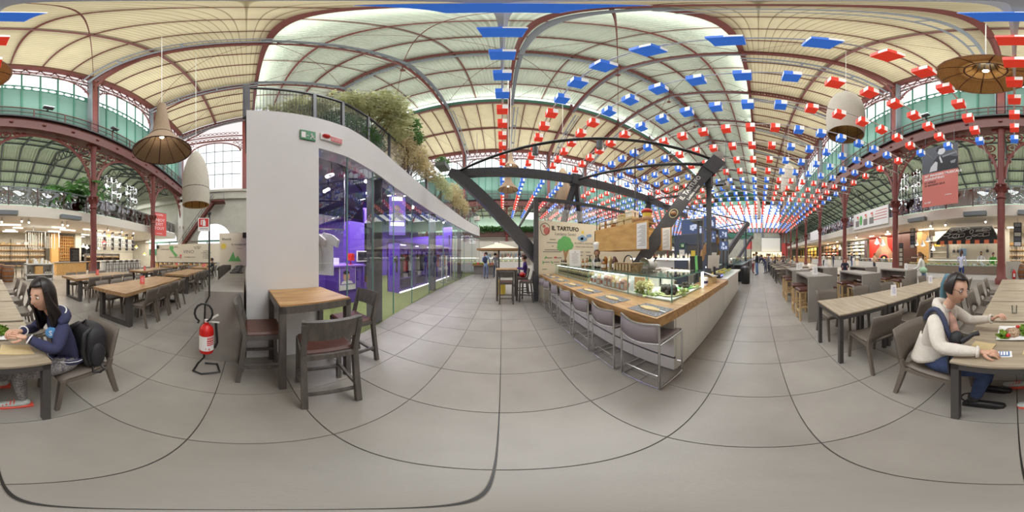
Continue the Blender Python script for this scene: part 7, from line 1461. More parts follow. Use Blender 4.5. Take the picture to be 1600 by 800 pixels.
for k, (px, lab) in enumerate(((75, 'small floodlight on the gallery rail over the wine shop'), (178, 'small floodlight on the gallery rail left of the brown bell lamp'), (1347, 'small floodlight on the gallery rail near the egg shaped lamp'), (1446, 'grey floodlight on the gallery rail by the upper column'))):
    a = onY(px, 180, -7.85); t = thing('floodlight', lab, 'floodlight', (a.x, -7.85, 12)); emit(MB().box(a.x-.28, a.x+.28, -7.9, -7.6, 12.05, 12.2), 'head', M_STEEL, t); emit(MB().box(a.x-.25, a.x+.25, -7.88, -7.62, 12.2, 12.21), 'lens', M_PANELW, t); emit(MB().box(a.x-.03, a.x+.03, -8.0, -7.8, 11.9, 12.06), 'bracket', M_DARK, t)
p = atD(1134, 290, 6.2); t = thing('projector_box', 'cream box projector hanging right of the lettered strut head', 'projector', tuple(p)); emit(MB().box(p.x-.16, p.x+.16, p.y-.14, p.y+.14, p.z-.1, p.z+.12), 'case', M_CREAM, t); emit(MB().ball((p.x-.17, p.y, p.z), .05, nu=10, nv=6), 'lens', M_BLACK, t); emit(MB().tube([(p.x, p.y, p.z+.1), (p.x, p.y, 7.55)], .012, 4), 'rod', M_STEEL, t)
# north side: second bar table with chairs, fruit stall with parasol, shops
BT2 = dup(bpy.data.objects['bar_table'], (.12, 5.55, 0), 0, 'grey bar table in the passage beside the stall wall', None)
BC.put((.12, 5.06, 0), math.radians(90), 'grey bar chair facing away at the passage bar table', 'grey bar chairs'); BC.put((.78, 5.2, 0), math.radians(160), 'grey bar chair nearest the glass stall wall', 'grey bar chairs'); BC.put((.72, 6.0, 0), math.radians(180), 'grey bar chair with a red bag at the passage table', 'grey bar chairs')
emit(MB().ball((.74, 6.0, .78), .12, .16, .1, 10, 6, .1), 'red_bag', M_REDP, at=(.74, 6.0, .7), label='red bag lying on the bar chair beside the glass wall', cat='bag', smooth=True)
emit(MB().lathe([(.17, 0), (.17, .5), (.16, .52), (0, .52)], 14, (-.05, 6.3, 0)), 'painted_drum', M_YELLOW, at=(-.05, 6.3, 0), label='yellow patterned drum under the passage bar table', cat='drum')
ph = thing('market_parasol', 'wide cream market parasol with a wooden rim over the fruit stall', 'parasol', (-.2, 11.6, 0)); apex = (-.25, 11.6, 2.42); rim = [(-1.65, 10.6, 1.92), (1.2, 10.6, 1.92), (1.2, 12.8, 1.92), (-1.65, 12.8, 1.92)]
for k in range(4): emit(MB().poly([rim[k], rim[(k+1) % 4], apex]), 'canopy_panel', M_CREAMP, ph, solid=.03)
emit(MB().beam(rim[0], rim[1], .06, .14).beam(rim[1], rim[2], .06, .14).beam(rim[2], rim[3], .06, .14).beam(rim[3], rim[0], .06, .14), 'wooden_rim', M_OAK, ph); emit(MB().tube([(-.25, 11.6, 0), (-.25, 11.6, 2.45)], .05, 8), 'pole', M_BLACK, ph)
for k in range(4): emit(MB().beam((rim[k][0], rim[k][1], 1.9), (-.25, 11.6, 2.38), .04, .05), 'rib', M_OAK, ph)
ft = thing('fruit_stall', 'low fruit stall with sloping trays left of the passage', 'stall', (-1.5, 13.2, 0)); emit(MB().box(-2.4, -.6, 12.8, 13.6, .7, .82), 'tray_board', M_OAK, ft); emit(MB().box(-2.3, -.7, 12.9, 13.5, 0, .7), 'trestle', M_CONC, ft)
for k in range(30): x, y = -2.3+.17*(k % 10), 12.95+.22*(k//10); emit(MB().ball((x, y, .88), .075, nu=7, nv=5), 'fruit', random.choice([M_REDB, M_YELLOW, M_FOOD, M_HERB]), at=(x, y, .82), label=f'piece of fruit on the low stall, {ORD[k % 10]} of the {ORD[k//10]} row', cat='fruit', group='fruit on the low stall', smooth=True)
for k in range(22):
    x = -1.4+.125*k; h = random.uniform(.25, .5); m = random.choice([M_PBROWN, M_SALMON, M_KRAFT, M_DARK, M_SKYBLUE]); emit(MB().ball((x, 12.7, 1.72-h/2), .05, .05, h/2, 7, 5), 'hanging_sausage', m, at=(x, 12.7, 1.7), label=f'sausage or cloth hanging under the parasol, {ordw(k)} from the left', cat='sausage', group='goods hanging under the parasol', smooth=True)
emit(MB().tube([(-1.6, 12.7, 1.74), (1.4, 12.7, 1.74)], .015, 5), 'hanging_rail', M_STEEL, at=(0, 12.7, 1.74), label='steel rail under the parasol carrying hanging goods', cat='rail')
for i, (x0, x1, y) in enumerate(((-7, -2.6, 16.5), (-1.8, 4.2, 17.0), (2.2, 6.5, 12.0), (6.8, 14, 11.5), (-12, -7.6, 18))):
    case(['white serving counter at the far left of the market passage', 'long white counter behind the market parasol', 'white counter seen through the stall glass', 'pale stall counter behind the truffle stall', 'serving counter beyond the purple shop'][i], x0, x1, y, 1.3)
for i, (x0, x1, y) in enumerate(((-7, -1.0, 19.4), (-.4, 5.0, 19.4), (5.6, 12, 19.4))):
    shelves(['wall of stocked shelves at the far left of the market', 'stocked shelves behind the market parasol', 'stocked shelves seen through the stall glass'][i], x0, x1, y, (.9, 1.4, 1.9, 2.4, 2.9), .4, M_PANELW, M_CREAM, divs=4, ht=3.2)
    for z in (1.42, 1.92, 2.42): fill('box', x0+.1, x1-.1, y-.05, z, 12, f'grocery pack on the {["far left", "parasol side", "glass side"][i]} market shelves, {["lower", "middle", "upper"][int((z-1.4)/.5)]} board', 'grocery packs in the market', mats=[M_PAPER, M_KRAFT, M_REDB, M_YELLOW, M_SKYBLUE, M_STEEL, M_BOTTLEA], nm='grocery_pack', cat='grocery')
for i in range(9):
    x = .6+.12*i; garment('hanging_apron', f'pale cloth hanging behind the glass stall wall, {ORD[i]} from the passage', random.choice([M_SKYBLUE, M_STEEL, M_PANELW, M_LINENP]), (1.4+.3*i, 9.0, 1.75), PI/2, 'cloths behind the glass wall', .3, .8, False)
emit(MB().tube([(1.2, 9, 1.8), (4.2, 9, 1.8)], .02, 5), 'cloth_rail', M_STEEL, at=(2.6, 9, 1.8), label='steel rail of cloths behind the glass stall wall', cat='rail')
pl = thing('gallery_planter', 'long dark planter of green plants on the far gallery', 'planter', (-1.6, 26.9, 4.6)); emit(MB().box(-6.5, 2.5, 26.75, 27.2, 4.55, 5.6), 'box', M_BROWNL, pl); emit(leaves(MB(), (-2, 26.9, 5.9), (4.4, .4, .5), 2200, .4), 'foliage', M_LEAFD, pl, kind='stuff')
emit(MB().box(X0+1, X1, 27.6, 27.7, 3.3, 3.8), 'lit_shop_sign_band', glow('soft_shop_light', (1, .95, .86, 1), 1.1), at=(20, 27.6, 3.3), kind='structure')
pj = thing('hanging_projector', 'cream boxed projector hanging on a long rod before the far gallery', 'projector', (-3.6, 23, 6.6)); emit(MB().box(-4.0, -3.2, 22.6, 23.2, 6.6, 7.2), 'case', M_CREAM, pj); emit(MB().tube([(-3.6, 22.9, 7.2), (-3.6, 22.9, 23.3)], .03, 4), 'rod', M_STEEL, pj)
# ---------------------------------------------------------------- people: one continuous skinned body each
def skin(nodes, edges, sub=2, root=None):
    """nodes {name: (co, radius or (rx, ry))}; returns MB-like (verts, faces) of the grown surface."""
    ks = list(nodes); ix = {k: i for i, k in enumerate(ks)}
    me = bpy.data.meshes.new('sk'); me.from_pydata([tuple(nodes[k][0]) for k in ks], [(ix[a], ix[b]) for a, b in edges], [])
    o = bpy.data.objects.new('sk', me); COL.objects.link(o)
    sm = o.modifiers.new('s', 'SKIN'); sm.use_smooth_shade = True; sm.branch_smoothing = .6
    lay = me.skin_vertices[0].data if me.skin_vertices else None
    if lay is None:
        bm = bmesh.new(); bm.from_mesh(me); bm.verts.layers.skin.verify(); bm.to_mesh(me); bm.free(); lay = me.skin_vertices[0].data
    for k in ks:
        r = nodes[k][1]; lay[ix[k]].radius = r if isinstance(r, tuple) else (r, r); lay[ix[k]].use_root = (k == (root or ks[0]))
    o.modifiers.new('b', 'SUBSURF').levels = sub
    dg = bpy.context.evaluated_depsgraph_get(); ev = o.evaluated_get(dg); em = ev.to_mesh()
    V = [tuple(v.co) for v in em.vertices]; F = [list(p.vertices) for p in em.polygons]; ev.to_mesh_clear()
    bpy.data.objects.remove(o); bpy.data.meshes.remove(me)
    return V, F
def seg_mat(V, F, nodes, bones):
    """material per face from the nearest bone; bones [(a, b, material)]"""
    out = []; B = [(Vector(nodes[a][0]), Vector(nodes[b][0]), m, (nodes[a][1] if not isinstance(nodes[a][1], tuple) else max(nodes[a][1])), (nodes[b][1] if not isinstance(nodes[b][1], tuple) else max(nodes[b][1]))) for a, b, m in bones]
    for f in F:
        c = Vector((0, 0, 0))
        for i in f: c += Vector(V[i])
        c /= len(f); best = (9e9, 0)
        for a, b, m, ra, rb in B:
            ab = b-a; t = max(0, min(1, (c-a).dot(ab)/max(ab.length_squared, 1e-9))); d = (c-a-ab*t).length-(ra+(rb-ra)*t)
            if d < best[0]: best = (d, m)
        out.append(best[1])
    return out
def head_mb(m, M, s=1.0, hairless=False, nu=30, nv=22, mskin=2, mlip=6, meye=7, mdark=3):
    """a face: narrow jaw, nose, eye sockets, lips, ears; looks along +x of M"""
    vs = []; g = lambda a, b, w_: math.exp(-((a)**2+(b)**2)/(w_*w_))
    for j in range(nv+1):
        ph = -PI/2+PI*j/nv
        for i in range(nu):
            th = TAU*i/nu; x, y, z = math.cos(ph)*math.cos(th), math.cos(ph)*math.sin(th), math.sin(ph)
            X, Y_, Z_ = .094*x, .076*y, .118*z
            if z < 0: k = 1-.30*(-z)**1.4; Y_ *= k; X *= (1-.10*(-z)**2)
            if x > 0:
                X += .024*g(Y_/.016, (Z_+.014)/.024, 1)+.010*g(Y_/.012, (Z_-.012)/.03, 1)            # nose
                X -= .010*(g((Y_-.031)/.016, (Z_-.018)/.012, 1)+g((Y_+.031)/.016, (Z_-.018)/.012, 1))   # sockets
                X += .006*g(Y_/.026, (Z_+.053)/.010, 1)+.010*g(Y_/.024, (Z_+.096)/.018, 1)              # mouth, chin
                X += .004*g(Y_/.05, (Z_-.038)/.010, 1)
            else: X *= 1.06
            vs.append(M @ Vector((X*s, Y_*s, Z_*s)))
    fs = [[j*nu+i, j*nu+(i+1) % nu, (j+1)*nu+(i+1) % nu, (j+1)*nu+i] for j in range(nv) for i in range(nu)]
    m.use(mskin).add(vs, fs)
    def sub(mat_, fn):
        t = MB(); fn(t); m.use(mat_).add([M @ (Vector(v)*s) for v in t.v], t.f)
    for q in (-1, 1):
        sub(7, lambda t: t.ball((.078, q*.031, .016), .011, .015, .0066, 10, 6)); sub(3, lambda t: t.ball((.0872, q*.031, .016), .0032, .0058, .0058, 8, 5))
        sub(3, lambda t: t.tube([(.0865, q*.016, .036), (.087, q*.03, .041), (.078, q*.046, .036)], [.0022, .003, .0015], 5))
        sub(mskin, lambda t: t.ball((-.008, q*.078, .0), .02, .009, .03, 8, 6))
    sub(6, lambda t: t.tube([(.080, -.021, -.053), (.0885, -.008, -.0505), (.0895, 0, -.0515), (.0885, .008, -.0505), (.080, .021, -.053)], [.0015, .004, .0035, .004, .0015], 6)); sub(6, lambda t: t.tube([(.081, -.017, -.056), (.0875, 0, -.059), (.081, .017, -.056)], [.0015, .0045, .0015], 6))
def hand_mb(m, wrist, d, dors, side, curl=.5, s=1.0, mskin=2):
    """palm, four unequal bent fingers and a thumb leaving the side of the palm; d along the hand, dors out of its back; side +1 puts the thumb on d x dors"""
    W = Vector(wrist); d = Vector(d).normalized(); n = Vector(dors); n = (n-d*n.dot(d)).normalized(); t = d.cross(n)*side
    N = {'w': (W-d*.02*s, (.022*s, .018*s)), 'p0': (W+d*.025*s, (.030*s, .015*s)), 'p1': (W+d*.06*s, (.034*s, .013*s))}; E = [('w', 'p0'), ('p0', 'p1')]
    V, F = skin(N, E, 2); m.use(mskin).add(V, F)
    for k, (off, L) in enumerate(((.026, .068), (.009, .078), (-.009, .072), (-.025, .056))):
        b = W+d*(.045)*s+t*off*s*.9; p = [b]; a = .15; q = W+d*(.082-.004*abs(k-1))*s+t*off*s; p.append(q)
        for r, bend in ((.45, .55), (.31, .6), (.24, .4)):
            a += bend*curl*1.6; q = q+(d*math.cos(a)-n*math.sin(a))*L*r*s+t*off*.06*s; p.append(q)
        NN = {str(i): (x, rr*s) for i, (x, rr) in enumerate(zip(p, (.0095, .0098, .0088, .008, .0066)))}; V, F = skin(NN, [('0', '1'), ('1', '2'), ('2', '3'), ('3', '4')], 1); m.use(mskin).add(V, F)
    p = [W+d*.012*s+t*.018*s, W+d*.035*s+t*.042*s-n*.008*s, W+d*.062*s+t*.052*s-n*.02*s, W+d*.082*s+t*.046*s-n*.03*s]
    NN = {str(i): (x, rr*s) for i, (x, rr) in enumerate(zip(p, (.014, .012, .0098, .0078)))}; V, F = skin(NN, [('0', '1'), ('1', '2'), ('2', '3')], 1); m.use(mskin).add(V, F)
def ribbon_hair(m, M, rows, mat_i=0):
    """rows: function (u 0..1 around, v 0..1 down) -> local point; a thick curtain"""
    t = MB().sheet(rows, 28, 12); m.use(mat_i).add([M @ Vector(v) for v in t.v], t.f)
M_NAVYH = mat('navy_fleece', C(58, 60, 92), .9, noise=.15, nscale=30, bump=.3, bscale=160); M_FLORAL = mat('floral_leggings', C(176, 168, 160), .8, noise=.9, nscale=70, col2=C(70, 74, 92)); M_CARD = wave_bump(mat('cream_rib_knit', C(226, 218, 206), .9, noise=.06, nscale=40), 60, 'X', .004, .35); M_JEANS = mat('blue_denim', C(52, 68, 104), .8, noise=.25, nscale=14, bump=.15, bscale=200)
M_LIP = mat('lips', C(186, 110, 100), .45); M_EYE = mat('eye_white', C(236, 232, 226), .3); M_SHOEG = mat('grey_mesh_shoe', C(190, 196, 190), .7); M_CORAL = mat('coral_trim', C(236, 96, 78), .6); M_BOOT = mat('black_boot_leather', C(36, 33, 34), .4); M_TEAL = mat('teal_dyed_hair', C(84, 128, 146), .5, noise=.3, nscale=40, stretch=(4, 4, .5)); M_EMB = mat('emblem_blue', C(96, 160, 214), .6); M_NYLON = mat('black_nylon', C(40, 39, 42), .6, bump=.15, bscale=180)
V3 = Vector
def shoe(m, heel, d, up=(0, 0, 1), L=.25, mats=(4, 5), sole=True):
    d = V3(d).normalized(); u = V3(up); sd = d.cross(u).normalized(); u = sd.cross(d)
    H = V3(heel); N = {'h': (H+u*.05, (.034, .04)), 'm': (H+d*L*.42+u*.045, (.037, .036)), 't': (H+d*L*.78+u*.034, (.04, .026)), 'e': (H+d*L*.95+u*.028, (.03, .02)), 'a': (H+u*.10-d*.0, (.042, .042))}
    V, F = skin(N, [('h', 'm'), ('m', 't'), ('t', 'e'), ('h', 'a')], 2, 'm'); m.use(mats[0]).add(V, F)
    if sole:
        ol = [(-.045, -.03), (-.05, .0), (-.045, .03), (.08, .036), (.17, .044), (.22, .03), (.235, .0), (.22, -.032), (.17, -.046), (.08, -.036)]; k = L/.25
        m.use(mats[1]).prism([H+d*a*k+sd*b+u*.0 for a, b in ol], u*.026)
# ---- girl in the navy hoodie
def girl():
    g = thing('person', 'long haired girl in navy hoodie with blue S badge seated at the dining table', 'person', (-.62, -1.18, 0))
    N = {'pel': (V3((-.62, -1.18, .53)), (.15, .12)), 'bel': (V3((-.59, -1.18, .66)), (.135, .115)), 'che': (V3((-.53, -1.18, .84)), (.15, .115)), 'nb': (V3((-.475, -1.17, 1.0)), (.07, .06)), 'nk': (V3((-.44, -1.16, 1.06)), .048), 'hd': (V3((-.405, -1.15, 1.13)), .05),
         'ls': (V3((-.49, -1.03, .96)), .066), 'le': (V3((-.41, -.955, .80)), .052), 'lm': (V3((-.32, -1.0, .845)), .045), 'lw': (V3((-.24, -1.055, .885)), .032),
         'rs': (V3((-.49, -1.33, .96)), .066), 're': (V3((-.38, -1.38, .80)), .052), 'rm': (V3((-.3, -1.27, .85)), .044), 'rw': (V3((-.23, -1.165, .89)), .032),
         'lh': (V3((-.58, -1.09, .53)), .095), 'lk': (V3((-.19, -1.07, .525)), .066), 'lc': (V3((-.2, -1.1, .36)), .055), 'la': (V3((-.225, -1.11, .11)), .036),
         'rh': (V3((-.58, -1.27, .53)), .095), 'rk': (V3((-.15, -1.36, .53)), .066), 'rc': (V3((-.13, -1.39, .36)), .055), 'ra': (V3((-.11, -1.42, .11)), .036)}
    E = [('pel', 'bel'), ('bel', 'che'), ('che', 'nb'), ('nb', 'nk'), ('nk', 'hd'), ('che', 'ls'), ('ls', 'le'), ('le', 'lm'), ('lm', 'lw'), ('che', 'rs'), ('rs', 're'), ('re', 'rm'), ('rm', 'rw'), ('pel', 'lh'), ('lh', 'lk'), ('lk', 'lc'), ('lc', 'la'), ('pel', 'rh'), ('rh', 'rk'), ('rk', 'rc'), ('rc', 'ra')]
    mt = {('nb', 'nk'): 2, ('nk', 'hd'): 2, ('lh', 'lk'): 1, ('lk', 'lc'): 1, ('lc', 'la'): 1, ('rh', 'rk'): 1, ('rk', 'rc'): 1, ('rc', 'ra'): 1, ('pel', 'lh'): 1, ('pel', 'rh'): 1}
    V, F = skin(N, E, 2); fm = seg_mat(V, F, N, [(a, b, mt.get((a, b), 0)) for a, b in E])
    m = MB(); m.v = list(V); m.f = [list(f) for f in F]; m.m = fm
    HD = frame(V3((-.375, -1.135, 1.185)), (0, 0, 1), (1, 0, 0)); hx = V3((.86, .46, -.22)).normalized(); hz = V3((.25, .05, 1)); hz = (hz-hx*hz.dot(hx)).normalized(); hy = hz.cross(hx)
    HM = Matrix(((hx.x, hy.x, hz.x, -.375), (hx.y, hy.y, hz.y, -1.135), (hx.z, hy.z, hz.z, 1.185), (0, 0, 0, 1)))
    head_mb(m, HM, 1.0)
    hand_mb(m, (-.225, -1.06, .89), (.85, -.35, .15), (-.1, .75, .7), -1, .55); hand_mb(m, (-.215, -1.16, .895), (.85, .2, .2), (-.1, -.4, .9), 1, .75)
    shoe(m, (-.25, -1.11, .0), (1, -.05, 0)); shoe(m, (-.13, -1.43, .0), (1, -.02, 0))
    b = emit(m, 'body', [M_NAVYH, M_FLORAL, M_SKIN, M_HAIR, M_SHOEG, M_CORAL, M_LIP, M_EYE], g, smooth=60)
    h = MB()
    def cap(u, v):                                   # crown parted in the middle, over the ears and down the back
        a = math.radians(52+256*u); ph = PI/2*(1-min(1, v*1.9)); 
        if v < .53: return (1.1*(.094*math.cos(a)*math.cos(ph))-.006, 1.16*.08*math.sin(a)*math.cos(ph), .008+1.07*.118*math.sin(ph)+.004)
        q = (v-.53)/.47; back = .5-.5*math.cos(a); return ((.104*math.cos(a)-.006)*(1-.15*q)-.02*q*(1-back)+.02*q, .094*math.sin(a)*(1-.12*q), .01-q*(.27+.05*math.sin(9*u))) 
    ribbon_hair(h, HM, cap); 
    o = emit(h, 'hair', M_HAIR, b, solid=.014, smooth=60)
    for q in (-1, 1):                                # locks in front of the shoulders
        h2 = MB(); pts = [HM @ V3((.045, q*.082, .06)), HM @ V3((.03, q*.09, -.04)), HM @ V3((-.01, q*.095, -.14)), V3((-.47, -1.10, .96)) if q > 0 else V3((-.41, -1.27, .93)), V3((-.44, -1.075, .86)) if q > 0 else V3((-.415, -1.27, .84))]
        h2.tube(pts, [.018, .028, .034, .034, .012], 8); h2.tube([p+V3((.02, q*.02, -.01)) for p in pts[1:]], [.014, .02, .022, .01], 7); emit(h2, 'hair_lock', M_HAIR, b, smooth=60)
    fr = MB().sheet(lambda u, v: (1.1*.094*math.cos(math.radians(58*(2*u-1)))*math.cos(math.radians(90-50*v*(1-.25*(2*u-1)**2*0)))-.004, 1.15*.08*math.sin(math.radians(58*(2*u-1)))*math.cos(math.radians(90-50*v)), .009+1.07*.118*math.sin(math.radians(90-50*v))), 10, 6); emit(MB().merge(fr, HM), 'hair_fringe', M_HAIR, b, solid=.01, smooth=60)
    hood = [V3((-.46, -1.17, .985))+V3((-.10*math.sin(t), .125*math.cos(t), .03*math.sin(t))) for t in [PI*k/10 for k in range(11)]]
    emit(MB().tube(hood, [.03]+[.05]*9+[.03], 8), 'hood', M_NAVYH, b, smooth=60); emit(MB().tube([p+V3((-.012, 0, .046)) for p in hood], .006, 5), 'hood_piping', M_PAPER, b)
    q = []
    for k in range(16): a = TAU*k/16; q.append(V3((-.60+.145*math.cos(a), -1.18+.155*math.sin(a), .575)))
    emit(MB().tube(q, .022, 6, True), 'hem_band', M_NAVYH, b, smooth=60); emit(MB().tube([p+V3((0, 0, .02))+ (p-V3((-.6, -1.18, .575))).normalized()*.018 for p in q], .004, 4, True), 'hem_piping', M_PAPER, b)
    for p0, p1 in ((N['lm'][0], N['lw'][0]), (N['rm'][0], N['rw'][0])):
        c = p0.lerp(p1, .8); d = (p1-p0).normalized(); s1 = d.cross(V3((0, 0, 1))).normalized(); s2 = s1.cross(d); emit(MB().tube([c+(s1*math.cos(TAU*k/12)+s2*math.sin(TAU*k/12))*.037 for k in range(12)], .006, 6, True), 'cuff', M_PAPER, b, smooth=60)
    emit(MB().tube([V3((-.265, -1.04, .875))+V3((.012*math.cos(TAU*k/10), .03*math.cos(TAU*k/10), .036*math.sin(TAU*k/10))) for k in range(10)], .007, 5, True), 'wrist_watch', M_BLACK, b)
    bp = V3((-.41, -1.05, .905)); bn = V3((.62, .78, .12)).normalized(); by = V3((0, 0, 1)); bx = by.cross(bn).normalized()
    Bm = frame(bp, bx, (0, 0, 1)); e = MB().prism([Bm @ V3((.04*math.cos(TAU*k/20), .043*math.sin(TAU*k/20), -.02)) for k in range(20)], bn*.03); bd = emit(e, 'badge', M_EMB, b); o = text('S', .062, Bm @ Matrix.Translation((0, 0, .0125)), M_PAPER, None, depth=.003); o.data.transform(Matrix.Translation(-V3(WL[b.name]))); o.parent = bd; KIDS.setdefault(bd.name, []).append(o)
    for q, hh in ((-1, (-.25, -1.11, 0)), (1, (-.13, -1.43, 0))):
        H = V3(hh); lc = MB()
        for k in range(4): lc.beam(H+V3((.08+.025*k, -.03, .085-.009*k)), H+V3((.095+.025*k, .03, .084-.009*k)), .008, .006)
        emit(lc, 'laces', M_CORAL, b, kind='stuff'); emit(MB().tube([H+V3((-.04, .034, .03)), H+V3((0, .043, .05)), H+V3((.09, .043, .035)), H+V3((.17, .04, .03))], .008, 5), 'coral_stripe', M_CORAL, b)
    return g
girl()
# ---- woman in the cream cardigan
def woman():
    g = thing('person', 'woman in ribbed cream cardigan with blue tinted ponytail and jeans seated at the table', 'person', (.64, -1.2, 0))
    N = {'pel': (V3((.66, -1.2, .53)), (.155, .125)), 'bel': (V3((.645, -1.2, .68)), (.145, .125)), 'che': (V3((.60, -1.2, .88)), (.155, .125)), 'nb': (V3((.535, -1.2, 1.04)), (.07, .06)), 'nk': (V3((.50, -1.2, 1.09)), .05), 'hd': (V3((.475, -1.2, 1.15)), .05),
         'rs': (V3((.56, -1.045, 1.0)), .07), 're': (V3((.46, -.925, .83)), .058), 'rm': (V3((.34, -.945, .825)), .05), 'rw': (V3((.215, -.975, .815)), .036),
         'ls': (V3((.55, -1.36, 1.0)), .07), 'le': (V3((.41, -1.45, .85)), .056), 'lm': (V3((.3, -1.42, .88)), .047), 'lw': (V3((.19, -1.38, .915)), .034),
         'rh': (V3((.61, -1.1, .53)), .10), 'rk': (V3((.2, -1.09, .54)), .072), 'rc': (V3((.23, -1.1, .36)), .06), 'ra': (V3((.27, -1.105, .13)), .045),
         'lh': (V3((.61, -1.3, .53)), .10), 'lk': (V3((.2, -1.33, .54)), .072), 'lc': (V3((.21, -1.34, .36)), .06), 'la': (V3((.23, -1.35, .13)), .045)}
    E = [('pel', 'bel'), ('bel', 'che'), ('che', 'nb'), ('nb', 'nk'), ('nk', 'hd'), ('che', 'ls'), ('ls', 'le'), ('le', 'lm'), ('lm', 'lw'), ('che', 'rs'), ('rs', 're'), ('re', 'rm'), ('rm', 'rw'), ('pel', 'lh'), ('lh', 'lk'), ('lk', 'lc'), ('lc', 'la'), ('pel', 'rh'), ('rh', 'rk'), ('rk', 'rc'), ('rc', 'ra')]
    mt = {('nb', 'nk'): 2, ('nk', 'hd'): 2, ('lh', 'lk'): 1, ('lk', 'lc'): 1, ('lc', 'la'): 1, ('rh', 'rk'): 1, ('rk', 'rc'): 1, ('rc', 'ra'): 1, ('pel', 'lh'): 1, ('pel', 'rh'): 1}
    V, F = skin(N, E, 2); fm = seg_mat(V, F, N, [(a, b, mt.get((a, b), 0)) for a, b in E]); m = MB(); m.v = list(V); m.f = [list(f) for f in F]; m.m = fm
    hx = V3((-.86, .44, -.22)).normalized(); hz = V3((-.2, 0, 1)); hz = (hz-hx*hz.dot(hx)).normalized(); hy = hz.cross(hx)
    HM = Matrix(((hx.x, hy.x, hz.x, .445), (hx.y, hy.y, hz.y, -1.2), (hx.z, hy.z, hz.z, 1.215), (0, 0, 0, 1))); head_mb(m, HM, 1.0)
    hand_mb(m, (.2, -.98, .815), (-1, -.12, -.12), (0, .25, 1), 1, .55); hand_mb(m, (.18, -1.375, .92), (-.75, .25, .6), (.5, -.2, .7), -1, .85)
    shoe(m, (.31, -1.105, 0), (-1, -.04, 0), L=.27); shoe(m, (.27, -1.35, 0), (-1, 0, 0), L=.27)
    for k in ('r', 'l'):
        a = N[k+'a'][0]; Vv, Ff = skin({'0': (a+V3((.02, 0, -.06)), .05), '1': (a+V3((.005, 0, .03)), .054), '2': (a+V3((0, 0, .07)), .056)}, [('0', '1'), ('1', '2')], 1); m.use(4).add(Vv, Ff)
    b = emit(m, 'body', [M_CARD, M_JEANS, M_SKIN, M_HAIR, M_BOOT, M_BOOT, M_LIP, M_EYE], g, smooth=60)
    h = MB()
    def cap(u, v):
        a = math.radians(62+236*u); ph = PI/2*(1-v*1.18)
        return (1.1*.094*math.cos(a)*math.cos(ph)-.008, 1.13*.08*math.sin(a)*math.cos(ph), .008+1.06*.118*math.sin(ph)+.004)
    ribbon_hair(h, HM, cap); emit(h, 'hair', M_HAIR, b, solid=.012, smooth=60)
    fr = MB().sheet(lambda u, v: (1.1*.094*math.cos(math.radians(66*(2*u-1)))*math.cos(math.radians(90-46*v*(1-.25*(2*u-1)**2*0)))-.004, 1.15*.08*math.sin(math.radians(66*(2*u-1)))*math.cos(math.radians(90-46*v)), .009+1.07*.118*math.sin(math.radians(90-46*v))), 10, 6); emit(MB().merge(fr, HM), 'hair_front', M_HAIR, b, solid=.01, smooth=60)
    pt = [HM @ V3(p) for p in ((-.09, 0, .06), (-.14, .02, .05), (-.165, .03, -.02), (-.16, .03, -.1), (-.15, .02, -.16))]
    pn = MB().tube(pt, [.03, .045, .05, .042, .012], 9)
    for dx in (-.02, .02): pn.tube([p+V3((0, dx*1.8, -.01)) for p in pt[1:]], [.025, .032, .028, .008], 7)
    emit(pn, 'blue_ponytail', M_TEAL, b, smooth=60)
    emit(MB().tube([HM @ V3((-.092, .035*math.cos(TAU*k/10), .06+.035*math.sin(TAU*k/10))) for k in range(10)], .009, 5, True), 'hair_tie', M_BLACK, b)
    gl = MB()
    for q in (-1, 1): gl.tube([HM @ V3((.092-.006*abs(math.cos(TAU*k/12)), q*.033+.022*math.cos(TAU*k/12), .015+.017*math.sin(TAU*k/12))) for k in range(12)], .0017, 4, True); gl.tube([HM @ V3((.088, q*.055, .018)), HM @ V3((-.01, q*.083, .02))], .0016, 4)
    emit(gl, 'glasses', M_BLACK, b, kind='stuff')
    col = [V3((.52, -1.06, .88)), V3((.515, -1.09, .98)), V3((.545, -1.12, 1.06)), V3((.6, -1.15, 1.085)), V3((.62, -1.2, 1.09)), V3((.6, -1.25, 1.085)), V3((.545, -1.28, 1.06)), V3((.515, -1.31, .98)), V3((.52, -1.34, .88))]
    emit(MB().tube(col, [.02, .032, .036, .038, .038, .038, .036, .032, .02], 8), 'shawl_collar', M_CARD, b, smooth=60)
    emit(MB().tube([V3((.50, -1.19, 1.03)), V3((.475, -1.2, .94)), V3((.455, -1.2, .8)), V3((.47, -1.2, .7))], [.012, .03, .045, .03], 8), 'pink_blouse', M_PINKP, b, smooth=60)
    sk_ = lambda u, v: (.645+.02*v+(.105+.06*v)*math.cos(math.radians(20+320*u)), -1.2+(.12+.075*v)*math.sin(math.radians(20+320*u)), .80-.30*v+.07*v*max(0, math.cos(math.radians(20+320*u))*-1)+.05*v*abs(math.sin(math.radians(20+320*u))))
    emit(MB().sheet(sk_, 24, 8), 'cardigan_skirt', M_CARD, b, solid=.014, smooth=60)
    st_ = [V3((.67, -1.1, .96)), V3((.63, -1.09, 1.04)), V3((.56, -1.075, 1.078)), V3((.49, -1.055, 1.02)), V3((.455, -1.04, .92)), V3((.42, -1.05, .82))]
    sp = MB()
    sp.tube([st_[0]]+[st_[k].lerp(st_[k+1], q) for k in range(5) for q in (.25, .75)]+[st_[-1]], .021, 8)
    emit(sp, 'navy_strap', mat('navy_webbing', C(62, 68, 92), .8), b, smooth=60)
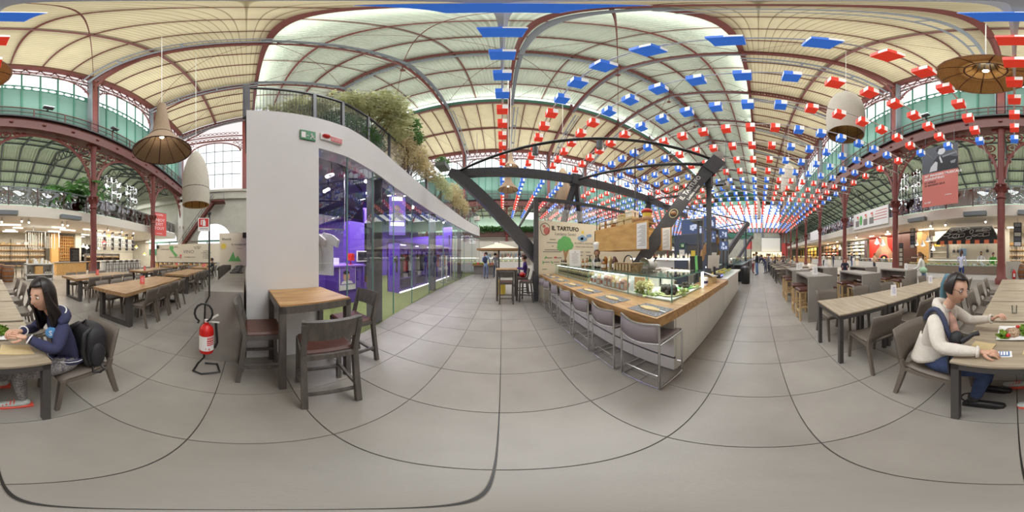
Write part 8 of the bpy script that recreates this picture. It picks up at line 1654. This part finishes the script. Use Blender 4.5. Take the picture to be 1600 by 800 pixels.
    for cpt in ('rw', 'lw'):
        a = N[cpt][0]; d = (a-N[cpt[0]+'m'][0]).normalized(); s1 = d.cross(V3((0, 0, 1))).normalized(); s2 = s1.cross(d); emit(MB().tube([a-d*.01+(s1*math.cos(TAU*k/12)+s2*math.sin(TAU*k/12))*.036 for k in range(12)], .012, 6, True), 'cuff', M_CARD, b, smooth=60)
    for z0, hh in ((.1, (.31, -1.105, 0)), (.1, (.27, -1.35, 0))):
        H = V3(hh); emit(MB().tube([H+V3((.005, 0, .13))+V3((.058*math.cos(TAU*k/10), .058*math.sin(TAU*k/10), 0)) for k in range(10)], .008, 5, True), 'boot_strap', M_BLACK, b)
woman()
bg = thing('shoulder_bag', 'small black shoulder bag with a red tag lying against the woman in cardigan', 'bag', (.36, -1.06, .8)); emit(MB().ball((.385, -1.045, .865), .05, .06, .06, 12, 8, .04).tube([(.34, -1.02, .86), (.27, -1.04, .92), (.235, -1.06, .925)], [.022, .016, .02], 7), 'pouch', M_NYLON, bg, smooth=60); emit(MB().ball((.372, -.99, .84), .014, .008, .014, 8, 5), 'red_tag', M_REDP, bg); emit(MB().tube([(.41, -1.0, .84), (.42, -.985, .7), (.415, -.985, .56), (.38, -.98, .47), (.35, -.985, .5), (.345, -1.0, .62)], .012, 6), 'hanging_strap', M_NYLON, bg, smooth=60)
# ---- black backpack on the girl's chair
bp = thing('backpack', 'black backpack standing on the chair behind the girl in navy hoodie', 'backpack', (-.82, -1.13, .46))
def pack(u, v):
    a = TAU*u; t = -PI/2+PI*v; sx, sy, sz = .11, .155, .22; f = lambda c: math.copysign(abs(c)**.6, c)
    return (-.775+sx*f(math.cos(t))*f(math.cos(a))-.05*(v-.5), -1.13+sy*f(math.cos(t))*f(math.sin(a)), .665+sz*f(math.sin(t)))
emit(MB().sheet(pack, 24, 16), 'main_bag', M_NYLON, bp, smooth=60)
emit(MB().ball((-.76, -.985, .62), .07, .045, .13, 12, 8), 'side_pocket', M_NYLON, bp, smooth=60); emit(MB().ball((-.86, -1.12, .6), .06, .11, .12, 12, 8), 'front_pocket', M_NYLON, bp, smooth=60)
for dy in (.08, -.08): emit(MB().tube([(-.74, -1.13+dy, .87), (-.67, -1.13+dy*1.2, .84), (-.645, -1.13+dy*1.4, .68), (-.67, -1.13+dy*1.5, .55), (-.7, -1.13+dy*1.5, .49)], [.018, .024, .024, .016, .01], 6), 'shoulder_strap', M_BLACK, bp, smooth=60)
emit(MB().tube([(-.74, -1.17, .875), (-.75, -1.13, .92), (-.74, -1.09, .875)], .01, 6), 'grab_handle', M_BLACK, bp, smooth=60); emit(MB().tube([(-.72, -1.0, .5), (-.7, -.95, .46), (-.74, -.93, .45), (-.8, -.95, .455), (-.79, -.99, .49)], .01, 5), 'loose_strap', M_BLACK, bp, smooth=60)
emit(MB().tube([(-.83, -1.0, .7), (-.84, -.99, .6), (-.82, -.985, .55)], .005, 5), 'zip', M_STEEL, bp)
# ---- things on the women's table
pl = thing('salad_plate', 'square white plate of rice and green salad on the women’s table'.replace('’', "'"), 'plate', (.0, -1.37, .765)); emit(MB().add([(-.1, -1.47, .766), (.1, -1.47, .766), (.1, -1.27, .766), (-.1, -1.27, .766), (-.14, -1.51, .785), (.14, -1.51, .785), (.14, -1.23, .785), (-.14, -1.23, .785)], [(0, 1, 2, 3), (0, 4, 5, 1), (1, 5, 6, 2), (2, 6, 7, 3), (3, 7, 4, 0)]), 'plate_body', M_PAPER, pl, solid=.006)
emit(MB().ball((.015, -1.37, .785), .075, .075, .04, 14, 8, .08), 'rice_mound', mat('speckled_rice', C(214, 190, 160), .8, noise=.7, nscale=70, col2=C(120, 78, 56)), pl, smooth=60); emit(leaves(MB(), (.085, -1.31, .79), (.035, .05, .02), 110, .04, wf=.5), 'lettuce', M_HERB, pl, kind='stuff'); emit(leaves(MB(), (-.1, -1.4, .795), (.035, .07, .025), 130, .045, wf=.5), 'lettuce', M_HERB, pl, kind='stuff')
for x, y in ((-.06, -1.44), (.05, -1.28), (-.03, -1.46)): emit(MB().ball((x, y, .80), .02, nu=8, nv=5), 'tomato', M_REDP, pl, smooth=True)
ph = thing('smartphone', 'white edged smartphone with a lit blue screen under the woman’s hand'.replace('’', "'"), 'phone', (.09, -1.03, .765), math.radians(4)); emit(MB().bev(-.075, .075, -.037, .037, 0, .009, .002), 'phone_body', M_PAPER, ph, local=True); emit(MB().box(-.06, .06, -.033, .033, .009, .0096), 'phone_screen', glow('phone_blue', (.16, .3, .62, 1), .7), ph, local=True); q = MB()
for k in range(6): q.box(-.05+.018*k, -.038+.018*k, -.028, .02, .0097, .0101)
emit(q, 'screen_icons', M_PAPER, ph, kind='stuff', local=True)
def paper(lab, pts): emit(MB().add(pts, [(0, 1, 2, 3)]), 'napkin', M_KRAFT, at=pts[0], label=lab, cat='napkin', solid=.002)
paper('brown paper napkin under the sleeve of the woman in cardigan', [(.31, -1.09, .768), (.16, -1.07, .768), (.13, -1.17, .775), (.29, -1.2, .77)]); paper('brown paper sheet in front of the girl in navy hoodie', [(-.28, -1.0, .768), (-.05, -1.03, .768), (-.08, -1.17, .772), (-.27, -1.13, .77)])
g_ = thing('drinking_glass', 'clear drinking glass on the second table behind the women', 'glass', (.0, -1.95, .765)); emit(MB().lathe([(.026, 0), (.03, .004), (.034, .1)], 14, (.0, -1.95, .766), cap=False), 'glass_wall', M_GLASS, g_)
# ---- everyone else: small skinned figures in a few poses, each in its own clothes
def figure(pose):
    if pose == 'sit':
        N = {'pel': ((0, 0, .5), (.16, .13)), 'che': ((.03, 0, .86), (.165, .12)), 'nb': ((.04, 0, 1.04), .06), 'hd0': ((.05, 0, 1.1), .05), 'hd': ((.06, 0, 1.2), (.085, .1)), 'ht': ((.05, 0, 1.29), .06), 'ls': ((.04, .18, 1.0), .06), 'le': ((.1, .24, .76), .045), 'lw': ((.34, .14, .8), .032), 'lf': ((.42, .12, .8), .03), 'rs': ((.04, -.18, 1.0), .06), 're': ((.1, -.24, .76), .045), 'rw': ((.34, -.14, .8), .032), 'rf': ((.42, -.12, .8), .03),
             'lh': ((.04, .1, .5), .09), 'lk': ((.42, .12, .52), .07), 'la': ((.4, .12, .1), .045), 'lt': ((.54, .12, .05), .04), 'rh': ((.04, -.1, .5), .09), 'rk': ((.42, -.12, .52), .07), 'ra': ((.4, -.12, .1), .045), 'rt': ((.54, -.12, .05), .04)}
    else:
        lean = {'stand': 0, 'lean': .12, 'bend': .38}[pose]
        N = {'pel': ((0, 0, .95), (.155, .115)), 'che': ((lean*.8, 0, 1.3-lean*.2), (.165, .115)), 'nb': ((lean, 0, 1.48-lean*.3), .06), 'hd0': ((lean+.02, 0, 1.54-lean*.35), .05), 'hd': ((lean+.04, 0, 1.63-lean*.4), (.08, .1)), 'ht': ((lean+.03, 0, 1.71-lean*.42), .06), 'ls': ((lean*.95, .19, 1.43-lean*.3), .06), 'le': ((lean+.06, .24, 1.15-lean*.4), .046), 'lw': ((lean+.27, .16, 1.08-lean*.4), .033), 'lf': ((lean+.35, .14, 1.08-lean*.4), .03), 'rs': ((lean*.95, -.19, 1.43-lean*.3), .06), 're': ((lean+.04, -.25, 1.15-lean*.4), .046), 'rw': ((lean+.2, -.2, .98-lean*.3), .033), 'rf': ((lean+.27, -.18, .94-lean*.3), .03),
             'lh': ((0, .09, .9), .09), 'lk': ((.03, .1, .5), .065), 'la': ((0, .1, .1), .045), 'lt': ((.15, .11, .045), .04), 'rh': ((0, -.09, .9), .09), 'rk': ((.0, -.1, .5), .065), 'ra': ((-.06, -.1, .1), .045), 'rt': ((.09, -.11, .045), .04)}
    E = [('pel', 'che'), ('che', 'nb'), ('nb', 'hd0'), ('hd0', 'hd'), ('hd', 'ht'), ('che', 'ls'), ('ls', 'le'), ('le', 'lw'), ('lw', 'lf'), ('che', 'rs'), ('rs', 're'), ('re', 'rw'), ('rw', 'rf'), ('pel', 'lh'), ('lh', 'lk'), ('lk', 'la'), ('la', 'lt'), ('pel', 'rh'), ('rh', 'rk'), ('rk', 'ra'), ('ra', 'rt')]
    mt = {('hd0', 'hd'): 2, ('hd', 'ht'): 2, ('nb', 'hd0'): 2, ('lw', 'lf'): 2, ('rw', 'rf'): 2, ('la', 'lt'): 3, ('ra', 'rt'): 3}
    for s_ in 'lr':
        for a, b in (('h', 'k'), ('k', 'a')): mt[(s_+a, s_+b)] = 1
        mt[('pel', s_+'h')] = 1
    V, F = skin(N, E, 2); hd = V3(N['hd'][0])
    V = [tuple(v) for v in V]; fm = seg_mat(V, F, N, [(a, b, mt.get((a, b), 0)) for a, b in E]); m = MB(); m.v = V; m.f = [list(f) for f in F]; m.m = fm
    Hm = Matrix.Translation(hd+V3((.015, 0, .005))); head_mb(m, Hm, .98, nu=18, nv=12)
    me = m.mesh('figure_'+pose)
    for _ in range(8): me.materials.append(M_SKIN)
    me.polygons.foreach_set('use_smooth', [True]*len(me.polygons))
    hb = MB()
    t = MB().sheet(lambda u, v: (1.1*.096*math.cos(math.radians(60+240*u))*math.cos(PI/2*(1-v*1.2))-.006, 1.1*.082*math.sin(math.radians(60+240*u))*math.cos(PI/2*(1-v*1.2)), .006+1.07*.118*math.sin(PI/2*(1-v*1.2))), 14, 7).ball((.035, 0, .085), .055, .07, .038, 10, 6)
    hb.add([tuple(hd+V3((.012, 0, .005))+V3(v)*1.02) for v in t.v], t.f); hm = hb.mesh('hair_'+pose); hm.materials.append(M_HAIR)
    tail = MB().tube([tuple(hd+V3(p)) for p in ((-.09, 0, .06), (-.13, 0, 0), (-.12, 0, -.12), (-.11, 0, -.22))], [.03, .045, .04, .015], 8); tm = tail.mesh('ponytail_'+pose); tm.materials.append(M_HAIRB)
    return me, hm, tm, hd
FIG = {p: figure(p) for p in ('stand', 'lean', 'bend', 'sit')}
def mcol(c): 
    nm = 'cloth_%d_%d_%d' % c; return bpy.data.materials.get(nm) or mat(nm, C(*c), .85)
def person(lab, x, y, face, pose, top, legs, h=1.72, hair=(44, 34, 30), skin_=M_SKIN, z=0, tail=False, extra=None):
    me, hm, tm, hd = FIG[pose]; s = h/(1.74 if pose != 'sit' else 1.72)
    r = thing('person', lab, 'person', (x, y, z), math.radians(face)); r.scale = (s, s, s)
    o = bpy.data.objects.new('body', me); link(o, r)
    for i, m in enumerate([mcol(top), mcol(legs), skin_, M_HAIR, M_BOOT, M_BOOT, M_LIP, M_EYE]): o.material_slots[i].link = 'OBJECT'; o.material_slots[i].material = m
    o.material_slots[3].material = M_BOOT
    k = bpy.data.objects.new('hair', hm); link(k, o); k.material_slots[0].link = 'OBJECT'; k.material_slots[0].material = mcol(hair)
    if tail: t = bpy.data.objects.new('ponytail', tm); link(t, o)
    if extra: extra(o, hd)
    return r
def chef_hat(o, hd): emit(MB().lathe([(.09, 0), (.092, .1), (.11, .15), (.105, .24), (.06, .27), (0, .275)], 14, tuple(hd+V3((0, 0, .08)))), 'chef_hat', M_PAPER, o, local=True, smooth=60)
def rucksack(col): 
    def f(o, hd): emit(MB().ball((-.2, 0, hd.z-.38), .11, .15, .22, 12, 8), 'rucksack', mcol(col), o, local=True, smooth=60)
    return f
def apron(col):
    def f(o, hd): emit(MB().box(.11, .13, -.13, .13, .55, hd.z-.3), 'apron', mcol(col), o, local=True)
    return f
def beard(o, hd): emit(MB().ball(tuple(hd+V3((.065, 0, -.075))), .04, .055, .05, 10, 6), 'beard', M_HAIR, o, local=True, smooth=60)
person('cook in a white chef hat behind the glass case', 2.62, 4.0, -120, 'stand', (236, 234, 230), (60, 60, 66), 1.66, (120, 90, 60), M_SKIN2, extra=chef_hat)
person('woman in pale blue top and jeans ordering at the granite counter, seen from behind', 2.95, -8.75, -90, 'stand', (206, 210, 232), (44, 60, 112), 1.74, (80, 50, 40), tail=True)
person('bearded cook in white behind the granite counter', 2.3, -11.2, 90, 'stand', (236, 236, 238), (70, 70, 74), 1.78, (30, 26, 24), M_SKIN2, extra=beard)
person('cook in a bright green apron bending behind the granite counter', 1.5, -11.2, 110, 'lean', (80, 150, 60), (60, 60, 66), 1.74, (60, 44, 34), M_SKIN2)
person('young woman in white and pale jeans with a green bag looking at her phone', 3.25, -5.25, 20, 'lean', (232, 230, 222), (132, 160, 208), 1.66, (110, 76, 50), tail=True, extra=lambda o, hd: emit(MB().ball((-.02, .22, 1.0), .16, .1, .13, 12, 8), 'green_bag', mcol((168, 206, 170)), o, local=True, smooth=60))
person('man in a black jacket seated alone at the far oak table', -10.35, -2.15, -90, 'sit', (34, 34, 38), (50, 50, 56), 1.75, (40, 34, 30), M_SKIN2)
person('woman in purple typing at the passage bar table', .95, 6.55, 170, 'sit', (74, 50, 120), (40, 40, 60), 1.7, (70, 46, 36), z=.2)
person('traveller with a dark rucksack standing by the market parasol', -1.05, 10.3, 80, 'stand', (150, 176, 208), (110, 120, 150), 1.72, (60, 46, 38), extra=rucksack((52, 60, 84)))
person('shopper in grey beside the traveller at the fruit stall', -.45, 10.9, 120, 'stand', (150, 150, 156), (80, 86, 104), 1.66, (50, 40, 34))
person('man in dark jacket and pale jeans standing in the aisle by the bar', 12.3, .1, 80, 'stand', (48, 50, 62), (110, 140, 190), 1.78, (70, 56, 44))
person('shopper in dark blue bending over a pushchair in the aisle', 13.4, -.6, 60, 'bend', (46, 50, 80), (90, 90, 110), 1.72, (50, 40, 34))
person('shopper in grey behind the pushchair', 14.6, -.9, 100, 'stand', (120, 116, 120), (70, 70, 84), 1.68, (90, 66, 48))
person('woman in white beside the man in dark jacket', 13.8, .45, -70, 'stand', (226, 216, 214), (150, 60, 60), 1.66, (60, 44, 36))
person('customer in a navy jacket with a white bag before the pastry counter', 14.9, -9.6, -120, 'stand', (52, 60, 92), (70, 96, 150), 1.76, (90, 66, 50), extra=lambda o, hd: emit(MB().box(.05, .3, -.34, -.26, .95, 1.25), 'white_bag', M_PAPER, o, local=True))
cols = [(236, 232, 226), (150, 150, 160), (60, 60, 80), (200, 170, 140), (176, 196, 214), (90, 70, 70), (214, 214, 220), (110, 130, 110), (40, 44, 60), (190, 150, 120)]
wh = ['white', 'grey', 'dark blue', 'tan', 'light blue', 'brown', 'pale grey', 'green', 'navy', 'ochre']
for i in range(26):
    x = 16.5+1.15*(i % 13)+random.uniform(-.3, .3); y = -1.4-2.0*(i//13)+random.uniform(-.6, .6); c = i % 10
    person(f'diner in {wh[c]} seated far down the aisle, {ordw(i % 13)} along the {["near", "far"][i//13]} line', x, y, random.choice((0, 180, 90, -90)), 'sit' if i % 5 else 'stand', cols[c], (60, 60, 74), 1.7, random.choice(((40, 32, 28), (90, 66, 44), (150, 120, 80), (60, 46, 36))), random.choice((M_SKIN, M_SKIN2)))
for i in range(7):
    ST.put((17.5+2.1*i, -2.4, 0), 0, f'dark legged table among the far diners, {ORD[i]} past the aisle tables', GT)
for i, (x, y, f, c) in enumerate(((11.5, -9.9, 200, 3), (19, -9.4, -100, 2), (22.5, -9.5, -80, 0), (28, -9.3, -90, 5), (20.5, .2, 170, 0), (24, .4, 10, 4), (30, -.2, 120, 2), (34, .3, 60, 9), (38, -.5, 10, 1), (9.2, -5.4, 150, 8))):
    person(f'standing visitor in {wh[c]}, {ORD[i]} of those scattered along the shops and the aisle', x, y, f, 'sit' if i == 9 else 'stand', cols[c], (60, 64, 84), 1.72, (60, 46, 38))
